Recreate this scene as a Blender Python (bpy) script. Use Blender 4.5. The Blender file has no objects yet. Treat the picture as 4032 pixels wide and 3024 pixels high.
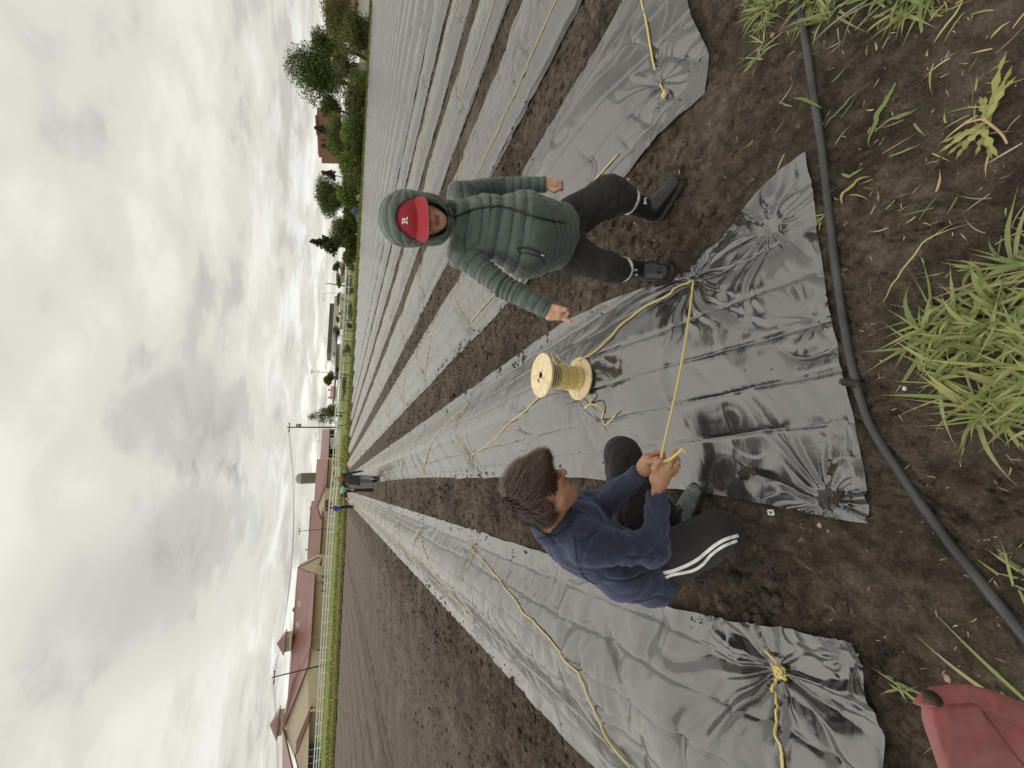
import bpy, bmesh, math, random
import numpy as np
from mathutils import Matrix, Vector
from mathutils.bvhtree import BVHTree

# ------------------------------------------------------------------ camera, sky, sun, exposure
SC = bpy.context.scene
F_PX = 1560.0; CAM_H = 1.7
_up = np.array([0.0595, 1.0, -680/F_PX]); _up /= np.linalg.norm(_up)
_vp = np.array([1110-1512.0, 2016-1311.0, F_PX]); _fy = _vp-_up*(_vp@_up); _fy /= np.linalg.norm(_fy)
_fx = np.cross(_up, _fy); _fx = _fx if _fx[0] > 0 else -_fx
M = np.array([_fx, _fy, _up])            # rows: world axes expressed in (right, up, forward) of the upright picture
cam_d = bpy.data.cameras.new('camera'); cam = bpy.data.objects.new('camera', cam_d)
SC.collection.objects.link(cam); SC.camera = cam
cam_d.sensor_width = 36.0; cam_d.lens = 36.0*F_PX/4032.0; cam_d.clip_start = 0.05; cam_d.clip_end = 4000.0
R_, U_, FW_ = M@np.array([1, 0, 0]), M@np.array([0, 1, 0]), M@np.array([0, 0, 1])
# the photograph was taken with the phone turned: picture right is down, picture top is the right-hand side
mw = Matrix(((-U_[0], R_[0], -FW_[0], 0), (-U_[1], R_[1], -FW_[1], 0), (-U_[2], R_[2], -FW_[2], CAM_H), (0, 0, 0, 1)))
cam.matrix_world = mw
SC.view_settings.view_transform = 'Standard'; SC.view_settings.look = 'None'
SC.view_settings.exposure = 0.28; SC.view_settings.gamma = 1.0
SC.view_settings.use_curve_mapping = False

SUN_EL, SUN_AZ = math.radians(58), math.radians(200)   # direction towards the sun
sun_d = bpy.data.lights.new('sun', 'SUN'); sun_d.energy = 0.9; sun_d.angle = math.radians(100); sun_d.color = (1, .95, .87)
sun = bpy.data.objects.new('sun', sun_d); SC.collection.objects.link(sun)
_az = math.radians(-25)                                   # in front of the camera, a little to the left
sdir = Vector((math.sin(_az)*math.cos(SUN_EL), math.cos(_az)*math.cos(SUN_EL), math.sin(SUN_EL)))
sun.rotation_euler = sdir.to_track_quat('Z', 'Y').to_euler()

world = bpy.data.worlds.new('World'); SC.world = world; world.use_nodes = True
def build_world():
    nt = world.node_tree; N = nt.nodes; L = nt.links; N.clear()
    out = N.new('ShaderNodeOutputWorld'); bg = N.new('ShaderNodeBackground'); L.new(bg.outputs[0], out.inputs[0])
    bg.inputs['Strength'].default_value = 0.1
    sky = N.new('ShaderNodeTexSky'); sky.sky_type = 'NISHITA'; sky.sun_disc = False
    sky.sun_elevation = SUN_EL; sky.sun_rotation = _az
    tc = N.new('ShaderNodeTexCoord'); sp = N.new('ShaderNodeSeparateXYZ'); L.new(tc.outputs['Generated'], sp.inputs[0])
    def mth(op, a, b=None, c=None):
        n = N.new('ShaderNodeMath'); n.operation = op
        for i, v in enumerate((a, b, c)):
            if v is None: continue
            if isinstance(v, (int, float)): n.inputs[i].default_value = v
            else: L.new(v, n.inputs[i])
        return n.outputs[0]
    zc = mth('ADD', mth('MAXIMUM', sp.outputs[2], 0.0), 0.10)
    px = mth('DIVIDE', sp.outputs[0], zc); py = mth('DIVIDE', sp.outputs[1], zc)
    cb = N.new('ShaderNodeCombineXYZ'); L.new(px, cb.inputs[0]); L.new(py, cb.inputs[1])
    def noise(scale, det, rough, dist=0.0, off=0.0):
        mp = N.new('ShaderNodeMapping'); L.new(cb.outputs[0], mp.inputs[0]); mp.inputs['Location'].default_value = (off, off*1.7, off*.3)
        mp.inputs['Scale'].default_value = (scale, scale, scale)
        n = N.new('ShaderNodeTexNoise'); L.new(mp.outputs[0], n.inputs['Vector']); n.inputs['Scale'].default_value = 1.0
        n.inputs['Detail'].default_value = det; n.inputs['Roughness'].default_value = rough; n.inputs['Distortion'].default_value = dist
        return n.outputs[0]
    def ramp(v, stops, interp='EASE'):
        r = N.new('ShaderNodeValToRGB'); L.new(v, r.inputs[0]); r.color_ramp.interpolation = interp
        e = r.color_ramp.elements
        while len(e) < len(stops): e.new(0.5)
        for k, (p, c) in enumerate(stops): e[k].position = p; e[k].color = (*c, 1)
        return r.outputs[0]
    def mix(t, f, a, b):
        m = N.new('ShaderNodeMix'); m.data_type = 'RGBA'; m.blend_type = t
        if isinstance(f, (int, float)): m.inputs[0].default_value = f
        else: L.new(f, m.inputs[0])
        for s, v in ((6, a), (7, b)):
            if isinstance(v, tuple): m.inputs[s].default_value = (*v, 1)
            else: L.new(v, m.inputs[s])
        return m.outputs[2]
    big = noise(0.45, 3.0, 0.45, 0.3, 3.1); mid = noise(1.5, 6.0, 0.52, 0.35, 7.7); fine = noise(3.2, 5.0, 0.55, 0.2, 1.3)
    s = mth('ADD', mth('MULTIPLY', big, 0.34), mth('ADD', mth('MULTIPLY', mid, 0.44), mth('MULTIPLY', fine, 0.22)))
    # two heavier dark clouds ahead, above the middle of the field
    nrm = N.new('ShaderNodeVectorMath'); nrm.operation = 'NORMALIZE'; L.new(tc.outputs['Generated'], nrm.inputs[0])
    for (d, w, amt) in SKY_BLOBS:
        dp = N.new('ShaderNodeVectorMath'); dp.operation = 'DOT_PRODUCT'; L.new(nrm.outputs[0], dp.inputs[0]); dp.inputs[1].default_value = d
        mr = N.new('ShaderNodeMapRange'); mr.interpolation_type = 'SMOOTHSTEP'; L.new(mth('ADD', dp.outputs['Value'], mth('ADD', mth('MULTIPLY', mth('SUBTRACT', mid, .5), w*9.0), mth('MULTIPLY', mth('SUBTRACT', fine, .5), w*6.0))), mr.inputs[0])
        mr.inputs[1].default_value = 1-w*2.4; mr.inputs[2].default_value = 1.0+w*.5; mr.inputs[3].default_value = 0; mr.inputs[4].default_value = amt
        s = mth('SUBTRACT', s, mr.outputs[0])
    cl = ramp(s, [(0.30, (.34, .33, .315)), (0.40, (.48, .468, .44)), (0.475, (.60, .585, .548)), (0.56, (.69, .672, .63)), (0.66, (.76, .74, .69))])
    # near the horizon some thin, bluish gaps
    gap = mth('MULTIPLY', ramp(mid, [(0.50, (0, 0, 0)), (0.62, (1, 1, 1))]), ramp(sp.outputs[2], [(0.02, (1, 1, 1)), (0.22, (0, 0, 0))]))
    cl10 = mix('MULTIPLY', 1.0, cl, (10.3, 10.2, 9.9))
    mixed = mix('MIX', mth('MULTIPLY', gap, 0.3), cl10, mix('ADD', 1.0, sky.outputs[0], (5.2, 5.4, 5.4)))
    L.new(mixed, bg.inputs['Color'])
def ray(px, py):
    return M@np.array([(3024-py)-1512.0, 2016.0-px, F_PX])
def nd(px, py):
    d = ray(px, py); return tuple(d/np.linalg.norm(d))
SKY_BLOBS = [(nd(690, 1640), .0050, .15), (nd(640, 2250), .0075, .09), (nd(800, 2080), .0035, .07)]
build_world()

# ------------------------------------------------------------------ helpers: rays, noise, meshes
CAM = np.array([0, 0, CAM_H])
def at(px, py, Y):                      # point on the line of sight at forward distance Y
    d = ray(px, py); return CAM+d*(Y/d[1])
def gz(px, py, z=0.0):                  # point on the line of sight at height z
    d = ray(px, py); return CAM+d*((z-CAM_H)/d[2])
def dp(px, py, D):                      # point on the line of sight at camera depth D
    return CAM+ray(px, py)/F_PX*D
rng = np.random.default_rng(7)
_P = rng.permutation(256); _P = np.concatenate([_P, _P, _P]); _G = rng.uniform(-1, 1, (256, 3)); _G /= np.linalg.norm(_G, axis=1)[:, None]
def n3(x, y, z=0.0):                    # gradient noise, about -0.7..0.7
    x, y, z = np.broadcast_arrays(np.asarray(x, float), np.asarray(y, float), np.asarray(z, float))
    xi, yi, zi = np.floor(x).astype(int), np.floor(y).astype(int), np.floor(z).astype(int)
    xf, yf, zf = x-xi, y-yi, z-zi; xi &= 255; yi &= 255; zi &= 255
    fu = lambda t: t*t*t*(t*(t*6-15)+10)
    u, v, w = fu(xf), fu(yf), fu(zf); r = 0
    for dx in (0, 1):
        for dy in (0, 1):
            for dz in (0, 1):
                g = _G[_P[_P[_P[xi+dx]+yi+dy]+zi+dz]]
                dot = g[..., 0]*(xf-dx)+g[..., 1]*(yf-dy)+g[..., 2]*(zf-dz)
                r = r+dot*(u if dx else 1-u)*(v if dy else 1-v)*(w if dz else 1-w)
    return r
def n2(x, y, seed=0.0):
    x, y = np.broadcast_arrays(np.asarray(x, float), np.asarray(y, float))
    xi, yi = np.floor(x).astype(int), np.floor(y).astype(int); xf, yf = x-xi, y-yi
    s = int(seed*37) & 255; xi = (xi+s) & 255; yi = (yi+s*3) & 255
    fu = lambda t: t*t*t*(t*(t*6-15)+10)
    u, v = fu(xf), fu(yf); r = 0
    for dx in (0, 1):
        for dy in (0, 1):
            g = _G[_P[_P[xi+dx]+yi+dy]]; r = r+(g[..., 0]*(xf-dx)+g[..., 1]*(yf-dy))*(u if dx else 1-u)*(v if dy else 1-v)
    return r*1.3
def fbm(x, y, o=4, seed=0.0, g=.5):
    r = 0; a = 1.0; f = 1.0
    for k in range(o): r = r+a*n2(x*f+17.3*k, y*f-9.1*k, seed+k); a *= g; f *= 2.03
    return r
def sst(a, b, x):
    t = np.clip((x-a)/(b-a), 0, 1); return t*t*(3-2*t)

COL = SC.collection
def prop(o, label=None, cat=None, group=None, kind=None):
    for k, v in (('label', label), ('category', cat), ('group', group), ('kind', kind)):
        if v: o[k] = v
    return o
def thing(name, label, cat, loc=(0, 0, 0), group=None):
    o = bpy.data.objects.new(name, None); COL.objects.link(o); o.location = tuple(float(v) for v in loc); o.empty_display_size = .1
    return prop(o, label, cat, group)
def root_of(o):
    while o is not None and o.parent is not None: o = o.parent
    return o
def fast_mesh(name, V, quads=None, tris=None, smooth=True):
    me = bpy.data.meshes.new(name); V = np.ascontiguousarray(V, dtype=np.float32)
    nq = 0 if quads is None else len(quads); ntr = 0 if tris is None else len(tris)
    me.vertices.add(len(V)); me.vertices.foreach_set('co', V.ravel())
    li = np.concatenate([np.asarray(a, np.int32).ravel() for a in (quads, tris) if a is not None and len(a)]) if nq+ntr else np.zeros(0, np.int32)
    me.loops.add(len(li)); me.loops.foreach_set('vertex_index', li)
    me.polygons.add(nq+ntr)
    st = np.concatenate([np.arange(nq)*4, nq*4+np.arange(ntr)*3]).astype(np.int32)
    me.polygons.foreach_set('loop_start', st)
    me.polygons.foreach_set('use_smooth', np.full(nq+ntr, smooth)); me.update(calc_edges=True); me.validate(); return me
def link(name, me, mat, parent=None, mats=None):
    o = bpy.data.objects.new(name, me); COL.objects.link(o)
    for m in (mats or [mat]):
        if m: me.materials.append(m)
    if parent is not None:
        o.parent = parent; r = root_of(parent)
        if r.location.length > 0:
            me.transform(Matrix.Translation(-r.location))
    return o
def solo(name, me, mat, label, cat, group=None, base=None):    # a thing that is one mesh; origin at its base
    o = bpy.data.objects.new(name, me); COL.objects.link(o); me.materials.append(mat)
    if base is None:
        n = len(me.vertices); co = np.empty(n*3, np.float32); me.vertices.foreach_get('co', co); co = co.reshape(-1, 3)
        base = ((co[:, 0].min()+co[:, 0].max())/2, (co[:, 1].min()+co[:, 1].max())/2, co[:, 2].min())
    base = Vector([float(b) for b in base]); me.transform(Matrix.Translation(-base)); o.location = base
    return prop(o, label, cat, group)
def grid_faces(nr, nc, wrap=False):
    i = np.arange(nr-1)[:, None]; j = np.arange(nc if wrap else nc-1)[None, :]; j2 = (j+1) % nc
    return np.stack([i*nc+j, i*nc+j2, (i+1)*nc+j2, (i+1)*nc+j], -1).reshape(-1, 4)
class MB:
    def __init__(s): s.V = []; s.Q = []; s.T = []; s.n = 0; s.UC = []
    def add(s, V, Q=None, T=None):
        V = np.asarray(V, float).reshape(-1, 3)
        if Q is not None and len(Q): s.Q.append(np.asarray(Q, int)+s.n)
        if T is not None and len(T): s.T.append(np.asarray(T, int)+s.n)
        s.V.append(V); s.n += len(V); return s
    def hexa(s, P):                         # 8 corners: bottom 0-3, top 4-7
        return s.add(P, [(0, 3, 2, 1), (4, 5, 6, 7), (0, 1, 5, 4), (1, 2, 6, 5), (2, 3, 7, 6), (3, 0, 4, 7)])
    def box(s, c, d, rz=0.0, R=None):
        c = np.asarray(c, float); h = np.asarray(d, float)/2
        P = np.array([(-1, -1, -1), (1, -1, -1), (1, 1, -1), (-1, 1, -1), (-1, -1, 1), (1, -1, 1), (1, 1, 1), (-1, 1, 1)])*h
        if R is None: R = np.array([[math.cos(rz), -math.sin(rz), 0], [math.sin(rz), math.cos(rz), 0], [0, 0, 1]])
        return s.hexa(P@np.asarray(R).T+c)
    def bar(s, a, b, w, h):                 # box beam from a to b
        a, b = np.asarray(a, float), np.asarray(b, float); t = b-a; t /= np.linalg.norm(t)
        u = np.cross(t, (0, 0, 1)); u = np.array([1., 0, 0]) if np.linalg.norm(u) < 1e-3 else u/np.linalg.norm(u); v = np.cross(u, t)
        P = [p+u*su*w/2+v*sv*h/2 for p in (a, b) for su, sv in ((-1, -1), (1, -1), (1, 1), (-1, 1))]
        return s.hexa(P)
    def tube(s, P, r, n=8, cap=True):
        P = np.asarray(P, float); m = len(P); r = np.broadcast_to(np.asarray(r, float), (m,))
        T = np.gradient(P, axis=0); T /= np.linalg.norm(T, axis=1)[:, None]+1e-12
        u = np.cross(T[0], (0, 0, 1.)); u = np.cross(T[0], (1., 0, 0)) if np.linalg.norm(u) < 1e-3 else u
        a = np.linspace(0, 2*np.pi, n, endpoint=False); out = []
        for k in range(m):
            u = u-T[k]*(u@T[k]); u /= np.linalg.norm(u); v = np.cross(T[k], u)
            out.append(P[k]+r[k]*(np.cos(a)[:, None]*u+np.sin(a)[:, None]*v))
        V = np.concatenate(out); Q = grid_faces(m, n, True)
        if cap:
            V = np.vstack([V, P[0], P[-1]]); j = np.arange(n)
            T1 = np.stack([np.full(n, m*n), (j+1) % n, j], -1); T2 = np.stack([np.full(n, m*n+1), (m-1)*n+j, (m-1)*n+(j+1) % n], -1)
            return s.add(V, Q, np.vstack([T1, T2]))
        return s.add(V, Q)
    def lathe(s, prof, c, n=24, axis=None):  # prof: (radius, height) list
        prof = np.asarray(prof, float); a = np.linspace(0, 2*np.pi, n, endpoint=False)
        V = np.stack([prof[:, 0, None]*np.cos(a), prof[:, 0, None]*np.sin(a), np.repeat(prof[:, 1, None], n, 1)], -1).reshape(-1, 3)
        if axis is not None:
            z = np.asarray(axis, float); z = z/np.linalg.norm(z); x = np.cross((0, 1., 0), z); x /= np.linalg.norm(x); y = np.cross(z, x)
            V = V[:, :1]*x+V[:, 1:2]*y+V[:, 2:]*z
        return s.add(V+np.asarray(c, float), grid_faces(len(prof), n, True))
    def prism(s, poly, off):                # polygon (k,3) extruded by vector off (or per-vertex)
        poly = np.asarray(poly, float); k = len(poly); off = np.broadcast_to(np.asarray(off, float), poly.shape)
        V = np.vstack([poly, poly+off]); j = np.arange(k); Q = np.stack([j, (j+1) % k, k+(j+1) % k, k+j], -1)
        from mathutils.geometry import tessellate_polygon
        tt = np.array(tessellate_polygon([[Vector(p) for p in poly]]))
        return s.add(V, Q, np.vstack([tt, tt[:, ::-1]+k]))
    def mesh(s, name='m', smooth=False):
        V = np.vstack(s.V); Q = np.vstack(s.Q) if s.Q else None; T = np.vstack(s.T) if s.T else None
        return fast_mesh(name, V, Q, T, smooth)
    def build(s, name, mat, parent=None, smooth=False, label=None):
        me = s.mesh(name, smooth)
        if not smooth:
            pass
        o = link(name, me, mat, parent)
        if label: o['label'] = label
        return o
def set_attr(me, name, arr):                # per-vertex colour (n,3)
    a = me.attributes.new(name, 'FLOAT_COLOR', 'POINT'); arr = np.asarray(arr, np.float32)
    a.data.foreach_set('color', np.hstack([arr, np.ones((len(arr), 1), np.float32)]).ravel())
def spline(P, n=60):                        # Catmull-Rom through points
    P = np.asarray(P, float); Q = np.vstack([2*P[0]-P[1], P, 2*P[-1]-P[-2]]); m = len(P)-1
    t = np.linspace(0, m-1e-9, n); k = t.astype(int); f = (t-k)[:, None]
    a, b, c, d = Q[k], Q[k+1], Q[k+2], Q[k+3]
    return .5*((2*b)+(-a+c)*f+(2*a-5*b+4*c-d)*f**2+(-a+3*b-3*c+d)*f**3)

# ------------------------------------------------------------------ materials
class NT:
    def __init__(s, name):
        s.m = bpy.data.materials.new(name); s.m.use_nodes = True; s.N = s.m.node_tree.nodes; s.L = s.m.node_tree.links
        s.b = s.N['Principled BSDF']; s.out = s.N['Material Output']; s.tc = None
    def co(s, kind='Object'):
        if s.tc is None: s.tc = s.N.new('ShaderNodeTexCoord')
        return s.tc.outputs[kind]
    def pos(s):
        return s.N.new('ShaderNodeNewGeometry').outputs['Position']
    def map(s, v, sc=(1, 1, 1), rot=(0, 0, 0)):
        n = s.N.new('ShaderNodeMapping'); s.L.new(v, n.inputs[0]); n.inputs['Scale'].default_value = sc; n.inputs['Rotation'].default_value = rot; return n.outputs[0]
    def noise(s, v, scale, det=4, rough=.5, dist=0):
        n = s.N.new('ShaderNodeTexNoise'); s.L.new(v, n.inputs['Vector']); n.inputs['Scale'].default_value = scale
        n.inputs['Detail'].default_value = det; n.inputs['Roughness'].default_value = rough; n.inputs['Distortion'].default_value = dist; return n.outputs[0]
    def voro(s, v, scale, feat='F1', out='Distance'):
        n = s.N.new('ShaderNodeTexVoronoi'); s.L.new(v, n.inputs['Vector']); n.inputs['Scale'].default_value = scale; n.feature = feat; return n.outputs[out]
    def math(s, op, a, b=None):
        n = s.N.new('ShaderNodeMath'); n.operation = op
        for i, v in enumerate((a, b)):
            if v is None: continue
            if isinstance(v, (int, float)): n.inputs[i].default_value = v
            else: s.L.new(v, n.inputs[i])
        return n.outputs[0]
    def ramp(s, v, stops):
        r = s.N.new('ShaderNodeValToRGB'); s.L.new(v, r.inputs[0]); e = r.color_ramp.elements
        while len(e) < len(stops): e.new(0.5)
        for k, (p, c) in enumerate(stops):
            e[k].position = p; e[k].color = (*c, 1) if isinstance(c, tuple) else (c, c, c, 1)
        return r.outputs[0]
    def mix(s, f, a, b, t='MIX'):
        m = s.N.new('ShaderNodeMix'); m.data_type = 'RGBA'; m.blend_type = t
        if isinstance(f, (int, float)): m.inputs[0].default_value = f
        else: s.L.new(f, m.inputs[0])
        for k, v in ((6, a), (7, b)):
            if isinstance(v, tuple): m.inputs[k].default_value = (*v, 1)
            else: s.L.new(v, m.inputs[k])
        return m.outputs[2]
    def attr(s, name):
        n = s.N.new('ShaderNodeAttribute'); n.attribute_name = name; return n.outputs['Color']
    def bump(s, h, strength=.5, dist=.01, prev=None):
        n = s.N.new('ShaderNodeBump'); s.L.new(h, n.inputs['Height']); n.inputs['Strength'].default_value = strength; n.inputs['Distance'].default_value = dist
        if prev is not None: s.L.new(prev, n.inputs['Normal'])
        return n.outputs[0]
    def fin(s, col=None, rough=None, normal=None, **kw):
        for k, v in (('Base Color', col), ('Roughness', rough), ('Normal', normal)):
            if v is None: continue
            if isinstance(v, (int, float)): s.b.inputs[k].default_value = v
            elif isinstance(v, tuple): s.b.inputs[k].default_value = (*v, 1)
            else: s.L.new(v, s.b.inputs[k])
        for k, v in kw.items():
            k = k.replace('_', ' ')
            if isinstance(v, (int, float)): s.b.inputs[k].default_value = v
            elif isinstance(v, tuple): s.b.inputs[k].default_value = v
            else: s.L.new(v, s.b.inputs[k])
        return s.m
def simple(name, col, rough=.7, var=.15, scale=20, bump=0.0, bscale=200, bdist=.002, **kw):
    t = NT(name); n = t.noise(t.co(), scale, 4)
    c = t.mix(t.ramp(n, [(.35, 0.0), (.65, 1.0)]), tuple(v*(1-var) for v in col), tuple(min(1, v*(1+var)) for v in col))
    nm = t.bump(t.noise(t.co(), bscale, 3), bump, bdist) if bump else None
    return t.fin(c, rough, nm, **kw)
# ------------------------------------------------------------------ soil
def m_soil():
    t = NT('soil'); p = t.pos()
    a = t.noise(p, 1.3, 5, .6); b = t.noise(p, 14, 7, .65, .3); c = t.noise(p, 95, 5, .7)
    s = t.math('ADD', t.math('MULTIPLY', a, .35), t.math('ADD', t.math('MULTIPLY', b, .4), t.math('MULTIPLY', c, .25)))
    col = t.ramp(s, [(.38, (.022, .016, .011)), (.46, (.070, .053, .039)), (.53, (.130, .101, .077)), (.62, (.230, .188, .150))])
    sp = t.N.new('ShaderNodeSeparateXYZ'); t.L.new(p, sp.inputs[0])
    mr = t.N.new('ShaderNodeMapRange'); t.L.new(sp.outputs[0], mr.inputs[0])
    mr.inputs[1].default_value = -2.3; mr.inputs[2].default_value = -3.4; mr.inputs[3].default_value = 0; mr.inputs[4].default_value = .42
    col = t.mix(mr.outputs[0], col, (.215, .178, .150))           # the harrowed, drier side of the field
    fl = t.ramp(t.voro(p, 46), [(.045, 1.0), (.075, 0.0)])
    gate = t.ramp(t.noise(p, 9, 2), [(.56, 0.0), (.60, 1.0)])
    col = t.mix(t.math('MULTIPLY', t.math('MULTIPLY', fl, gate), .7), col, (.30, .25, .19))   # chaff and crumbs
    h = t.math('ADD', t.math('MULTIPLY', b, 1.2), t.math('MULTIPLY', c, .8))
    h2 = t.math('ADD', t.noise(p, 260, 3, .6), t.math('MULTIPLY', t.ramp(t.voro(p, 60), [(0, 0.0), (.5, 1.0)]), .6))
    nm = t.bump(h2, .7, .006, t.bump(h, 1.0, .022))
    return t.fin(col, .82, nm, Specular_IOR_Level=.25)
M_SOIL = m_soil()

def terrain(x, y):                           # the field is flat; beyond it the land rises a little towards the farm
    return sst(54, 92, y)*0.85*(1-sst(2, 34, x))
PITCH = 1.93
BEDS = [(-1.90, -.65), (0, 1.25), (1.93, 3.22), (3.86, 5.16)]
x = 5.80
while x < 84: BEDS.append((x, x+1.22)); x += 2.0
FIELD_END = [(-400, 53.5), (-28, 53.3), (-5, 54.5), (4, 56), (12, 52.5), (22, 51.5), (40, 52.5), (55, 54), (120, 54)]
def fend(x): return np.interp(x, [p[0] for p in FIELD_END], [p[1] for p in FIELD_END])

def crack(x, y):                             # thin cracks in the crust of the trodden mud
    u = x+.05*n2(x*9, y*9, 4); v = y+.05*n2(x*9+5, y*9, 6)
    return np.minimum(np.abs(n2(u*5.5, v*5.5, 9)), np.abs(n2(u*8+3, v*8, 12)))
def soil_h(x, y):
    near = 1-sst(2.2, 3.6, y)
    ll = sst(-2.2, -3.0, x)
    rough = .6+.8*sst(-.4, .4, n2(x*.7, y*.7, 3))
    clod = np.abs(fbm(x*8, y*8, 4, 5, .62))
    h = .018*fbm(x*1.1, y*1.1, 3, 1)+(.044*clod*rough-.014)*(1-.68*near)
    h += near*(.014*fbm(x*4.5, y*4.5, 3, 21)+.0095*np.abs(fbm(x*22, y*22, 3, 8, .62))*rough-.004*sst(.2, .5, n2(x*30, y*30, 77)))
    cr = crack(x, y); h -= near*.014*np.exp(-(cr/.028)**2)*sst(-.15, .25, n2(x*2.2, y*2.2, 14))
    h += (1-near)*(.024*np.abs(fbm(x*20, y*20, 2, 8, .6))-.014*sst(.1, .6, n2(x*5, y*4, 71)+.5*n2(x*13, y*11, 72)))
    # a shallow rut and ridge line running along each walkway
    for (c, w, d) in ((-.33, .16, .02), (1.58, .16, .02), (3.54, .15, .02)):
        h -= d*np.exp(-((x-c+.05*n2(y*1.5, 0, 3))/w)**2)*sst(1.3, 2.4, y)
    # harrowed ground: drill lines, clod bands, footprints
    for c, w, d in ((-6.75, .10, .05), (-7.35, .10, .05), (-8.95, .10, .05), (-10.6, .1, .05), (-12.6, .12, .05), (-14.6, .12, .05), (-17, .15, .05), (-20, .15, .05), (-24, .2, .05), (-29, .2, .05), (-36, .2, .05)):
        h -= ll*4.0*d*np.exp(-((x-c-.05*n2(y*.8, c, 5))/(w*1.15))**2)*(.8+.6*n2(x*6, y*3, 31))
    h -= ll*.05*np.exp(-((x+4.35)/.35)**2)*np.abs(n2(x*6, y*6, 2))
    h += ll*.03*sst(-.1, .4, n2(x*3, y*2.2, 44))*sst(-5.4, -3.4, x)
    for (fx, fy) in ((-2.935, 9.03), (-3.04, 7.33), (-2.91, 6.66), (-3.09, 8.43), (-2.88, 7.77), (-3.07, 6.11), (-2.86, 5.44), (-3.05, 4.99), (-2.78, 4.49), (-3.03, 10.7), (-2.92, 10.1), (-3.1, 3.9), (-2.8, 3.4), (-3.0, 12), (-2.9, 13.2), (-3.4, 5.6), (-3.5, 7.1)):
        h -= .075*np.exp(-(((x-fx)/.060)**2+((y-fy)/.14)**2)**1.6)
    return h+terrain(x, y)
def under(x, y):                             # 1 where a plastic cover lies on the soil
    m = np.zeros(np.broadcast(x, y).shape)
    for k, (a, b) in enumerate(BEDS[:14]):
        y0 = (1.25, 1.75, 1.5)[k] if k < 3 else 1.2
        m = np.maximum(m, sst(a+.10, a+.22, x)*(1-sst(b-.22, b-.10, x))*sst(y0, y0+.2, y))
    return m*(1-sst(50, 53, y))
def ax(dense0, dense1, step, lo, hi, g=1.035):
    c = list(np.arange(dense0, dense1, step)); s = step; v = c[-1]
    while v < hi: s *= g; v += s; c.append(v)
    s = step; v = c[0]; L = []
    while v > lo: s *= g; v -= s; L.append(v)
    return np.array(L[::-1]+c)
xs = ax(-2.4, 3.2, .0095, -900, 900, 1.03); xs = np.concatenate([xs[xs < -27], np.arange(-27, -8, .065), np.arange(-8, -3.2, .03), np.arange(-3.2, -2.4, .014), xs[xs >= -2.4]]); ys = ax(.25, 3.2, .0095, -300, 2500, 1.014)
X, Y = np.meshgrid(xs, ys)
Z = soil_h(X, Y)*np.clip(1.0-sst(60, 120, Y)*0, 0, 1)-.03*under(X, Y)
soil_me = fast_mesh('soil_field', np.stack([X, Y, Z], -1).reshape(-1, 3), grid_faces(len(ys), len(xs)))
soil = link('soil_field', soil_me, M_SOIL); soil['kind'] = 'structure'

# loose clods lying in the walkways and on the harrowed side: nobody could count them
def lumps(n, xr, yfun, s0, s1, seed, name, mat):
    r = np.random.default_rng(seed); bm = bmesh.new(); bmesh.ops.create_icosphere(bm, subdivisions=2, radius=1)
    bv = np.array([v.co[:] for v in bm.verts]); bf = np.array([[v.index for v in f.verts] for f in bm.faces]); bm.free()
    x = r.uniform(*xr, n); y = yfun(r, n); keep = np.ones(n, bool)
    for a, b in BEDS[:8]: keep &= ~((x > a-.01) & (x < b+.01) & (y > .7))
    x, y = x[keep], y[keep]; n = len(x); s = s0+(s1-s0)*r.random(n)**3; z = soil_h(x, y)
    dis = 1+.35*n3(bv[None, :, 0]*1.6+np.arange(n)[:, None]*3.1, bv[None, :, 1]*1.6, bv[None, :, 2]*1.6)*2
    V = bv[None]*dis[..., None]*s[:, None, None]*np.array([1, 1, .7]); V += np.stack([x, y, z+s*.15], -1)[:, None]
    T = bf[None]+(np.arange(n)*len(bv))[:, None, None]
    o = link(name, fast_mesh(name, V.reshape(-1, 3), None, T.reshape(-1, 3)), mat); o['kind'] = 'stuff'; o['label'] = 'loose dark soil clods strewn over the walkways'; return o
lumps(10000, (-2.5, 4.6), lambda r, n: 1.2+14*r.random(n)**1.4, .004, .034, 3, 'soil_clods', M_SOIL)

lumps(2600, (-4.9, -2.45), lambda r, n: 2.5+14*r.random(n)**1.3, .004, .026, 13, 'soil_clods', M_SOIL)
# ------------------------------------------------------------------ black film over the beds
def m_film():
    t = NT('black_film'); p = t.pos()
    c = t.ramp(t.noise(p, 2.3, 4), [(.35, (.022, .021, .022)), (.65, (.036, .034, .034))])
    dirt = t.ramp(t.noise(p, 7, 6, .7), [(.66, 0.0), (.74, 1.0)])
    c = t.mix(t.math('MULTIPLY', dirt, .12), c, (.12, .10, .085))
    dots = t.math('MULTIPLY', t.ramp(t.voro(p, 12), [(.06, 1.0), (.075, 0.0)]), t.ramp(t.noise(p, 3, 2), [(.57, 0.0), (.60, 1.0)]))
    c = t.mix(dots, c, (.012, .009, .007))
    n1 = t.noise(t.map(p, (1, 3.0, 1)), 9, 5, .55, .4); n2_ = t.noise(t.map(p, (2.2, 1, 1), (0, 0, .4)), 26, 4, .5)
    v = t.voro(t.map(p, (1, 1.6, 1), (0, 0, .3)), 13, 'F1')
    h = t.math('ADD', t.math('ADD', t.math('MULTIPLY', n1, .5), t.math('MULTIPLY', n2_, .12)), t.math('MULTIPLY', v, .35))
    nm = t.bump(h, .22, .012)
    r = t.math('ADD', t.math('MULTIPLY', t.ramp(t.noise(p, 5, 4), [(.3, 0.0), (.7, 1.0)]), .08), .17)
    rr = t.math('ADD', r, t.math('MULTIPLY', dots, .5))
    return t.fin(c, rr, nm, IOR=2.32, Sheen_Weight=.30, Sheen_Roughness=.32, Sheen_Tint=(1, .97, .93, 1))
M_FILM = m_film()
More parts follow.
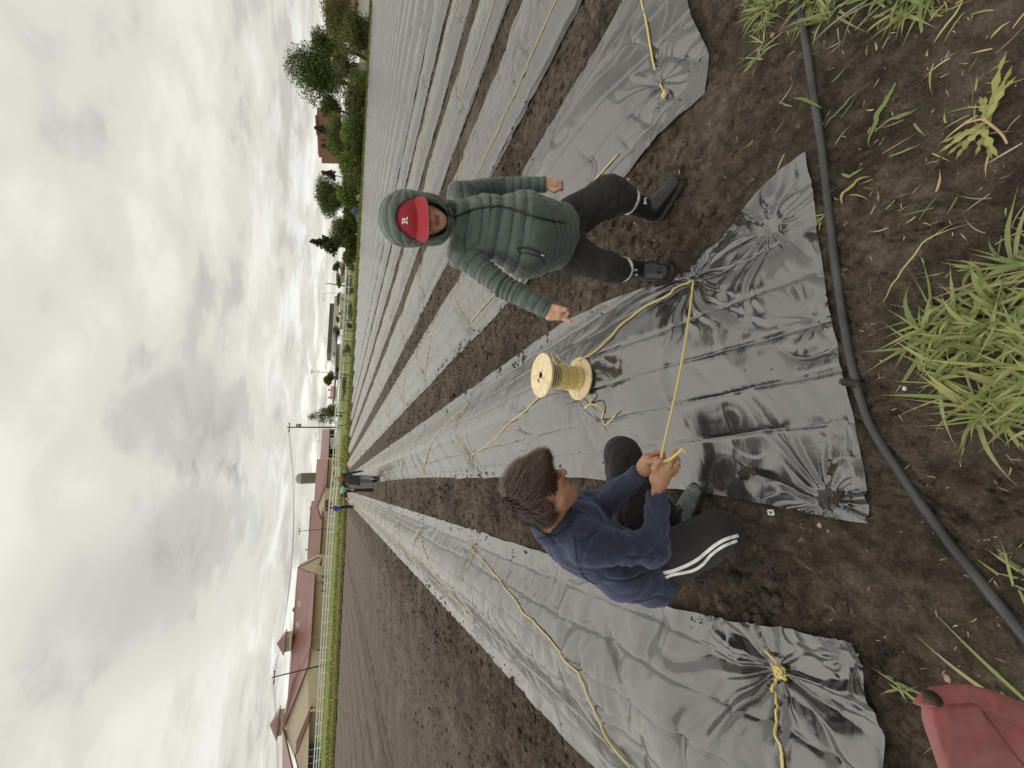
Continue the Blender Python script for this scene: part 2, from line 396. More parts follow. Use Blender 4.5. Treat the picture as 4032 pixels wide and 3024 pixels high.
def m_rope():
    t = NT('yellow_rope'); p = t.pos()
    w = t.N.new('ShaderNodeTexWave'); t.L.new(t.map(p, (1, 1, 1)), w.inputs['Vector']); w.bands_direction = 'DIAGONAL'; w.inputs['Scale'].default_value = 75; w.inputs['Distortion'].default_value = .5
    c = t.mix(t.ramp(w.outputs[0], [(.1, 0.0), (.55, 1.0)]), (.60, .45, .13), (.95, .80, .36))
    return t.fin(c, .5, t.bump(w.outputs[0], .6, .003))
M_ROPE = m_rope()

# (left edge, right edge, near edge) of the three nearest covers as plan curves; the rest run straight out of the picture
PEG_Y = [5.15, 8.25, 11.1, 14.2, 17.3, 20.4, 23.5, 26.6, 29.7, 32.8, 35.9, 39, 42, 45, 48, 51]
def tri(a): return np.abs(((a/np.pi) % 2)-1)*2-1
def film_h(X, Y, a, b, pegs, seed, flat_to, lines):
    """height of the film over its bed; a, b = bed edges, pegs = pinned points, lines = taut rope segments"""
    t = (X-a)/(b-a); w = sst(.07, .21, t)*(1-sst(.79, .94, t)) if seed > 5.5 else sst(.04, .52, t)*(1-sst(.55, .96, t))*1.15
    crown = ((.150+.035*n2(Y*.7, a, 3)) if seed > 5.5 else (.185+.02*n2(Y*.7, a, 3)))*w*(.86+.14*np.sin(np.pi*np.clip(t, 0, 1)))
    crown = crown*((.66+.34*np.sin(np.pi*np.clip(t, 0, 1)))/(.86+.14*np.sin(np.pi*np.clip(t, 0, 1))) if seed > 5.5 else 1)
    crown *= sst(flat_to-.5, flat_to+.9, Y+.25*n2(X*2, 1, 2))
    near = 1-sst(2.5, 5, Y)
    h = crown+.012+.005*near
    # fold lines left by the packaging, running along the sheet
    for k, tc in enumerate((.12, .27, .42, .585, .74, .885)):
        wob = .018*n2(Y*.9, k*3.1+seed, 7)+.006*n2(Y*4, k*5.1+seed, 8); d = (t-tc-wob)*(b-a)
        h -= (.0115+.005*n2(Y*1.3, k, 9))*np.exp(-np.abs(d)/.0085)
        h += .006*np.exp(-np.abs(d)/.06)*np.sign(d+1e-9)*n2(Y*.8+k, seed, 3)
    # crumples: ridged noise, drawn out across the bed, with crisp crests
    u = X+.06*n2(X*5, Y*5, 3+seed); v = Y+.06*n2(X*5, Y*5, 6+seed)
    patch = sst(-.25, .45, n2(X*1.3, Y*.8, seed+11))
    calm = 1-(.75 if seed != 3.0 else .1)*(1-sst(1.4, 2.6, Y)); h += 0 if seed != 3.0 else (1-sst(1.7, 2.8, Y))*(.030+.055*n2(u*1.6+v*.8, v*3.4-u*.9, 91)*np.abs(n2(u*.9, v*1.2, 93))*3+.016*(np.abs(n2(u*3.0-v*1.5, v*6.5+u*1.2, 95))-.2)); h += .014*np.abs(n2(u*1.9, v*4.2, seed+1))*(.4+patch)*calm
    h += .0185*(np.abs(n2(u*3.2+v*2.4, v*6, seed+2))-.25)*(.3+1.0*patch)*calm
    h += .0050*(np.abs(n2(u*11-v*5, v*17, seed+3))-.25)*patch*calm
    h += .010*n2(X*2.1, Y*2.3, seed+4)+(1-near)*(.016*(np.abs(n2(u*1.2, v*3.0, seed+41))-.2)+(.020*n2(X*3.2, Y*.9, seed+43) if seed > 5.5 else 0))
    h += near*.050*(np.abs(n2(u*1.3+v*1.0, v*1.4-u*.8, seed+19))-.2)-near*.030*np.exp(-np.abs(n2(u*2.3-v*1.4, v*2.1+u*1.2, seed+29))/.06)*sst(0, .3, n2(X*2, Y*2, seed+31))
    for (px_, py_, R, dep, amp) in pegs:                     # star-shaped pleats where the sheet is pinned down
        m = (np.abs(X-px_) < 4*R) & (np.abs(Y-py_) < 4*R)
        if not m.any(): continue
        dx, dy = X[m]-px_, Y[m]-py_; r = np.hypot(dx, dy); th = np.arctan2(dy, dx)
        thn = th+.55*n2(np.cos(th)*1.6, np.sin(th)*1.6, seed+px_+.3)+.35*n2(dx*5, dy*5, seed+py_)
        f = amp*np.clip(r/.05, 0, 1)*np.exp(-r/R)*(.6*tri(thn*9+px_*7)+.4*tri(thn*17+2+seed)+.5*n2(np.cos(th)*3, np.sin(th)*3, seed+py_))
        h[m] = h[m]*(1-np.exp(-(r/(.55*R))**1.5)*.45)+f-dep*np.exp(-(r/.035)**2)
    for (x0, y0, x1, y1, wd, dd) in lines:                   # furrow pressed in under a rope, with puckers beside it
        L = math.hypot(x1-x0, y1-y0); ex, ey = (x1-x0)/L, (y1-y0)/L
        s = (X-x0)*ex+(Y-y0)*ey; q = (X-x0)*ey*-1+(Y-y0)*ex; m = (s > -.05) & (s < L+.05) & (np.abs(q) < .25)
        if not m.any(): continue
        h[m] += -dd*np.exp(-(q[m]/wd)**2)+.006*np.exp(-np.abs(q[m])/.10)*np.abs(tri(s[m]*26+n2(s[m]*3, q[m]*4, 5)*3))
    return np.maximum(h, .004)
def film_mesh(lx, rx, ny, y1, a, b, pegs, seed, flat_to, lines, nu, step, g):
    """lx, rx: edge curves [(y, x)...]; ny: near edge [(t, y)...]"""
    s = [0.0]; d = step; y0 = min(p[1] for p in ny)
    while s[-1] < y1-y0: s.append(s[-1]+d); d *= g
    s = np.array(s)/s[-1]; t = np.linspace(0, 1, nu)
    yn = np.interp(t, [p[0] for p in ny], [p[1] for p in ny])+.008*n2(t*9, 3, seed)
    Yg = yn[None, :]+(y1-yn)[None, :]*s[:, None]
    xl = np.interp(Yg, [p[0] for p in lx], [p[1] for p in lx])+.022*n2(Yg*1.3, 5, seed)+.010*n2(Yg*5, 6, seed+1)
    xr = np.interp(Yg, [p[0] for p in rx], [p[1] for p in rx])+.022*n2(Yg*1.3, 9, seed+2)+.010*n2(Yg*5, 8, seed+3)
    Xg = xl*(1-t[None, :])+xr*t[None, :]
    h = film_h(Xg, Yg, a, b, pegs, seed, flat_to, lines)
    e = np.minimum(t, 1-t)[None, :]*(b-a); ed = 1-sst(.02, .12, e); ee = np.maximum(ed, (1-sst(.0, .12, Yg-yn[None, :])))
    bl_ = soil_h(Xg, Yg)
    for ax__ in (0, 1):
        cs_ = np.cumsum(np.insert(np.pad(bl_, [(6, 6) if q == ax__ else (0, 0) for q in (0, 1)], 'edge'), 0, 0, axis=ax__), axis=ax__); bl_ = (np.take(cs_, range(13, cs_.shape[ax__]), ax__)-np.take(cs_, range(0, cs_.shape[ax__]-13), ax__))/13
    base = bl_*.6
    h = h+base*sst(0, 1, .3+.7*ee); h = np.maximum(h, bl_-.03*under(Xg, Yg)+.009)
    return fast_mesh('film', np.stack([Xg, Yg, h], -1).reshape(-1, 3), grid_faces(len(s), nu)), (Xg, Yg, h)
HF = {}
def film_z(k, x, y):                          # height of cover k's film at a point (for ropes and things standing on it)
    Xg, Yg, h = HF[k]; i = int(np.argmin(np.abs(Yg[:, Yg.shape[1]//2]-y))); j = int(np.argmin(np.abs(Xg[i]-x))); i = int(np.argmin(np.abs(Yg[:, j]-y)))
    return float(h[i, j])
def zig(a, b, start, ins=.22):                # rope course: zigzag from peg to peg, alternately along and across the bed
    pts = []
    for i, y in enumerate(PEG_Y):
        l, r = (a+ins+.02*math.sin(y*3), y), (b-ins+.02*math.cos(y*2), y+.12*math.sin(y*5+a))
        pts += [l, r] if start else [r, l]
    return pts
def peglist(a, b, ins=.22):
    return [(a+ins, y, .28, .03, .022) for y in PEG_Y[:8]]+[(b-ins, y, .28, .03, .022) for y in PEG_Y[:8]]
def seglist(pts): return [(p[0], p[1], q[0], q[1], .020, .026 if abs(p[1]-q[1]) < .5 else .010) for p, q in zip(pts[:-1], pts[1:])][:16]
FILM_G = 'black plastic sheets covering the parallel planting beds'
Rz = {k: zig(*BEDS[k], s) for k, s in ((0, 0), (1, 1), (2, 1))}
# centre cover, its near end spread flat and pinned at the corners
cC = film_mesh([(.7, -.21), (.88, -.20), (1.12, -.165), (1.56, -.10), (2.45, -.03), (3.5, 0), (6, .04), (9, .10), (60, .10)],
               [(.7, 1.24), (.80, 1.24), (.95, 1.22), (1.18, 1.09), (1.36, 1.04), (1.62, 1.09), (2.1, 1.18), (2.6, 1.25), (60, 1.25)],
               [(0, .825), (.12, .80), (.5, .79), (.75, .765), (1, .735)], 55.5, 0.0, 1.25,
               [(.98, 1.36, .26, .05, .032), (1.02, .93, .20, .04, .026), (-.13, .935, .26, .05, .030), (.60, 2.35, .22, 0, .018), (.55, .84, .12, .01, .008)]+peglist(0, 1.25), 1.0, 1.1,
               seglist([(.98, 1.36)]+Rz[1][:1])[:0]+seglist(Rz[1]), 250, .0068, 1.0052)
HF[1] = cC[1]; solo('plastic_bed_cover', cC[0], M_FILM, 'glossy black plastic sheet with the wooden rope spool on it, near end spread flat', 'plastic sheet', FILM_G, base=(.6, 1, 0))
cL = film_mesh([(.7, -1.9), (60, -1.9)], [(.8, -.59), (1.02, -.61), (1.4, -.66), (1.9, -.70), (3, -.63), (60, -.65)],
               [(0, .88), (.55, .90), (.68, .93), (.80, .905), (.9, .93), (1, .935)], 54.8, -1.9, -.65,
               [(-.80, 1.26, .34, .05, .050), (-.66, .98, .12, .02, .016), (-1.3, .80, .3, .02, .03), (-.60, 1.5, .16, .02, .02)]+peglist(-1.9, -.65), 3.0, 1.0, seglist(Rz[0])+[(-.8, 1.26, -1.72, 1.20, .02, .014)], 220, .0072, 1.0055)
HF[0] = cL[1]; solo('plastic_bed_cover', cL[0], M_FILM, 'black plastic sheet beside the bare harrowed ground, thick rope knot at its near end', 'plastic sheet', FILM_G, base=(-1.27, 1, 0))
c3 = film_mesh([(1.0, 2.06), (1.1, 1.93), (1.41, 1.97), (2.4, 1.92), (60, 1.93)], [(1, 3.30), (2, 3.22), (60, 3.24)],
               [(0, 1.10), (.08, 1.035), (.3, 1.07), (.55, 1.09), (1, 1.16)], 56, 1.93, 3.24,
               [(2.28, 1.36, .24, .03, .020), (2.0, 1.12, .16, .02, .014)]+peglist(1.93, 3.24), 5.0, 1.3, seglist(Rz[2]), 200, .0085, 1.006)
HF[2] = c3[1]; solo('plastic_bed_cover', c3[0], M_FILM, 'black plastic sheet behind the green jacketed person, its ragged near end showing', 'plastic sheet', FILM_G, base=(2.6, 1.2, 0))
def straight(k, nu, step, g, y0=.9, pegs=True):
    a, b = BEDS[k]; z = zig(a, b, 1); Rz[k] = z; y1 = float(fend((a+b)/2))
    m, hf = film_mesh([(0, a), (70, a)], [(0, b), (70, b)], [(0, y0), (1, y0)], y1, a, b, peglist(a, b) if pegs else [], 2.0*k+1, -2, seglist(z) if pegs else [], nu, step, g)
    HF[k] = hf; return m
FAR = ['third', 'fourth', 'fifth', 'sixth', 'seventh']
for k in range(3, 8):
    solo('plastic_bed_cover', straight(k, 130-10*(k-3), .014, 1.007), M_FILM, '%s black plastic row beyond the sheet carrying the rope spool' % {4: 'third', 5: 'fourth', 6: 'fifth', 7: 'sixth', 3: 'second'}[k] if k > 3 else 'second black plastic row beyond the sheet carrying the rope spool', 'plastic sheet', FILM_G, base=(BEDS[k][0]+.6, 1, 0))
protos = []
for k in (8, 9, 10):
    me = straight(k, 56, .05, 1.012, y0=2.0, pegs=False); protos.append((me, BEDS[k][0]))
cnt = 0
for k in range(8, len(BEDS)):
    me, a0 = protos[k % 3]
    o = bpy.data.objects.new('plastic_bed_cover', me); COL.objects.link(o)
    if k in (8, 9, 10): me.materials.append(M_FILM)
    o.location = (BEDS[k][0]-a0, 0, 0) if k > 10 else (0, 0, 0)
    if k > 10: o.location.x = BEDS[k][0]-a0
    prop(o, 'one of the thin far rows of pale shining plastic close before the hedge', 'plastic sheet', FILM_G)

# ------------------------------------------------------------------ yellow ropes
def drape(k, P, r, lift=.002):
    P = np.array(P, float); z = np.array([max(film_z(k, p[0]+dx, p[1]+dy) for dx, dy in ((0, 0), (.012, 0), (-.012, 0), (0, .012), (0, -.012))) for p in P]); P[:, 2] = z+r+lift; P[:, 2] = np.maximum(P[:, 2], np.convolve(np.pad(P[:, 2], 1, 'edge'), np.ones(3)/3, 'valid')); return P
def rope_on(k, pts, r=.0048, dense=.05, lift=.004):
    P = []
    for (x0, y0), (x1, y1) in zip(pts[:-1], pts[1:]):
        n = max(3, int(math.hypot(x1-x0, y1-y0)/dense)); 
        for i in range(n):
            f = i/n; sag = .02*math.sin(f*math.pi)
            x, y = x0+(x1-x0)*f+.012*n2(f*7, x0+y0, 3)*(1 if 0 < f < 1 else 0), y0+(y1-y0)*f
            P.append((x, y, 0))
    P.append((*pts[-1], 0)); P = np.array(P, float)
    z = np.array([film_z(k, p[0], p[1]) for p in P]); 
    zs = np.maximum(z, np.convolve(np.pad(z, 2, 'edge'), np.ones(5)/5, 'valid')); zs = np.maximum(zs, .5*(np.roll(zs, 1)+np.roll(zs, -1))*(np.arange(len(zs)) % (len(zs)-1) > 0)); P[:, 2] = zs+r+lift*.8
    return P
ROPE_G = 'yellow ropes lacing the plastic sheets down'
def mesh_tube(P, r, n=6, sm=True):
    b = MB(); b.tube(P, r, n); return b.mesh('rope', sm)
lab = {0: 'yellow rope zigzagging down the plastic sheet beside the bare harrowed ground', 2: 'yellow rope lacing the plastic sheet right behind the person in green',
       3: 'yellow rope looped along the second plastic row beyond the rope spool', 4: 'yellow rope looped along the third plastic row beyond the rope spool',
       5: 'yellow rope looped along the fourth plastic row beyond the rope spool', 6: 'faint yellow rope on the fifth plastic row beyond the rope spool', 7: 'faint yellow rope on the sixth plastic row beyond the rope spool'}
def bez(p0, p1, p2, n=14):
    t = np.linspace(0, 1, n)[:, None]; return (1-t)**2*np.array(p0)+2*t*(1-t)*np.array(p1)+t*t*np.array(p2)
for k in range(3, 6):
    solo('yellow_rope', mesh_tube(rope_on(k, [(BEDS[k][0]+.22, 1.4)]+Rz[k], .0042, .12), .0042), M_ROPE, lab[k], 'rope', ROPE_G)
# ------------------------------------------------------------------ land beyond the field
def onterr(px, py, lo=30, hi=600):           # where a line of sight meets the terrain
    for Y in np.concatenate([np.arange(lo, 140, .5), np.arange(140, hi, 3)]):
        p = at(px, py, Y)
        if p[2] <= terrain(p[0], p[1])+.02: return p
    return at(px, py, hi)
def T(x, y): return float(terrain(np.array(float(x)), np.array(float(y))))
def sheet(name, xs, y0f, y1f, nv, lift, mat, amp=.05, seed=1, kind='structure'):
    s = np.linspace(0, 1, nv)[:, None]; X = np.repeat(xs[None], nv, 0); y0 = y0f(xs); y1 = y1f(xs)
    Y = y0[None]+(y1-y0)[None]*s**1.6; Z = terrain(X, Y)+lift+amp*np.abs(n2(X*.8, Y*.8, seed))*np.minimum(1, 8*np.minimum(s, 1-s)+.05)
    me = fast_mesh(name, np.stack([X, Y, Z], -1).reshape(-1, 3), grid_faces(nv, len(xs)))
    o = link(name, me, mat); o['kind'] = kind; return o
def m_ground(name, stops, s1, s2):
    t = NT(name); p = t.pos(); a = t.noise(p, s1, 6, .65); b = t.noise(p, s2, 4, .6)
    c = t.ramp(t.math('ADD', t.math('MULTIPLY', a, .6), t.math('MULTIPLY', b, .4)), stops)
    return t.fin(c, .9, t.bump(b, .8, .05), Specular_IOR_Level=.1)
M_GRASS = m_ground('verge_grass', [(.36, (.11, .15, .032)), (.5, (.19, .225, .055)), (.62, (.33, .31, .13))], .6, 5)
M_STUB = m_ground('stubble', [(.36, (.10, .075, .04)), (.5, (.20, .155, .085)), (.62, (.32, .26, .15))], 1.2, 7)
XS = np.concatenate([np.linspace(-420, -60, 40), np.linspace(-58, 110, 300), np.linspace(115, 420, 40)])
sheet('grass_verge', XS, fend, lambda x: np.full_like(x, 900.0), 90, .06, M_GRASS)
XL = np.linspace(-260, 8, 260)
sheet('stubble_strip', XL, lambda x: fend(x)+4+.8*n2(x*.4, 0, 3)+sst(-4, 8, x)*4, lambda x: fend(x)+12+1.0*n2(x*.3, 5, 3)-sst(-4, 8, x)*5, 14, .12, M_STUB, .14, 4)
sheet('dirt_track', np.linspace(4, 120, 160), lambda x: fend(x)+4.2+.4*n2(x*.3, 1, 2), lambda x: fend(x)+6.2+.4*n2(x*.3, 8, 2), 8, .11, M_STUB, .04, 6)

# grass tufts along the verge
def m_leafcol(name, rough=.6, trans=.0, spec=.3):
    t = NT(name); a = t.attr('Col'); n = t.noise(t.pos(), 1.2, 3)
    c = t.mix(t.ramp(n, [(.4, 0.0), (.62, 1.0)]), a, t.mix(1.0, a, (1.35, 1.25, 1.05), 'MULTIPLY'))
    m = t.fin(c, rough, None, Specular_IOR_Level=spec)
    if trans:
        tb = t.N.new('ShaderNodeBsdfTranslucent'); t.L.new(c, tb.inputs[0]); mx = t.N.new('ShaderNodeMixShader'); mx.inputs[0].default_value = trans
        t.L.new(t.b.outputs[0], mx.inputs[1]); t.L.new(tb.outputs[0], mx.inputs[2]); t.L.new(mx.outputs[0], t.out.inputs[0])
    return m
M_LEAF = m_leafcol('foliage', .6, .3)
def blades_stuff(name, pos, h, w, cols, seed, label=None):
    r = np.random.default_rng(seed); n = len(pos); a = r.uniform(0, 2*np.pi, n); L = h*r.uniform(.5, 1.2, n); lean = r.uniform(0, .6, n)
    d = np.stack([np.cos(a), np.sin(a), 0*a], -1); s = np.stack([-np.sin(a), np.cos(a), 0*a], -1)*(w/2*r.uniform(.6, 1.3, n))[:, None]
    tip = pos+d*(lean*L)[:, None]+np.array([0, 0, 1])*L[:, None]; V = np.stack([pos-s, pos+s, tip], 1).reshape(-1, 3)
    me = fast_mesh(name, V, None, np.arange(3*n).reshape(-1, 3), False); C = np.array(cols)[r.integers(0, len(cols), n)]*r.uniform(.8, 1.2, (n, 1)); set_attr(me, 'Col', np.repeat(C, 3, 0))
    o = link(name, me, M_LEAF); o['kind'] = 'stuff'
    if label: o['label'] = label
    return o
r_ = np.random.default_rng(5); n = 26000
x = r_.uniform(-60, 95, n); y = fend(x)+np.where(r_.random(n) < .6, r_.uniform(-.4, 4.4, n), r_.uniform(9, 20, n)*np.where(x > 8, .6, 1)); z = terrain(x, y)+.06
blades_stuff('verge_tufts', np.stack([x, y, z], -1), .34, .16, [(.13, .17, .035), (.20, .21, .06), (.27, .24, .10), (.09, .12, .03)], 6, 'rough grass tufts along the far end of the field')

# ------------------------------------------------------------------ trees: tapered trunk with limbs, crown of leaf clumps
M_BARK = simple('bark', (.10, .08, .06), .9, .3, 3, .6, 30, .02)
def leaves(blobs, n, size, cols, seed, shell=.55, flat=1.0):
    r = np.random.default_rng(seed); vol = np.array([b[3]*b[4]*b[5] for b in blobs])**(2/3); k = r.choice(len(blobs), n, p=vol/vol.sum()); B = np.array(blobs, float)[k]
    d = r.normal(size=(n, 3)); d /= np.linalg.norm(d, axis=1)[:, None]; rad = shell+(1-shell)*r.random(n)**.6
    lump = 1+.22*n3(d[:, 0]*2.4+k*3, d[:, 1]*2.4, d[:, 2]*2.4)*2
    P = B[:, :3]+d*B[:, 3:6]*(rad*lump)[:, None]
    g = n3(P[:, 0]*.9, P[:, 1]*.9, P[:, 2]*.9); keep = g > -.34; P, d, k = P[keep], d[keep], k[keep]; n = len(P)
    nrm = d+r.normal(size=(n, 3))*.7; nrm /= np.linalg.norm(nrm, axis=1)[:, None]
    u = np.cross(nrm, r.normal(size=(n, 3))); u /= np.linalg.norm(u, axis=1)[:, None]; v = np.cross(nrm, u)*flat
    s = (size*r.uniform(.5, 1.25, n))[:, None]
    V = np.stack([P-u*s*.5, P-v*s*.35, P+u*s*.5, P+v*s*.35], 1).reshape(-1, 3)
    bc = r.uniform(.75, 1.25, len(blobs))[k]
    C = 1.25*np.array(cols)[r.integers(0, len(cols), n)]*(r.uniform(.7, 1.3, n)*bc)[:, None]
    return V, np.arange(4*n).reshape(-1, 4), np.repeat(C, 4, 0)
def blobset(c, rx, ry, rz, n, seed, taper=0.0, spread=.62, sz=(.34, .55)):
    r = np.random.default_rng(seed); out = []
    for i in range(n):
        d = r.normal(size=3); d /= np.linalg.norm(d); q = r.random()**.45*spread; p = d*q; f = 1-taper*(p[2]+.6)
        s = r.uniform(*sz); out.append((c[0]+p[0]*rx*f, c[1]+p[1]*ry*f, c[2]+p[2]*rz, s*rx*max(.35, f), s*ry*max(.35, f), s*rz*.9))
    return out
TREE_COLS = dict(dark=[(.036, .060, .016), (.050, .080, .022), (.066, .098, .028)], mid=[(.060, .095, .022), (.085, .125, .030), (.11, .15, .04)],
                 light=[(.12, .17, .03), (.16, .215, .045), (.20, .245, .06)], olive=[(.085, .095, .030), (.12, .125, .045), (.15, .155, .06)], brown=[(.12, .105, .06), (.16, .14, .085), (.11, .115, .05)],
                 blue=[(.040, .062, .030), (.055, .080, .038), (.072, .095, .048)])
def tree(name, label, cat, cpx, cpy, hu, hv, Y, cols, n, size, seed, group=None, nb=16, taper=0, depth=1.0, shell=.45, flat=1.0, trunk=True, spread=.62, sz=(.34, .55), gap=0):
    """crown centred on line of sight (cpx, cpy) at distance Y; hu, hv = half width / half height in picture px at that distance"""
    c = at(cpx, cpy, Y); sc = Y/ray(cpx, cpy)[1]      # metres per px
    rx, rz = hu*sc*1.1, hv*sc*1.2; n = int(n*1.35); ry = rx*depth
    base = np.array([c[0], c[1], T(c[0], c[1])]); root = thing(name, label, cat, base, group)
    bl = blobset(c, rx, ry, rz, nb, seed, taper, spread, sz); V, Q, C = leaves(bl, n, size, cols, seed, shell, flat)
    V[:, 2] = np.maximum(V[:, 2], base[2]+.05)
    me = fast_mesh('crown', V, Q, None, False); set_attr(me, 'Col', C); link('crown', me, M_LEAF, root)
    if trunk:
        b = MB(); r = np.random.default_rng(seed+1); h = c[2]-base[2]; tr = max(.06, .035*(h+rz))
        top = c+np.array([0, 0, rz*.35]); P = spline([base-[0, 0, .1], base+(c-base)*.5+r.normal(size=3)*[.1, .1, 0]*rx*.3, c, top], 14); b.tube(P, np.linspace(tr, tr*.15, 14), 7)
        for q in bl[:12]:
            s = P[int(r.integers(5, 11))]; e = np.array(q[:3]); m = (s+e)/2+[0, 0, .08*rz]; b.tube(spline([s, m, e], 7), np.linspace(tr*.4, tr*.06, 7), 5)
        b.build('trunk', M_BARK, root, True)
    return root
def z4(x, y): return (1000+x/2.2117, y/2.2117)
def z3(x, y): return (1000+x/2.37, 700+y/2.37)
def z2(x, y): return (1000+x/1.8436, 1300+y/1.8436)
def z1(x, y): return (1000+x/1.796, 2100+y/1.796)
HG = 'trees and bushes of the overgrown hedge line'
C_ = TREE_COLS
tree('broadleaf_tree', 'tallest full green tree of the hedge line, its crown standing high above everything', 'tree', *z4(560, 640), 112, 118, 74, C_['dark']+C_['mid'], 15000, .34, 11, HG, 30, .15)
tree('broadleaf_tree', 'dark green tree leaning against the right flank of the tallest hedge tree', 'tree', *z4(660, 400), 56, 62, 72, C_['mid']+C_['dark'], 7000, .34, 12, HG, 16)
tree('willow_tree', 'olive brown willowy tree in front of the white house', 'tree', *z4(720, 140), 90, 66, 64, C_['olive'], 9000, .26, 13, HG, 18)
tree('willow_tree', 'broad olive bush with dark foot left of the white house', 'shrub', *z4(900, 330), 92, 66, 60, C_['olive']+C_['dark'], 9000, .27, 14, HG, 16)
tree('shrub', 'grey green bush rising before the white wall under the tallest tree', 'shrub', *z4(790, 600), 62, 56, 66, C_['blue']+C_['olive'], 5200, .26, 15, HG, 12)
tree('shrub', 'large dark hedge bush left of the white wall', 'shrub', *z4(905, 850), 88, 56, 60, C_['dark']+C_['olive'], 9000, .27, 16, HG, 16)
tree('shrub', 'bright yellow green bush below the brick building', 'shrub', *z4(850, 1140), 56, 42, 62, C_['light']+C_['mid'], 4600, .27, 17, HG, 12)
tree('shrub', 'dark bushes filling the foot of the hedge under the brick building', 'shrub', *z4(925, 1130), 76, 38, 59, C_['dark'], 6000, .26, 18, HG, 14)
tree('broadleaf_tree', 'mid green tree hiding the foot of the brick building', 'tree', *z4(715, 1165), 72, 56, 70, C_['mid']+C_['olive'], 4800, .28, 19, HG, 12)
tree('shrub', 'yellow green hedge bush below the round tree', 'shrub', *z4(840, 1430), 66, 46, 62, C_['mid']+C_['light'], 5600, .26, 20, HG, 13)
tree('shrub', 'dark hedge bush at the feet of the round tree', 'shrub', *z4(885, 1560), 72, 42, 60, C_['dark']+C_['olive'], 5600, .26, 21, HG, 13)
tree('broadleaf_tree', 'round dense dark green tree standing right of the blue car', 'tree', *z3(705, 170), 82, 60, 70, C_['dark']+C_['mid'], 9500, .28, 22, HG, 20)
tree('shrub', 'bright green bush right beside the blue car', 'shrub', *z3(870, 120), 62, 44, 63, C_['light']+C_['dark'], 5200, .25, 23, HG, 12)
tree('shrub', 'pale thin scrub between the round tree and the spruce', 'shrub', *z3(760, 470), 62, 30, 68, C_['olive']+C_['brown'], 3400, .2, 24, HG, 12, shell=.2)
tree('shrub', 'dark hedge bush directly behind the blue car', 'shrub', *z3(880, 430), 48, 36, 66, C_['mid']+C_['dark'], 3800, .25, 25, HG, 10)
tree('shrub', 'green hedge bush left of the blue car', 'shrub', *z3(890, 600), 44, 30, 68, C_['dark']+C_['mid'], 3600, .25, 26, HG, 10)
tree('shrub', 'last low green bush of the hedge, next to the wire fence', 'shrub', *z3(885, 745), 40, 26, 70, C_['mid']+C_['olive'], 3000, .25, 27, HG, 10)
tree('shrub', 'brownish bare twiggy thicket beside the spruce', 'shrub', *z3(775, 620), 46, 28, 72, C_['brown'], 2600, .18, 28, HG, 10, shell=.2)
for i, (f, p, hu, hv, Yd, lb) in enumerate(((z4, (950, 1000), 80, 30, 63, 'dark low bushes left of the white wall at the hedge foot'), (z4, (900, 1260), 70, 40, 66, 'shadowy bushes between the yellow green bush and the brick building'), (z4, (900, 1420), 70, 40, 66, 'dark bushes behind the yellow green hedge bush'),
        (z4, (835, 1285), 60, 36, 66, 'rounded green bush just left of the yellow green bush'), (z4, (850, 1010), 50, 40, 68, 'tall dark bush right under the brick building'), (z4, (640, 930), 40, 44, 75, 'green flank tree joining the tallest tree to the brick building'), (z4, (955, 740), 50, 28, 60, 'low dark bush directly beside the white wall'), (z3, (900, -10), 60, 34, 66, 'dark bush under the round dense tree'), (z3, (900, 260), 50, 30, 69, 'dark bush filling the gap right of the blue car'), (z3, (850, 540), 60, 34, 74, 'dark bush behind the scrub left of the car'), (z3, (895, 690), 50, 26, 74, 'low dark bush under the spruce'), (z4, (800, 250), 60, 50, 68, 'olive bush between the willowy tree and the tallest tree'))):
    tree('shrub', lb, 'shrub', *f(*p), hu, hv, Yd, C_['dark']+C_['mid'], 4200, .27, 80+i, HG, 12)
def conifer(label, tip, base_px, hw, Y, cols, seed, group=HG, droop=.25, n=14):
    a = at(*tip, Y); sc = Y/ray(*tip)[1]; b = at(*base_px, Y); base = np.array([a[0], a[1], T(a[0], a[1])]); H = a[2]-base[2]; R = hw*sc; lo = (b[2]-base[2])/H
    root = thing('conifer', label, 'tree', base, group); r = np.random.default_rng(seed); mb = MB(); mb.tube([base-[0, 0, .1], base+[0, 0, H*.5], a], [.022*H, .014*H, .01], 7); mb.build('trunk', M_BARK, root, True)
    Vs, Cs = [], []
    for k in range(n*7):
        f = lo+(1-lo)*(k//7+r.random()*.6)/n; th = r.uniform(0, 2*np.pi); L = R*(1-(f-lo)/(1-lo))**.8*r.uniform(.55, 1.1)+.08; m = max(6, int(26*L/R))
        s = r.random(m)**.8; P = base+np.array([0, 0, H*f])+np.stack([np.cos(th)*s*L, np.sin(th)*s*L, -droop*L*s**2+.1*L*s], -1)+r.normal(size=(m, 3))*.07*L
        u = r.normal(size=(m, 3))*.13*R**.4; v = r.normal(size=(m, 3))*.10*R**.4
        Vs.append(np.stack([P-u, P-v, P+u, P+v], 1).reshape(-1, 3)); Cs.append(np.repeat(np.array(cols)[r.integers(0, len(cols), m)]*r.uniform(.7, 1.2, (m, 1)), 4, 0))
    V = np.vstack(Vs); me = fast_mesh('crown', V, np.arange(len(V)).reshape(-1, 4), None, False); set_attr(me, 'Col', np.vstack(Cs)); link('crown', me, M_LEAF, root); return root
conifer('dark pointed spruce rising left of the blue car', z3(527, 590), z3(760, 650), 44, 70, C_['dark']+C_['blue'], 31)
conifer('small dark conifer in front of the brick building', z4(525, 1110), z4(700, 1120), 30, 74, C_['blue'], 32)
conifer('ragged dark conifer at the left end of the brick building', z4(585, 1265), z4(790, 1290), 34, 76, C_['blue']+C_['brown'], 33)
conifer('thin conifer tip poking out beside the round tree', z4(590, 1500), z4(700, 1515), 18, 80, C_['blue'], 34)
BG = 'small distant trees behind the pasture fences'
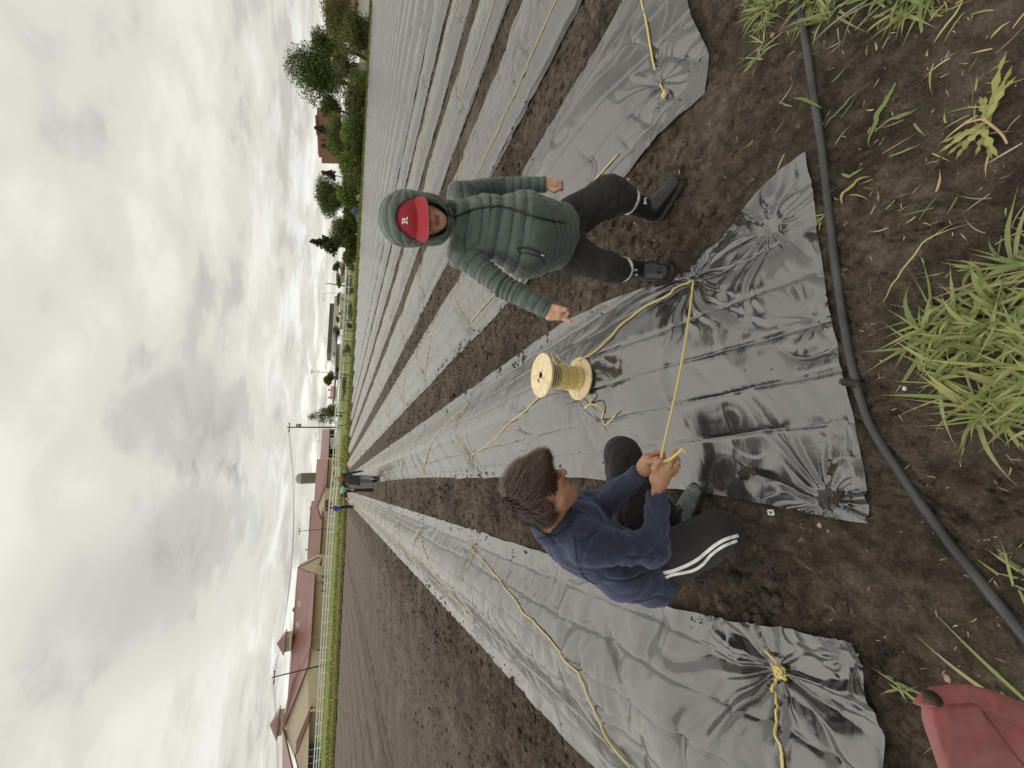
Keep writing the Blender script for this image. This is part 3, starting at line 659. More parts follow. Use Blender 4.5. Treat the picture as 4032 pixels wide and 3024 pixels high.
tree('broadleaf_tree', 'small green tree between the lamp post and the low red roof', 'tree', *z2(545, 340), 30, 20, 140, C_['mid']+C_['olive'], 1600, .5, 41, BG, 10)
tree('broadleaf_tree', 'thin half bare tree close to the tall utility pole', 'tree', *z2(500, 620), 40, 50, 120, C_['olive']+C_['light'], 1500, .34, 42, BG, 14, shell=.1, spread=.75, sz=(.25, .4))
tree('shrub', 'low olive bush under the half bare tree by the utility pole', 'shrub', *z2(555, 600), 38, 24, 118, C_['olive'], 1400, .4, 43, BG, 10)
tree('broadleaf_tree', 'brownish small tree in front of the long dark hall', 'tree', *z3(760, 1470), 36, 16, 160, C_['brown'], 1100, .5, 44, BG, 9)
tree('broadleaf_tree', 'row of low green trees right of the street lamp, before the pale hall', 'tree', *z3(790, 1130), 38, 9, 180, C_['mid'], 1200, .6, 45, BG, 10)
tree('broadleaf_tree', 'green tree behind the brown roofed house', 'tree', *z3(795, 950), 36, 12, 150, C_['mid'], 1100, .5, 46, BG, 9)
tree('broadleaf_tree', 'dark little tree between the spruce and the brown roofed house', 'tree', *z3(765, 830), 22, 13, 130, C_['dark'], 1000, .4, 47, BG, 8)
tree('shrub', 'small olive bush in the middle of the pasture fences', 'shrub', *z3(785, 1320), 14, 12, 170, C_['olive'], 500, .5, 48, BG, 6)

# ------------------------------------------------------------------ buildings
M_STUCCO = simple('tan_stucco', (.62, .54, .41), .9, .06, 1.5, .2, 8, .02)
M_STUCCO_W = simple('pale_wall', (.62, .60, .56), .9, .05, 1.5)
def m_metalroof(name, col, sc):
    t = NT(name); p = t.pos(); w = t.N.new('ShaderNodeTexWave'); t.L.new(t.map(p, (1, .55, 0)), w.inputs['Vector']); w.bands_direction = 'X'; w.inputs['Scale'].default_value = sc
    s = t.ramp(w.outputs[0], [(.0, 1.0), (.22, 0.0)])
    c = t.mix(t.math('MULTIPLY', s, .45), t.mix(t.noise(p, .5, 3), tuple(v*.92 for v in col), tuple(v*1.08 for v in col)), tuple(v*.5 for v in col))
    return t.fin(c, .45, t.bump(s, .8, .05))
M_RED = m_metalroof('red_metal_roof', (.255, .112, .102), .62); M_TRIM_SHADE = simple('dark_red_trim_and_shade', (.17, .045, .045), .5, .1)
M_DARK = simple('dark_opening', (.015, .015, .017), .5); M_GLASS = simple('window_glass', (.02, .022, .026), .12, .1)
M_WHITEP = simple('white_paint', (.80, .80, .77), .5, .05, 4); M_GREY = simple('grey_metal', (.32, .33, .34), .45, .1); M_WOODP = simple('pole_wood', (.09, .07, .055), .9, .2, 4)
M_HALL = simple('dark_cladding', (.085, .09, .10), .6, .12, .2); M_BRICK = simple('brick', (.34, .15, .10), .9, .12, 3)
def A(pts, f, Y):
    Y = np.broadcast_to(Y, (len(pts),)); return np.array([at(*f(*p), float(y)) for p, y in zip(pts, Y)])
def slab(name, pts, f, Y, off, mat, parent, label=None):
    P = A(pts, f, Y); b = MB(); b.prism(P, off)
    o = b.build(name, mat, parent); bm = bmesh.new(); bm.from_mesh(o.data); bmesh.ops.recalc_face_normals(bm, faces=bm.faces); bm.to_mesh(o.data); bm.free()
    if label: o['label'] = label
    return o
def frame_pane(parent, pts, f, Y, mw=.12, mf=None):    # window part: frame proud of the wall, pane inside it
    P = A(pts, f, Y)-np.array([0, .12, 0]); b = MB()
    for i in range(4): b.bar(P[i], P[(i+1) % 4], mw, .14)
    w = b.build('window', mf or M_WHITEP, parent); g = MB(); g.prism(P+[0, .05, 0], (0, .04, 0)); g.build('pane', M_GLASS, w); return w
def Troot(name, label, cat, p, group=None):
    return thing(name, label, cat, (p[0], p[1], T(p[0], p[1])), group)
BG1 = 'farm buildings with red metal roofs'
# D: big gabled barn, left of the picture (near end)
rD = Troot('barn', 'large tan barn gable with dark red eaves and a porch roof', 'barn', at(*z1(480, 1300), 118), BG1)
YD = 112
slab('wall', [(205, 1388), (378, 938), (500, 925), (440, 1700), (440, 1860), (400, 1860)], z1, [YD+4, YD+4, YD+4, YD-2, YD-3, YD-3], (0, 9, 0), M_STUCCO, rD)
slab('roof', [(203, 1388), (232, 1190), (265, 1058), (330, 935), (398, 800), (380, 940)], z1, [YD+3, YD+9, YD+12, YD+14, YD+14.5, YD+3.2], (0, .3, -.25), M_TRIM_SHADE, rD)  # slope turned from the light: its shade is put in by the darker red
slab('roof', [(203, 1388), (199, 1660), (197, 1860), (330, 1860), (262, 1640), (213, 1420)], z1, [YD+3, YD+11, YD+13, YD-3.4, YD+.5, YD+2.7], (0, .3, -.25), M_RED, rD)
slab('porch_wall', [(296, 1560), (385, 1320), (392, 1320), (375, 1860), (372, 1860)], z1, [YD-2, YD-2, YD-2, YD-4, YD-4], (0, 1.6, 0), M_STUCCO, rD)
slab('porch_roof', [(292, 1566), (300, 1470), (398, 1214), (405, 1232), (384, 1330)], z1, [YD-2.4, YD+1.5, YD+2.5, YD+1, YD-2.4], (0, .2, -.22), M_TRIM_SHADE, rD)
slab('fascia', [(292, 1566), (284, 1560), (352, 1860), (362, 1860)], z1, [YD-2.5, YD-2.5, YD-4.6, YD-4.6], (0, .25, 0), M_TRIM_SHADE, rD)
slab('porch_post', [(398, 1262), (470, 1250), (470, 1238), (398, 1250)], z1, YD-2, (0, .3, 0), M_STUCCO, rD)
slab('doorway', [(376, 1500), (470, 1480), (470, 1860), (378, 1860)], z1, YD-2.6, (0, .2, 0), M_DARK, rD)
for k in range(7): slab('stall_bar', [(380, 1530+48*k), (460, 1522+48*k), (460, 1527+48*k), (380, 1535+48*k)], z1, YD-2.9, (0, .08, 0), M_GREY, rD)
slab('vent', [(228, 1362), (262, 1356), (262, 1390), (230, 1396)], z1, YD+3.8, (0, .1, 0), M_GREY, rD)
def cupola(parent, apex, e1, e2, b1, b2, Y):      # four-sided louvred cupola with a pyramid roof
    a = at(*z1(*apex), Y); p = at(*z1(*e1), Y); q = at(*z1(*e2), Y); w = abs(p[0]-q[0])/2; cx, cz = (p[0]+q[0])/2, (p[2]+q[2])/2
    lo = (at(*z1(*b1), Y)[2]+at(*z1(*b2), Y)[2])/2; b = MB(); c = [(cx+sx*w, Y+sy*w, cz) for sx, sy in ((-1, -1), (1, -1), (1, 1), (-1, 1))]
    b.add(c+[(cx, Y, a[2])], [(0, 3, 2, 1)], [(0, 1, 4), (1, 2, 4), (2, 3, 4), (3, 0, 4)]); cu = MB(); cu.box((cx, Y, (cz+lo)/2), (w*1.45, w*1.45, cz-lo)); 
    cc = cu.build('cupola', M_STUCCO, parent); b.build('cupola_roof', M_RED, cc)
    g = MB()
    for k in range(5): g.box((cx, Y-w*.74, lo+(cz-lo)*(.42+.12*k)), (w*1.2, .06, .08))
    g.build('louvre', M_GREY, cc); return cc
cupola(rD, (110, 1355), (188, 1245), (165, 1432), (215, 1300), (200, 1400), YD+9)
# C: the long barn with the gable end B at its right
rC = Troot('barn', 'long tan barn with red ribbed roof, two skylights and a cupola', 'barn', at(*z1(520, 400), 150), BG1)
slab('roof', [(308, 238), (283, 560), (262, 850), (235, 1190), (265, 1060), (330, 935), (400, 795), (414, 560), (430, 290)], z1, [150, 143, 139, 133, 133.5, 132, 128, 132, 138], (0, .3, -.3), M_RED, rC)
slab('wall', [(428, 286), (400, 795), (392, 940), (520, 940), (530, 700), (540, 286)], z1, [140, 130, 128, 128, 132, 140], (0, 8, 0), M_STUCCO, rC)
slab('gable_wall', [(312, 240), (458, 168), (545, 165), (545, 288), (430, 290)], z1, [146, 151, 151, 140, 140], (0, 6, 0), M_STUCCO, rC)
slab('gable_trim', [(308, 240), (314, 240), (432, 290), (427, 294)], z1, [145.5, 145.5, 139.5, 139.5], (0, .3, 0), M_TRIM_SHADE, rC)
slab('gable_trim', [(308, 240), (314, 240), (464, 166), (456, 164)], z1, [145.5, 145.5, 150.5, 150.5], (0, .3, 0), M_TRIM_SHADE, rC)
for y in (312, 364, 415): 
    dx = (y-312)*-.06; frame_pane(rC, [(484+dx, y-15), (513+dx, y-15), (512+dx, y+15), (483+dx, y+15)], z1, 139.5-(y-312)*.02, .1, M_GREY)
for y in (825, 846, 866): frame_pane(rC, [(449, y-8), (480, y-8), (479, y+6), (448, y+6)], z1, 127.6, .08, M_GREY)
slab('awning', [(478, 172), (484, 174), (478, 232), (460, 228)], z1, 142, (0, 1.2, 0), M_TRIM_SHADE, rC)
for y, x in ((497, 322), (648, 312)): slab('skylight', [(x-8, y-20), (x+10, y-20), (x+9, y+20), (x-9, y+18)], z1, 136, (0, .2, .1), M_STUCCO_W, rC)
for xa, ya, xb, yb in ((430, 352, 505, 340), (404, 740, 492, 712)): slab('downpipe', [(xa, ya-2), (xb, yb-2), (xb, yb+2), (xa, ya+2)], z1, 127 if ya > 500 else 138.6, (0, .1, 0), M_GREY, rC)
cupola(rC, (160, 775), (234, 690), (212, 845), (278, 715), (262, 815), 140)
cupola(rC, (268, 540), (284, 522), (282, 556), (290, 525), (288, 552), 150)
# A: link wing right of the gable
rA = Troot('barn', 'low tan link wing with red roof right of the long barn', 'barn', at(*z1(520, 80), 162), BG1)
slab('roof', [(375, 195), (395, -120), (408, -230), (490, -220), (463, 165)], z1, [162, 172, 176, 168, 156], (0, .3, -.3), M_RED, rA)
slab('wall', [(463, 170), (488, -235), (560, -235), (540, 170)], z1, [158, 170, 170, 158], (0, 8, 0), M_STUCCO, rA)
slab('roof_vent', [(360, 115), (392, 108), (392, 118), (362, 122)], z1, 160, (0, .4, 0), M_GREY, rA)
# F/E: the barn behind the people, with silo
rE = Troot('barn', 'red roofed tan barn with small square windows, silo behind it', 'barn', at(*z2(590, 1200), 168), BG1)
slab('roof', [(457, 937), (427, 1372), (482, 1385), (490, 1395), (462, 1276), (520, 1132), (528, 1100), (538, 935)], z2, [186, 178, 172, 168, 172, 170, 172, 176], (0, .3, -.3), M_RED, rE)
slab('wall', [(538, 925), (524, 1150), (600, 1150), (604, 925)], z2, [178, 173, 173, 178], (0, 8, 0), M_STUCCO, rE)
slab('gable_wall', [(461, 1278), (518, 1150), (600, 1150), (590, 1395), (494, 1394)], z2, [168, 168, 168, 165, 165], (0, 8, 0), M_STUCCO, rE)
slab('gable_trim', [(456, 1278), (464, 1276), (524, 1132), (518, 1128)], z2, 167.4, (0, .3, 0), M_TRIM_SHADE, rE)
slab('gable_trim', [(456, 1278), (464, 1276), (498, 1396), (490, 1398)], z2, 164.6, (0, .3, 0), M_TRIM_SHADE, rE)
for y in (963, 1040, 1112): frame_pane(rE, [(570-(y-963)*.06, y-9), (588-(y-963)*.06, y-9), (588-(y-963)*.06, y+9), (570-(y-963)*.06, y+9)], z2, 175-(y-963)*.02, .1, M_DARK)
slab('awning', [(518, 1232), (540, 1232), (538, 1315), (515, 1313)], z2, 163, (0, 1.5, 0), M_TRIM_SHADE, rE)
frame_pane(rE, [(553, 1248), (575, 1248), (573, 1275), (552, 1275)], z2, 164, .1, M_WHITEP)
for y in (1279, 1347): slab('roof_vent', [(436+(y-1279)*.2, y-5), (452+(y-1279)*.2, y-5), (452+(y-1279)*.2, y+6), (436+(y-1279)*.2, y+6)], z2, 170, (0, .6, .1), M_GREY, rE)
rE2 = Troot('shed', 'open sided red roofed shed with dark bays right of the barn', 'shed', at(*z2(580, 820), 190), BG1)
slab('roof', [(495, 722), (480, 936), (540, 934), (549, 714)], z2, [204, 196, 186, 193], (0, .3, -.3), M_RED, rE2)
slab('shaded_back_wall', [(540, 925), (548, 716), (590, 716), (592, 925)], z2, [194, 200, 200, 194], (0, .4, 0), M_DARK, rE2)  # near-black colour paints the shade inside the open bays
for y in (722, 760, 812, 860, 905): slab('post', [(545, y-2), (592, y-2), (592, y+2), (545, y+2)], z2, 189, (0, .25, 0), M_STUCCO_W, rE2)
slab('bay_wall', [(552, 780), (592, 780), (592, 858), (556, 858)], z2, 189.5, (0, .3, 0), M_STUCCO_W, rE2)
s0 = at(*z2(446, 1073), 205); s1 = at(*z2(340, 1073), 205); w = 38/1.8436*205/ray(*z2(400, 1073))[1]
rS = Troot('silo', 'grey round silo with domed metal cap behind the barns', 'silo', s0)
def m_silo():
    t = NT('silo_block'); v = t.N.new('ShaderNodeTexBrick'); t.L.new(t.map(t.pos(), (1, 1, 1), (math.pi/2, 0, 0)), v.inputs[0]); v.inputs['Scale'].default_value = 1.2
    for k, c in (('Color1', (.20, .18, .15, 1)), ('Color2', (.15, .135, .115, 1)), ('Mortar', (.26, .25, .22, 1))): v.inputs[k].default_value = c
    return t.fin(v.outputs[0], .9)
b = MB(); zb = T(s0[0], s0[1]); b.lathe([(w, 0), (w, s1[2]-zb)], (s0[0], s0[1], zb), 28); b.build('shaft', m_silo(), rS, True)
b = MB(); b.lathe([(w*1.03, -.4), (w*1.03, .2)]+[(w*math.cos(a), .2+w*.85*math.sin(a)) for a in np.linspace(0, 1.55, 9)], (s0[0], s0[1], s1[2]), 28); b.build('dome', M_GREY, rS, True)
# beyond the pasture
rH = Troot('hall', 'long white industrial hall with a dark upper storey on the horizon', 'building', at(*z3(790, 1400), 300))
slab('upper_storey', [(708, 1172), (680, 1632), (716, 1636), (720, 1600), (750, 1172)], z3, 300, (0, 20, 0), M_HALL, rH)
slab('lower_wall', [(752, 1100), (718, 1659), (765, 1690), (800, 1110)], z3, 296, (0, 20, 0), M_STUCCO_W, rH)
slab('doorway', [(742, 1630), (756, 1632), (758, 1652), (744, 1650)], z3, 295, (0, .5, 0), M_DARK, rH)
rW = Troot('building', 'low white walled building with dark doors behind the pasture fence', 'building', at(*z3(860, 1200), 150))
slab('wall', [(803, 1082), (800, 1345), (850, 1345), (852, 1082)], z3, 150, (0, 8, 0), M_STUCCO_W, rW)
slab('sign_panel', [(790, 1256), (812, 1256), (812, 1277), (790, 1277)], z3, 149, (0, .2, 0), M_HALL, rW)
for y in (1120, 1240, 1300): slab('door', [(815, y), (848, y), (848, y+14), (815, y+14)], z3, 149.6, (0, .3, 0), M_GREY, rW)
rB = Troot('house', 'brown roofed beige house left of the spruce', 'house', at(*z3(840, 850), 130))
slab('roof', [(786, 800), (800, 778), (838, 790), (816, 912)], z3, [138, 138, 130, 130], (0, .4, -.3), simple('brown_roof', (.30, .17, .12), .8), rB)
slab('wall', [(812, 800), (812, 905), (850, 905), (850, 800)], z3, 131, (0, 6, 0), simple('beige_wall', (.42, .36, .26), .9), rB)
rL = Troot('shed', 'very long low shed with black roof edge beyond the arena', 'shed', at(*z2(620, 350), 150))
slab('roof', [(585, 0), (598, 120), (592, 330), (566, 600), (573, 602), (600, 332), (606, 122), (592, 0)], z2, 150, (0, 9, .4), M_HALL, rL)
slab('wall', [(605, 100), (598, 330), (622, 330), (630, 100)], z2, 151, (0, 7, 0), M_STUCCO_W, rL)
slab('duct', [(596, 270), (596, 295), (616, 300), (620, 270)], z2, 149, (0, 2, 0), M_DARK, rL)
rR = Troot('shed', 'small bright red roofed shed with two roof vents right of the half bare tree', 'shed', at(*z2(590, 450), 170))
slab('roof', [(556, 406), (552, 500), (574, 500), (576, 406)], z2, [178, 178, 170, 170], (0, .3, -.3), simple('bright_red_roof', (.42, .06, .05), .5), rR)
slab('wall', [(573, 408), (573, 498), (600, 498), (600, 408)], z2, 171, (0, 6, 0), M_STUCCO_W, rR)
for y in (432, 488): slab('roof_vent', [(538, y-5), (538, y+5), (556, y+5), (556, y-5)], z2, 174, (0, .8, 0), M_GREY, rR)
# brick building above the hedge
def m_brickb():
    t = NT('red_brick'); c = t.mix(t.noise(t.pos(), .8, 4), (.23, .120, .092), (.31, .165, .128)); return t.fin(c, .9)
M_BRK = m_brickb()
rK = Troot('brick_building', 'tall red brick building with toothed parapet standing above the hedge', 'building', at(*z4(640, 1100), 190))
slab('wall', [(548, 935), (549, 1155), (560, 1190), (760, 1190), (760, 930)], z4, [190, 184, 186, 186, 190], (0, 14, 0), M_BRK, rK)
slab('annexe_wall', [(583, 1190), (585, 1272), (760, 1280), (760, 1190)], z4, 188, (0, 12, 0), M_BRK, rK)
for k in range(7): slab('merlon', [(532+k*1.5, 1001+k*25), (550, 1001+k*25), (550, 1011+k*25), (532+k*1.5, 1011+k*25)], z4, 186, (0, 1.2, 0), M_BRK, rK)
for (x, y) in ((605, 985), (628, 985), (605, 1010), (628, 1010), (650, 990), (612, 1215), (635, 1215), (612, 1240), (635, 1240)):
    slab('window', [(x-9, y-5), (x+8, y-5), (x+8, y+4), (x-9, y+4)], z4, 183.4, (0, .4, 0), M_GLASS, rK)
slab('window', [(596, 1072), (610, 1072), (610, 1086), (596, 1086)], z4, 183, (0, .4, 0), M_GLASS, rK)
# white house at the right-hand end
rHs = Troot('house', 'white walled house with brown red roof behind the olive tree at the edge', 'house', at(*z4(990, 60), 70))
slab('wall', [(885, -200), (878, 182), (1000, 190), (1004, -200)], z4, 70, (0, 7, 0), simple('white_stucco', (.78, .78, .77), .8), rHs)
slab('roof', [(800, -200), (812, 60), (850, 110), (880, 130), (884, 20), (884, -200)], z4, [76, 76, 75, 68.8, 68.8, 68.8], (0, .4, -.3), simple('brown_red_roof', (.25, .09, .06), .8), rHs)
slab('eave_board', [(862, -200), (862, 110), (882, 110), (884, -200)], z4, 68.4, (0, .2, 0), simple('taupe_board', (.22, .18, .14), .8), rHs)
slab('window', [(895, 22), (912, 22), (912, 34), (897, 34)], z4, 69.6, (0, .2, 0), M_GLASS, rHs)
rT = Troot('house', 'tall orange brick block at the extreme edge behind the olive tree', 'building', at(*z4(720, 10), 110))
slab('wall', [(624, -260), (624, 36), (860, 40), (860, -260)], z4, 110, (0, 10, 0), M_BRK, rT)
rV = Troot('garden_wall', 'white wall with wire mesh glimpsed through the bushes under the tallest tree', 'wall', at(*z4(960, 650), 72))
slab('wall', [(842, 545), (840, 760), (1005, 760), (1000, 545)], z4, 72, (0, .5, 0), M_STUCCO_W, rV)
# ------------------------------------------------------------------ fences
def rail_fence(name, label, path, spacing, H, rails, pw, rw, rh, mat, group=None, cat='fence', pmat=None):
    P = np.array(path, float); seg = np.linalg.norm(np.diff(P, axis=0), axis=1); L = np.r_[0, np.cumsum(seg)]; n = int(L[-1]/spacing)+1
    s = np.linspace(0, L[-1], n); X = np.interp(s, L, P[:, 0]); Yv = np.interp(s, L, P[:, 1]); Z = np.array([T(a, b)+.04 for a, b in zip(X, Yv)])
    root = thing(name, label, cat, (X[0], Yv[0], Z[0]), group); pm = None
    for i in range(n):
        if pm is None:
            b = MB(); b.box((X[0], Yv[0], Z[0]+H*.5-.1), (pw, pw, H+.2)); o = b.build('post', pmat or mat, root); pm = o.data
        else:
            o = bpy.data.objects.new('post', pm); COL.objects.link(o); o.parent = root; o.location = (X[i]-X[0], Yv[i]-Yv[0], Z[i]-Z[0])
    for hr in rails:
        b = MB()
        for i in range(n-1): b.bar((X[i], Yv[i]-pw*.5-rw*.5, Z[i]+hr), (X[i+1], Yv[i+1]-pw*.5-rw*.5, Z[i+1]+hr), rw, rh)
        b.build('rail', mat, root)
    return root
rail_fence('board_fence', 'white three rail board fence running before the tan barns', 'fence' and [(-92, 121), (-56, 108), (-9.5, 92), (2, 76)], 2.7, 1.5, (.38, .86, 1.36), .20, .06, .23, M_WHITEP, 'white board fences') if False else rail_fence('board_fence', 'white three rail board fence running before the tan barns', [(-92, 121), (-56, 108), (-9.5, 92), (3, 76)], 2.7, 1.5, (.38, .86, 1.36), .20, .06, .23, M_WHITEP, 'white board fences')
rail_fence('board_fence', 'white board fence of the paddock right of the tall utility pole', [(3.4, 82), (9, 84), (14, 96)], 2.2, 1.4, (.45, .88, 1.3), .17, .05, .20, M_WHITEP, 'white board fences')
rail_fence('arena_rail', 'white arena rail with pale boards curving behind the wire fence', [(13, 92), (20, 86), (30, 92), (40, 90), (52, 94), (66, 100)], 3.2, 1.7, (.9, 1.55), .16, .06, .26, M_WHITEP, None, 'fence')
rail_fence('wire_fence', 'thin wire fence on grey wooden posts along the grass verge', [(9, 66), (18, 64), (28, 66), (40, 70), (50, 74), (60, 80)], 1.9, 1.4, (.25, .5, .75, 1.0, 1.28), .10, .02, .028, M_GREY, None, 'fence', M_WOODP)
for i, (x0, x1, y, h, c) in enumerate(((14, 19, 72, 1.1, 'mid'), (21, 24, 71, 1.4, 'olive'), (30, 34, 76, .9, 'mid'), (42, 45, 80, 1.2, 'olive'), (26.5, 28, 71, 1.2, 'mid'), (36, 38, 77, 1.0, 'brown'))):
    c0 = ((x0+x1)/2, y, T((x0+x1)/2, y)+h*.5); rt = thing('shrub', ['wide low green bush', 'olive bush', 'low green bush on the right', 'olive bush farthest right', 'narrow green bush', 'brown dry bush'][i]+' growing behind the wire fence', 'shrub', (c0[0], c0[1], c0[2]-h*.5), 'bushes behind the wire fence')
    V, Q, Cc = leaves(blobset(c0, (x1-x0)*.5, .8, h*.6, 8, 60+i), 900, .22, C_[c], 60+i); V[:, 2] = np.maximum(V[:, 2], c0[2]-h*.5); me = fast_mesh('crown', V, Q, None, False); set_attr(me, 'Col', Cc); link('crown', me, M_LEAF, rt)
# a few pale things in the pasture behind the fence: troughs and wraps
for i, (f, p, w, h, m) in enumerate(((z3, (880, 1240), 2.2, 1.3, M_DARK), (z3, (880, 1300), 1.4, 1.0, M_GREY), (z2, (600, 780), 3.0, 1.2, M_WHITEP), (z3, (875, 1000), 5.0, 1.6, M_HALL))):
    p3 = at(*f(*p), 104); b = MB(); z = T(p3[0], p3[1]); b.box((p3[0], p3[1], z+h*.45), (w, 1.2, h*.7)); b.box((p3[0], p3[1], z+h*.85), (w*.9, 1.1, h*.2)); b.box((p3[0]-w*.4, p3[1], z+.1), (.2, 1.0, .35)); b.box((p3[0]+w*.4, p3[1], z+.1), (.2, 1.0, .35))
    solo('water_trough', b.mesh(), m, ['dark trough on short legs among the arena rails', 'grey trough beside the dark one in the arena', 'white trough by the open shed', 'long dark trough right of the white building'][i], 'trough', 'troughs in the pasture')

# ------------------------------------------------------------------ poles and wires
def pole(name, label, top, base, Y, r, mat, arm=None, group=None, cat='pole', lamp=None):
    a = at(*top, Y); b0 = at(*base, Y); z = T(b0[0], b0[1]); root = thing(name, label, cat, (b0[0], b0[1], z), group)
    mb = MB(); mb.tube([(b0[0], Y, z-.2), (a[0], Y, a[2])], [r, r*.65], 8); mb.build('shaft', mat, root, True)
    if arm:
        mb = MB(); mb.bar((a[0]-arm, Y-.15, a[2]-.5), (a[0]+arm, Y-.15, a[2]-.5), .12, .16); c = mb.build('crossarm', mat, root)
        for s in (-.9, 0, .9):
            mb = MB(); mb.lathe([(.0, 0), (.09, 0), (.06, .12), (.09, .16), (0, .26)], (a[0]+s*arm, Y-.15, a[2]-.42), 8); mb.build('insulator', M_GREY, c, True)
    if lamp:
        mb = MB(); mb.bar((a[0], Y, a[2]), (a[0]+lamp, Y, a[2]+.05), .09, .09); c = mb.build('arm', mat, root); mb = MB(); mb.box((a[0]+lamp, Y, a[2]), (.9*abs(lamp)/1.2, .35, .18)); mb.build('lamp_head', M_GREY, c)
    return a
a1 = pole('utility_pole', 'leaning brown utility pole in front of the big barns', z1(125, 1020), z1(515, 925), 105, .17, M_WOODP, 1.2, 'utility poles')
a2 = pole('utility_pole', 'tall dark utility pole with transformer beside the open shed', z2(240, 705), z2(612, 705), 100, .19, M_WOODP, 1.0, 'utility poles')
mb = MB(); tp = at(*z2(325, 690), 100); mb.lathe([(0, -.5), (.32, -.5), (.32, .5), (.1, .6), (0, .6)], tp, 12); tr = bpy.data.objects[[o.name for o in bpy.data.objects if o.name.startswith('utility_pole')][-1]]; mb.build('transformer', M_GREY, tr, True)
LP = 'slim lamp posts around the farm'
pole('lamp_post', 'lamp post with flat head rising in front of the red shed roof', z2(447, 805), z2(590, 808), 150, .11, M_GREY, None, LP, 'lamp post', 2.2)
pole('lamp_post', 'lamp post before the front gable of the barn behind the people', z2(397, 1295), z2(575, 1290), 150, .10, M_GREY, .6, LP, 'lamp post')
pole('lamp_post', 'darker lamp post between the gabled barn and the link wing', z2(317, 1460), z2(570, 1440), 140, .12, M_WOODP, .9, LP, 'lamp post')
pole('lamp_post', 'tall lamp post by the small green tree', z2(408, 300), z2(600, 310), 130, .13, M_GREY, .7, LP, 'lamp post')
pole('lamp_post', 'thin lamp post right of the long dark hall', z3(650, 1078), z3(800, 1060), 170, .11, M_GREY, None, LP, 'lamp post', -2.6)
pole('lamp_post', 'thin lamp post in front of the dark hall storey', z3(665, 1500), z3(760, 1490), 190, .11, M_GREY, None, LP, 'lamp post', -2.6)
pole('lamp_post', 'thin lamp post left of the dark hall', z2(522, 228), z2(600, 222), 170, .11, M_GREY, None, LP, 'lamp post', -2.2)
pole('chimney_stack', 'slim grey stack right of the dark hall', z3(675, 985), z3(785, 1000), 260, .6, M_GREY, None, None, 'chimney')
for j, (dx, dz) in enumerate(((-1.05, 0), (0, .1), (1.05, 0))):
    P0 = a1+np.array([dx, 0, dz-.3]); P1 = a2+np.array([dx*.8, 0, dz-.3]); P2 = P0+(P0-P1)*1.2; t = np.linspace(0, 1, 24)[:, None]
    w_ = lambda A_, B_: A_*(1-t)+B_*t-np.array([0, 0, 1])*2.2*(4*t*(1-t))
    b = MB(); b.tube(np.vstack([w_(P2, P0), w_(P0, P1)[1:]]), .022, 5); solo('power_line', b.mesh('w', True), M_HALL, ['leftmost', 'middle', 'rightmost'][j]+' of the three power lines strung between the utility poles', 'cable', 'power lines', base=P1)

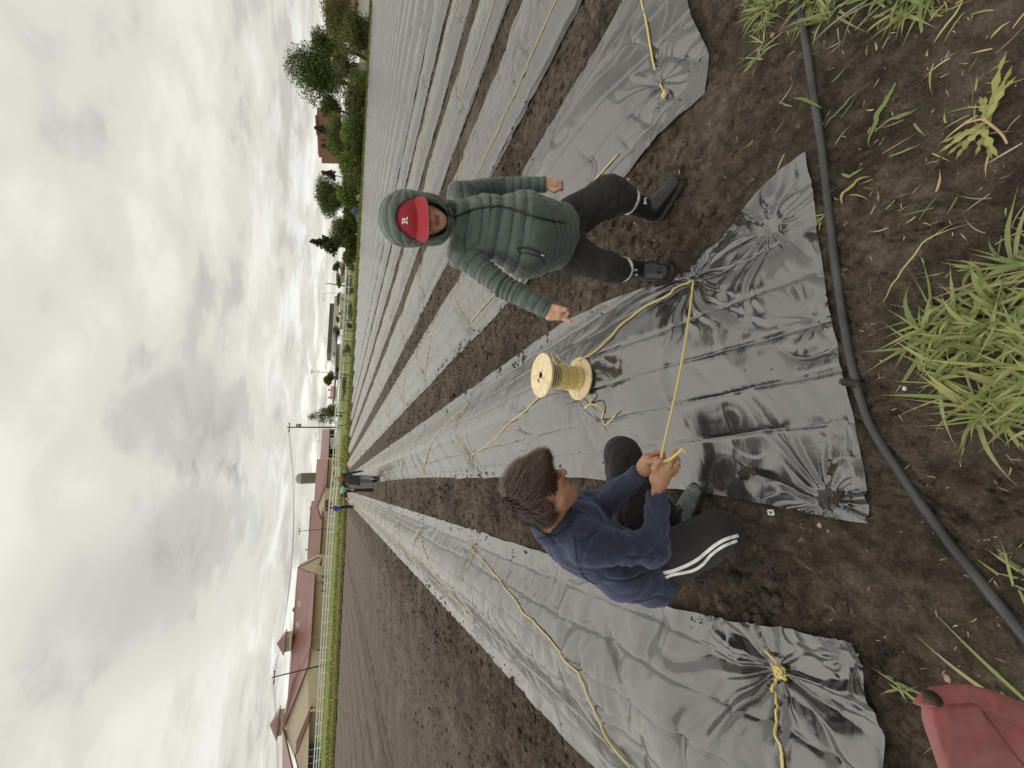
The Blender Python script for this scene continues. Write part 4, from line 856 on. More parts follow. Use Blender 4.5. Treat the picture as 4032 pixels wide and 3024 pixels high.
# ------------------------------------------------------------------ blue car at the hedge
def car():
    c = onterr(1409, 868, 40); Yc = 68.0; c = at(1409, 868, Yc); z0 = T(c[0], c[1])+.1; root = thing('parked_car', 'light blue hatchback parked on the verge before the hedge', 'car', (c[0], c[1], z0))
    L, W, Hh = 4.05, 1.75, 1.5; d = np.array([ray(1411, 868)[0], ray(1411, 868)[1], 0]); side = np.array([-d[1], d[0], 0]); side /= np.linalg.norm(side); side = -side   # towards the right of the picture
    ang = math.atan2(side[1], side[0]); R = np.array([[math.cos(ang), -math.sin(ang), 0], [math.sin(ang), math.cos(ang), 0], [0, 0, 1]])
    o = np.array([c[0], c[1], z0]); S = 1.13
    prof = [(-2.0, .32), (-2.03, .7), (-1.92, .95), (-1.6, 1.0), (-.9, 1.45), (.55, 1.48), (1.25, 1.02), (1.85, .86), (2.02, .66), (2.02, .32)]   # x forward = picture right
    prof = [(-x, z) for x, z in prof]
    blue = simple('car_paint', (.13, .33, .62), .25, .03, 1, 0, 1, .1, Coat_Weight=.6)
    def sect(pr, w0, taper):
        V = []
        for s in (-1, 1): V += [(x, s*(w0-(taper*max(0, z-.95))), z) for x, z in pr]
        return np.array(V)
    b = MB(); k = len(prof); V = sect(prof, W/2, .32)*S@R.T+o; j = np.arange(k); b.add(V, np.stack([j, (j+1) % k, k+(j+1) % k, k+j], -1), None)
    from mathutils.geometry import tessellate_polygon
    tt = np.array(tessellate_polygon([[Vector((x, z, 0)) for x, z in prof]])); b.T.append(tt); b.T.append(tt[:, ::-1]+k); b.build('body', blue, root)
    for nm, pr in (('side_window', [(1.35, 1.02), (.75, 1.40), (.10, 1.43), (.10, 1.0)]), ('side_window', [(.0, 1.0), (.0, 1.43), (-.5, 1.42), (-1.08, 1.03)])):
        b = MB(); P = [(x, -(W/2-.32*max(0, z-.95)+.012), z) for x, z in pr]; b.prism(np.array(P)*S@R.T+o, R@np.array([0, .02, 0])); b.build(nm, M_GLASS, root)
    b = MB(); P = [(-.66, -.7, 1.44), (-.66, .7, 1.44), (-1.26, .78, 1.06), (-1.26, -.78, 1.06)]; b.prism(np.array(P)*S@R.T+o, R@np.array([-.015, 0, .03])); b.build('windscreen', M_GLASS, root)
    for x in (-1.3, 1.28):
        for s in (-1, 1):
            cc = (np.array([x, s*.80, .31])*S)@R.T+o; ax_ = R@np.array([0, 1, 0]); b = MB(); b.lathe([(0, -.1), (.2, -.1), (.34, -.09), (.35, 0), (.34, .09), (.2, .1), (0, .1)], cc, 18, ax_); w = b.build('wheel', M_DARK, root, True)
            b = MB(); b.lathe([(0, -.12), (.19, -.115), (.2, -.1)], cc, 14, ax_*1.0); b.build('rim', M_GREY, w, True)
    b = MB(); b.box((np.array([-1.93, -.55, .78])*S)@R.T+o, (.16, .34, .16), ang); b.build('headlight', M_WHITEP, root)
    b = MB(); b.box((np.array([-1.93, .55, .78])*S)@R.T+o, (.16, .34, .16), ang); b.build('headlight', M_WHITEP, root)
    b = MB(); b.box((np.array([-2.0, 0, .45])*S)@R.T+o, (.12, 1.7, .2), ang); b.build('bumper', M_DARK, root)
    b = MB(); b.box((np.array([-.7, -.95, 1.05])*S)@R.T+o, (.18, .14, .12), ang); b.build('wing_mirror', blue, root)
car()
# ------------------------------------------------------------------ irrigation pipe
S22 = 4032/2212
def gpts(L, z=0.0, s=1.0): return np.array([gz(a*s, b*s, z) for a, b in L])
M_PIPE = simple('black_pipe', (.055, .053, .055), .42, .35, 6, .35, 60, .002)
pp = gpts([(1680, -420), (1700, -180), (1725, 0), (1755, 200), (1785, 400), (1800, 550), (1830, 750), (1870, 900), (1950, 1030), (2050, 1170), (2130, 1270), (2212, 1370), (2330, 1520), (2480, 1700)], .012, S22)
P = spline(pp, 200); P[:, 2] = np.maximum(np.convolve(np.pad(soil_h(P[:, 0], P[:, 1]), 6, 'edge'), np.ones(13)/13, 'valid'), -.01)+.0125
rp = thing('irrigation_pipe', 'black irrigation pipe lying across the mud in front of the plastic sheets', 'pipe', P[60])
b = MB(); b.tube(P, .0138*(1+.03*n2(np.arange(200)*.3, 0, 3)), 16); b.build('pipe', M_PIPE, rp, True)
c0 = gz(3372, 1512, .02); c1 = gz(3335, 1505, .02); ax_ = (c1-c0)/np.linalg.norm(c1-c0); b = MB(); prof = []
for k in range(6): prof += [(.009, k*.0075), (.015, k*.0075+.001), (.015, k*.0075+.004), (.009, k*.0075+.005)]
b.lathe([(0, -.01)]+prof+[(.011, .05), (0, .05)], c0, 16, ax_); b.build('barbed_connector', M_PIPE, rp)

# ------------------------------------------------------------------ wooden rope spool
def m_wood():
    t = NT('plywood_flange'); p = t.co(); g = t.noise(t.map(p, (3, 14, 3), (0, 0, .6)), 5, 5, .6, .6); g2 = t.noise(t.map(p, (8, 8, 8)), 4, 3)
    c = t.mix(t.ramp(g, [(.38, 0.0), (.62, 1.0)]), (.78, .62, .34), (.95, .84, .56)); c = t.mix(t.math('MULTIPLY', t.ramp(g2, [(.5, 0.0), (.62, 1.0)]), .35), c, (.50, .37, .18))
    return t.fin(c, .6, t.bump(g, .2, .002))
M_FLANGE = m_wood()
sb = gz(2284, 1491, .14); zb = max(film_z(1, sb[0]+.13*r__*math.cos(a__), sb[1]+.13*r__*math.sin(a__)) for r__ in (0, .5, 1) for a__ in np.linspace(0, 6.28, 16))+.001; sb = gz(2284, 1491, zb)
stp = at(2138, 1478, gz(2284, 1491, zb)[1]); hs = .455-zb-.02; R_f = .142
axs = stp-sb; HS_ = float(np.linalg.norm(axs)); axs /= np.linalg.norm(axs)
sb = gz(2284, 1491, zb); hs = HS_
rsp = thing('rope_spool', 'wooden spool with two round plywood flanges, half wound with yellow rope', 'spool', sb)
def flange(name, c):
    b = MB(); b.lathe([(.020, .0), (R_f-.003, .0), (R_f, .003), (R_f, .013), (R_f-.003, .016), (.020, .016), (.020, 0)], c, 56, axs)
    o = b.build(name, M_FLANGE, rsp, False); return o
flange('flange', sb); ft = flange('flange', sb+axs*hs)
b = MB(); b.lathe([(.0, -.002), (.0205, -.002), (.0205, .0172), (.016, .0172), (.016, .004), (0, .004)], sb+axs*hs, 24, axs); b.build('bore', simple('dark_bore', (.05, .035, .02), .8), ft)
x_ = np.cross((0, 1., 0), axs); x_ /= np.linalg.norm(x_); y_ = np.cross(axs, x_)
for a in (.7, 2.2, 3.9, 5.4):
    b = MB(); b.lathe([(0, .0165), (.005, .0168), (.005, .014)], sb+axs*hs+.034*(math.cos(a)*x_+math.sin(a)*y_), 10, axs); b.build('bolt_hole', M_DARK, ft)
b = MB(); P0 = sb+axs*(hs+.0172)+.062*(-.95*y_*0-.55*x_+-.6*y_*-1)*.9
b.box(P0, (.036, .015, .0008), .9); b.build('stamp_mark', simple('grey_stamp', (.30, .27, .24), .8), ft)
b = MB(); b.lathe([(.072, .012), (.072, hs+.002)], sb, 40, axs); b.build('core', simple('blue_core', (.055, .13, .20), .5, .1), rsp, True)
# windings: a tight helix over the lower two thirds, a few loose turns above
nt_ = 25; a = np.linspace(0, 2*np.pi*nt_, nt_*40); hh = .022+np.minimum(a/(2*np.pi)*.0077, 1); lo = a > 2*np.pi*21
hh = .022+a/(2*np.pi)*.0076; hh = np.where(lo, hh+(a-2*np.pi*21)/(2*np.pi)*.011, hh); rr = .0765+.0025*np.sin(a*.13)
P = sb+axs*hh[:, None]+rr[:, None]*(np.cos(a)[:, None]*x_+np.sin(a)[:, None]*y_)
b = MB(); b.tube(P, .0042, 6); b.build('wound_rope', M_ROPE, rsp, True)
b = MB(); b.lathe([(.073, .018), (.0775, .02), (.0775, .18), (.073, .182)], sb, 40, axs); b.build('rope_layer', simple('under_rope', (.60, .42, .10), .6), rsp, True)

# ------------------------------------------------------------------ ropes of the two near covers, the loose ends and the knot
def onfilm(k, px, py, up=.006):
    p = gz(px, py, .12)
    for _ in range(4): p = gz(px, py, film_z(k, p[0], p[1])+up)
    return p
L0 = rope_on(1, Rz[1], .0048, .06)
q = lambda x, y: (2000+x/3.686, 1300+y/3.686)
seg = [onfilm(1, *p, .008) for p in ((2730, 1105), (2690, 1128), (2640, 1160), (2560, 1200), (2490, 1250), (2420, 1310), (2360, 1370), (2320, 1400), (2290, 1422))]
seg[-1][2] += .02; seg[-2][2] += .008
solo('yellow_rope', mesh_tube((lambda A_: np.vstack([drape(1, A_[:52], .0058), A_[52:]+[0, 0, .004]]))(spline(np.array(seg), 60)), .0058, 8), M_ROPE, 'yellow rope running over the sheet from the pin to the lower flange of the spool', 'rope', ROPE_G)
# from the spool's far side to the first left-hand pin, then zigzag away
top = sb+axs*(hs-.02)-x_*.0+np.array([-.045, -.02, 0]); fl = onfilm(1, 2095, 1590, .008)
seg = [sb+axs*.215+np.array([-.07, -.05, 0]), onfilm(1, 2128, 1556, .05), fl]+[onfilm(1, *p, .007) for p in ((2060, 1625), (2005, 1665), (1960, 1715), (1900, 1765), (1860, 1790))]
P = np.vstack([spline(np.array(seg), 60), L0]); solo('yellow_rope', mesh_tube(P, .0054, 7), M_ROPE, 'yellow rope leading from the spool and zigzagging away down the same sheet', 'rope', ROPE_G)
t1 = [q(900, 880), q(1010, 850), q(1130, 885), q(1200, 960), q(1205, 1030), q(1180, 1080), q(1120, 1130), q(1110, 1125), q(1180, 1080), q(1260, 1078), q(1340, 1110), q(1388, 1190), q(1362, 1280), q(1400, 1372), q(1460, 1345), q(1510, 1290), q(1562, 1225)]
seg = [onfilm(1, *p, .010+.02*(i in (3, 4, 9, 10, 15, 16))) for i, p in enumerate(t1)]; seg[0][2] += .03; seg[1][2] += .03
solo('yellow_rope', mesh_tube(spline(np.array(seg), 110), .0050, 8), M_ROPE, 'curly loose rope end squiggling on the sheet beside the lower flange', 'rope', ROPE_G)
up = [(700, 545, .22), (712, 500, .24), (660, 430, .26), (640, 330, .25), (690, 340, .22), (760, 430, .18), (840, 475, .15), (920, 465, .14), (1000, 410, .155), (1045, 372, .17)]
solo('yellow_rope', mesh_tube(spline(np.array([gz(*q(x, y), z) for x, y, z in up]), 60), .0046, 8), M_ROPE, 'slack rope loop sticking out between the two spool flanges', 'rope', ROPE_G)
up = [(1000, 400, .155), (920, 480, .15), (872, 540, .17), (910, 580, .185), (1010, 620, .185), (1078, 690, .16), (1060, 770, .14), (980, 850, .13), (920, 890, .125)]
solo('yellow_rope', mesh_tube(spline(np.array([gz(*q(x, y), z) for x, y, z in up]), 60), .0046, 8), M_ROPE, 'rope strand drooping over the windings onto the lower flange', 'rope', ROPE_G)
# near knot on the left-hand sheet, with its short tail and the long rope to the frame
k0 = onfilm(0, 3070, 2640, .016)
def onf0(px, py, up=.006): return onfilm(0, px, py, up)
seg = [k0]+[onf0(*p, .009) for p in ((3058, 2700), (3060, 2780), (3070, 2860), (3075, 2940), (3083, 3024), (3090, 3120), (3100, 3240))]
kn = MB(); kn.tube(drape(0, spline(np.array(seg), 80), .0054), .0054, 8); kn.tube(spline(np.array([k0, onf0(3055, 2605, .02), onf0(3035, 2585, .016), onf0(3012, 2562, .012)]), 24), .0052, 8)
r = np.random.default_rng(4); P = []
for i in range(90):
    a = i/90*2*np.pi*4.5; P.append(k0+np.array([.017*math.cos(a), -.006+.020*math.sin(a*1.3+.4)*.8, .010+.010*math.sin(a*.77)])+.022*np.array([0, (i/90-.5), 0]))
kn.tube(np.array(P), .0052, 7)
solo('yellow_rope', kn.mesh('r', True), M_ROPE, 'yellow rope tied in a thick knot on the sheet nearest the camera', 'rope', ROPE_G)
far = [onf0(*p, .008) for p in ((2520, 3080), (2470, 3000), (2300, 2700), (2200, 2560), (2100, 2440), (1980, 2300), (1900, 2200), (1850, 2155))]
P = np.vstack([drape(0, spline(np.array(far), 150), .0054), rope_on(0, [r_ for r_ in Rz[0]], .0048, .06)]); solo('yellow_rope', mesh_tube(P, .0056, 7), M_ROPE, lab[0], 'rope', ROPE_G)
k2 = [onfilm(2, *p, .008) for p in ((2618, 372), (2600, 330), (2575, 260), (2560, 180), (2545, 90), (2525, 0), (2505, -120))]
P = np.vstack([spline(np.array(k2), 40)]); b = MB(); b.tube(P, .0058, 8); kk = k2[0]
P = [kk+np.array([.012*math.cos(a), .012*math.sin(a*1.4), .004+.008*math.sin(a*.6)]) for a in np.linspace(0, 18, 60)]; b.tube(np.array(P), .0055, 6)
solo('yellow_rope', b.mesh('r', True), M_ROPE, 'yellow rope with a small knot on the sheet end at the right-hand edge', 'rope', ROPE_G)
solo('yellow_rope', mesh_tube(rope_on(2, [(2.12, 1.75)]+Rz[2], .005, .06), .0054), M_ROPE, lab[2], 'rope', ROPE_G)
# taut piece between the kneeling person's hand and the right-hand pin
HAND_ROPE = dp(2600, 1815, 1.46)
ta = onfilm(1, 2730, 1105, .01); P = np.array([ta*(1-f)+HAND_ROPE*f-np.array([0, 0, .02*math.sin(math.pi*f)]) for f in np.linspace(0, 1, 30)])
P = np.vstack([P, [HAND_ROPE+(dp(2618, 1822, 1.45)-HAND_ROPE)*.5, dp(2632, 1812, 1.44), dp(2650, 1800, 1.43), dp(2668, 1785, 1.42), dp(2685, 1768, 1.41), dp(2694, 1770, 1.41), dp(2698, 1783, 1.41)]])
solo('yellow_rope', mesh_tube(P, .0052, 8), M_ROPE, 'taut yellow rope held in the hands of the crouching person', 'rope', ROPE_G)
# steel pins
M_STEEL = simple('dark_steel', (.05, .05, .055), .4)

# ------------------------------------------------------------------ grass, weeds and litter near the camera
M_BLADE = m_leafcol('grass_blade', .45, .35, .4)
def blade(mb, C, base, d, L, w, curve, col, r, twist=.3, n=9, droop=1.0):
    s = np.linspace(0, 1, n); side = np.cross(d, (0, 0, 1.)); side = side/(np.linalg.norm(side)+1e-6)
    P = base+d*(L*s)[:, None]+np.array([0, 0, -1])*(droop*curve*L*s**2.2)[:, None]+side*(twist*L*s**2*r.uniform(-.6, .6))[:, None]
    P[:, 2] = np.maximum(P[:, 2], base[2]+.004+.004*r.random())
    W = w*(.35+.65*np.sin(np.pi*np.clip(s*1.15+.12, 0, 1)))*np.clip((1-s)*3.2, 0, 1); W[-1] = .0004
    nrm = np.array([0, 0, 1.])*w*.22
    V = np.stack([P-side*W[:, None]/2+nrm*(W/w)[:, None], P, P+side*W[:, None]/2+nrm*(W/w)[:, None]], 1).reshape(-1, 3)
    mb.add(V, grid_faces(n, 3)); tone = np.array(col)*r.uniform(.8, 1.2); yel = .2 if r.random() > .14 else .85; C.append(np.repeat((tone*(1-yel*s[:, None])+np.array([.42, .36, .16])*yel*s[:, None]), 3, 0))
GC = [(.25, .32, .13), (.30, .37, .18), (.20, .27, .10), (.37, .41, .21), (.33, .39, .16)]
def clump(name, label, cat, spots, n, Lr, wr, seed, el=(.15, 1.2), outw=None, group=None, cols=GC, droop=(.15, .9)):
    r = np.random.default_rng(seed); mb = MB(); C = []
    for i in range(n):
        cx, cy, rad = spots[r.integers(len(spots))]; a = r.uniform(0, 2*np.pi); q_ = rad*math.sqrt(r.random()); b0 = np.array([cx+q_*math.cos(a), cy+q_*math.sin(a), 0]); b0[2] = float(soil_h(b0[0], b0[1]))-.004
        az = r.uniform(0, 2*np.pi) if outw is None or r.random() > .75 else outw+r.normal()*.8
        e = r.uniform(*el); d = np.array([math.cos(az)*math.cos(e), math.sin(az)*math.cos(e), math.sin(e)])
        blade(mb, C, b0, d, r.uniform(*Lr), r.uniform(*wr), r.uniform(*droop), cols[r.integers(len(cols))], r)
    me = mb.mesh('g', True); set_attr(me, 'Col', np.vstack(C)); return solo(name, me, M_BLADE, label, cat, group, base=(*[np.mean([s[j] for s in spots]) for j in (0, 1)], 0))
WG = 'green weeds growing in the mud near the camera'
g1 = lambda px, py: gz(px, py, 0)[:2]
def sp(*L): return [(*g1(a, b_), rad) for a, b_, rad in L]
_rr = np.random.default_rng(77); BIG = []
while len(BIG) < 95:
    _x, _y = _rr.uniform(3580, 4300), _rr.uniform(960, 1800)
    if ((_x-4060)/460)**2+((_y-1350)/340)**2 < 1: BIG.append((*g1(_x, _y), .012))
clump('grass_clump', 'big lush clump of pale green grass at the near edge of the picture', 'grass', BIG, 640, (.07, .25), (.0045, .0125), 51, (.12, 1.15), None, WG, droop=(.15, .9))
clump('grass_clump', 'grass tuft straddling the pipe at the right-hand edge', 'grass', sp((3040, 20, .04), (3200, -10, .05), (3260, 60, .03)), 120, (.09, .22), (.006, .012), 52, (.1, 1.0), None, WG)
clump('grass_clump', 'feathery small weed tuft close to the sheet end at the right-hand edge', 'grass', sp((2975, 40, .03), (3010, 90, .02), (2960, 0, .03)), 150, (.04, .11), (.003, .006), 53, (.1, .9), None, WG)
clump('grass_clump', 'grass tuft at the right-hand edge, on the far side of the pipe from the sheets', 'grass', sp((3540, -20, .05), (3620, -30, .05), (3470, -40, .03)), 90, (.10, .24), (.006, .012), 54, (.1, .9), None, WG)
clump('grass_clump', 'sparse blades sprouting between the pipe and the small feathery weed', 'grass', sp((3000, 190, .02), (2990, 230, .01)), 26, (.05, .13), (.004, .008), 55, (.02, .5), None, WG, droop=(.0, .4))
clump('grass_clump', 'long arching grass blades beside the red jacket', 'grass', sp((4010, 2790, .03), (4050, 2840, .04), (3960, 2760, .02)), 16, (.18, .34), (.008, .013), 56, (.12, .45), 1.9, WG, droop=(.0, .4))
clump('grass_clump', 'little curled grass plant between the red jacket and the sheet', 'grass', sp((3545, 2690, .008), (3560, 2720, .01)), 14, (.05, .10), (.006, .010), 57, (.2, 1.0), None, WG)
clump('grass_clump', 'small grass tuft at the bottom right, beside the pipe', 'grass', sp((4010, 2240, .02), (4030, 2300, .03)), 18, (.06, .14), (.005, .010), 58, (.1, .8), None, WG)
clump('grass_clump', 'short sprigs poking out by the corner of the sheet at the pipe', 'grass', sp((3225, 880, .01),), 9, (.03, .06), (.004, .008), 59, (.1, .8), None, WG)
# torn blades lying loose on the mud
def loose(n, seed, area, Lr, wr, cols, name, label, zf=None):
    r = np.random.default_rng(seed); mb = MB(); C = []
    for i in range(n):
        px = r.uniform(*area[0]); py = r.uniform(*area[1]); p = gz(px, py, 0)
        if (p[1] > .74 and any(a-.02 < p[0] < b+.02 for a, b in BEDS[:4])) or not (-4 < p[0] < 4): continue
        p[2] = float(soil_h(p[0], p[1]))+.003; a = r.uniform(0, 2*np.pi); blade(mb, C, p, np.array([math.cos(a), math.sin(a), .04]), r.uniform(*Lr), r.uniform(*wr), .05, cols[r.integers(len(cols))], r, .8, 7)
    me = mb.mesh(name, True); set_attr(me, 'Col', np.vstack(C)); o = link(name, me, M_BLADE); o['kind'] = 'stuff'; o['label'] = label
STRAW = [(.55, .42, .25), (.62, .50, .34), (.45, .33, .18), (.70, .62, .48)]
loose(120, 61, ((2950, 4032), (0, 1000)), (.02, .10), (.002, .007), GC+STRAW[:2], 'torn_grass', 'torn green and yellow grass blades strewn over the mud')
loose(420, 62, ((2300, 4032), (-100, 3100)), (.004, .030), (.0012, .003), STRAW, 'straw_bits', 'pale straw bits scattered on the dark soil')
loose(500, 63, ((1500, 2700), (-100, 3100)), (.008, .05), (.003, .007), STRAW, 'straw_bits', 'pale straw bits scattered on the farther soil')
def lone(label, pts, w, col, lift=.006, group='single torn leaves lying on the mud'):
    P = spline(gpts(pts), 16); P[:, 2] = soil_h(P[:, 0], P[:, 1])+lift+.008*np.sin(np.linspace(0, 3.1, 16)); T_ = np.gradient(P, axis=0); sd = np.cross(T_, (0, 0, 1.)); sd /= np.linalg.norm(sd, axis=1)[:, None]
    W = w*np.sin(np.linspace(.25, 3.1, 16)); V = np.stack([P-sd*W[:, None]/2+[0, 0, w*.15], P, P+sd*W[:, None]/2+[0, 0, w*.15]], 1).reshape(-1, 3)
    me = fast_mesh('b', V, grid_faces(16, 3)); set_attr(me, 'Col', np.tile(col, (48, 1))); solo('leaf_blade', me, M_BLADE, label, 'leaf', group)
k1 = lambda x, y: (2600+x/1.545, y/1.545)
lone('long green blade lying across the middle of the mud near the right edge', [k1(1430, 500), k1(1390, 600), k1(1330, 700), k1(1300, 790), k1(1270, 900)], .016, (.24, .33, .11))
lone('thin green stalk forking from the long blade', [k1(1300, 800), k1(1400, 745), k1(1500, 710), k1(1580, 655)], .008, (.26, .34, .12))
lone('green blade draped over the pipe', [k1(820, 600), k1(880, 612), k1(950, 640), k1(1000, 668)], .010, (.22, .30, .09), .02)
lone('straight thin stalk lying right beside the pipe', [k1(1000, 775), k1(1080, 690), k1(1150, 620), k1(1230, 535)], .006, (.28, .36, .13))
lone('yellowing blade lying between the pipe and the big clump', [k1(1115, 1245), k1(1130, 1180), k1(1200, 1110), k1(1290, 1070)], .012, (.38, .38, .16))
lone('pale straw stalk running to the right-hand edge', [k1(1660, 260), k1(1730, 170), k1(1800, 80), k1(1850, -30)], .007, (.55, .50, .28))
lone('small curled blade under the long blades', [k1(1110, 1060), k1(1160, 1075), k1(1250, 1030)], .010, (.30, .36, .14))
lone('pale dry stalk near the right-hand edge of the mud', [k1(2010, 240), k1(2070, 190), k1(2140, 130)], .007, (.50, .48, .26))
lone('long yellow stem bending out of the big clump', [(3500, 1195), (3560, 1110), (3640, 1000), (3720, 940), (3860, 890)], .005, (.55, .58, .25), .05)
# dandelion plant pulled out and left lying
def dandelion():
    base = gz(3880, 470, 0); root = thing('dandelion_plant', 'uprooted dandelion with toothed yellow green leaves and a pale root', 'weed', (base[0], base[1], 0)); r = np.random.default_rng(9)
    for tip, L in (((3700, 600), 1), ((3790, 590), 1), ((3905, 625), 1), ((3930, 620), 1), ((3880, 380), 1), ((4000, 300), 1), ((3960, 200), .9), ((3740, 560), 1), ((3700, 560), 1), ((3725, 610), 1), ((3760, 625), 1), ((3840, 610), 1), ((3860, 380), 1), ((3990, 260), 1), ((3930, 340), 1)):
        a = gz(3880+r.uniform(-15, 15), 480+r.uniform(-15, 15), .01); e = gz(*tip, .012); s = np.linspace(0, 1, 25); P = a*(1-s)[:, None]+e*s[:, None]; P[:, 2] = soil_h(P[:, 0], P[:, 1])+.008+.02*np.sin(s*3.1)*r.random()
        T_ = np.gradient(P, axis=0); sd = np.cross(T_, (0, 0, 1.)); sd /= np.linalg.norm(sd, axis=1)[:, None]; W = .016*(np.sin(np.clip(s*1.05, 0, 1)*3.1)**.7*.7+.1)*(1+.55*tri(s*3.14*7)); W = np.maximum(W, .002)
        V = np.stack([P-sd*W[:, None]/2, P+[0, 0, -.002], P+sd*W[:, None]/2], 1).reshape(-1, 3); me = fast_mesh('leaf', V, grid_faces(25, 3)); set_attr(me, 'Col', np.tile(np.array((.42, .43, .17))*r.uniform(.8, 1.15), (75, 1))); link('leaf', me, M_BLADE, root)
    m = simple('pale_stem', (.52, .36, .24), .6)
    for Lp in ([(3885, 470), (3860, 470), (3820, 480), (3790, 490)], [(3870, 470), (3900, 490), (3945, 530), (3965, 565)]):
        b = MB(); P = spline(np.array([gz(*p, .018) for p in Lp]), 14); b.tube(P, np.linspace(.004, .0025, 14), 6); b.build('stem', m, root, True)
dandelion()
# little things lying about
M_CLIPW = simple('white_plastic', (.78, .77, .73), .5)
c = gz(3031, 2018, .02); c[2] = float(soil_h(c[0], c[1]))+.008; b = MB()
for dx, dy, sx, sy in ((-.008, 0, .007, .026), (.008, 0, .007, .026), (0, -.0095, .010, .007), (0, .0095, .010, .007)): b.box(c+[dx, dy, 0], (sx, sy, .006), 0)
solo('plastic_clip', b.mesh(), M_CLIPW, 'small square white plastic clip with a hole lying in the mud', 'clip')
def stone(px, py, s, col, label, grp='small pebbles in the mud'):
    c = gz(px, py, 0); c[2] = float(soil_h(c[0], c[1]))+s*.3; bm = bmesh.new(); bmesh.ops.create_icosphere(bm, subdivisions=2, radius=1); V = np.array([v.co[:] for v in bm.verts]); Fc = np.array([[v.index for v in f.verts] for f in bm.faces]); bm.free()
    V = V*(1+.5*n3(V[:, 0]*1.3+px, V[:, 1]*1.3, V[:, 2]*1.3))[:, None]*np.array([1, .75, .6])*s+c; solo('pebble', fast_mesh('p', V, None, Fc), simple('pebble_'+str(px), col, .7), label, 'pebble', grp)
stone(3232, 2067, .010, (.50, .34, .22), 'orange brown pebble below the near corner of the middle sheet')
stone(3266, 2090, .006, (.35, .27, .22), 'small brown pebble next to the orange one')
stone(3043, 138, .013, (.36, .22, .18), 'reddish pebble among the blades at the right-hand edge')
stone(3955, 2190, .013, (.20, .18, .13), 'dull olive pebble in the mud near the bottom edge by the pipe')
stone(3735, 2668, .012, (.42, .28, .20), 'pinkish pebble half hidden behind the red jacket')
stone(3560, 1530, .008, (.75, .70, .58), 'pale crumb lying between the pipe and the grass clump')
c = gz(1515, 1885, .02); c[2] = float(soil_h(c[0], c[1]))+.06; b = MB(); b.box(c, (.16, .10, .13), .4); b.box(c+[0, 0, .07], (.13, .07, .02), .4); solo('white_box', b.mesh(), M_CLIPW, 'small white carton standing on the path at the feet of the far woman', 'carton')
# clods and dirt lying on the near sheets
def dirt_on(k, spots, label):
    r = np.random.default_rng(70+k); bm = bmesh.new(); bmesh.ops.create_icosphere(bm, subdivisions=1, radius=1); bv = np.array([v.co[:] for v in bm.verts]); bf = np.array([[v.index for v in f.verts] for f in bm.faces]); bm.free(); mb = MB()
    for (px, py, sd, n, s) in spots:
        c = onfilm(k, px, py, 0)
        for i in range(n):
            x, y = c[0]+r.normal()*sd, c[1]+r.normal()*sd; q_ = s*r.uniform(.3, 1); z = film_z(k, x, y)+q_*.25; mb.add(bv*(1+.3*r.normal(size=(len(bv), 1)))*q_*[1, 1, .5]+[x, y, z], None, bf)
    o = link('dirt_crumbs', mb.mesh('d', True), M_SOIL); o['kind'] = 'stuff'; o['label'] = label
dirt_on(1, [(3278, 1840, .010, 26, .009), (3300, 1965, .012, 30, .009), (3265, 1975, .008, 12, .008), (3340, 1960, .008, 10, .007), (1760, 1620, .05, 20, .010), (1990, 1410, .05, 14, .009), (2330, 1230, .05, 16, .007), (2500, 1110, .03, 10, .006)], 'crumbs of mud lying on the middle sheet')
dirt_on(0, [(3590, 2560, .01, 8, .006), (2020, 2190, .03, 16, .008), (2735, 2445, .02, 8, .006), (2650, 2330, .03, 8, .005)], 'crumbs of mud lying on the nearest sheet')

# ------------------------------------------------------------------ the photographer's red jacket, just inside the corner
def m_canvas():
    t = NT('red_canvas'); p = t.co(); n = t.noise(p, 14, 4); f = t.noise(p, 900, 3, .7); c = t.mix(t.ramp(n, [(.35, 0.0), (.65, 1.0)]), (.25, .066, .066), (.32, .090, .088))
    return t.fin(c, .85, t.bump(f, .35, .0015), Sheen_Weight=.25)
M_CAN = m_canvas()
def pillow(poly, D, th, bulge, nseed, rows=14, tilt=(0, 0)):
    """closed cloth panel with a rounded, folded front; poly is its outline seen from the front, D its depth"""
    poly = np.array(poly, float); c = poly.mean(0); m = len(poly); L = np.r_[0, np.cumsum(np.linalg.norm(np.diff(np.vstack([poly, poly[:1]]), axis=0), axis=1))]; s = np.linspace(0, L[-1], 120, endpoint=False)
    pc = np.vstack([poly, poly[:1]]); px = np.interp(s, L, pc[:, 0]); py = np.interp(s, L, pc[:, 1]); V = []
    for i, f in enumerate(np.linspace(0, 1, rows)):
        x, y = px*(1-f)+c[0]*f, py*(1-f)+c[1]*f; e = 1-(1-min(1, f*3.2))**2; dd = D+tilt[0]*(x-c[0])+tilt[1]*(y-c[1])-bulge*e*th-.006*n2(x/160, y/160, nseed)*e-.003*n2(x/45, y/90, nseed+2)*e
        V.append(np.array([dp(a, b_, d_) for a, b_, d_ in zip(x, y, dd)]))
    fr = np.vstack(V); back = np.array([dp(a, b_, D+th+tilt[0]*(a-c[0])+tilt[1]*(b_-c[1])) for a, b_ in zip(px, py)]); ctr = dp(c[0], c[1], D+th)
    V = np.vstack([back, fr, ctr]); Q = grid_faces(rows+1, 120, True); j = np.arange(120); Tt = np.stack([np.full(120, len(V)-1), (j+1) % 120, j], -1); return fast_mesh('panel', V, Q, Tt)
jr = thing('jacket', 'corner of a red canvas jacket with a dark metal snap, worn by the photographer', 'jacket', dp(3900, 2900, .52))
jx = lambda x, y: (3550+x/3.913, 2600+y/3.913)
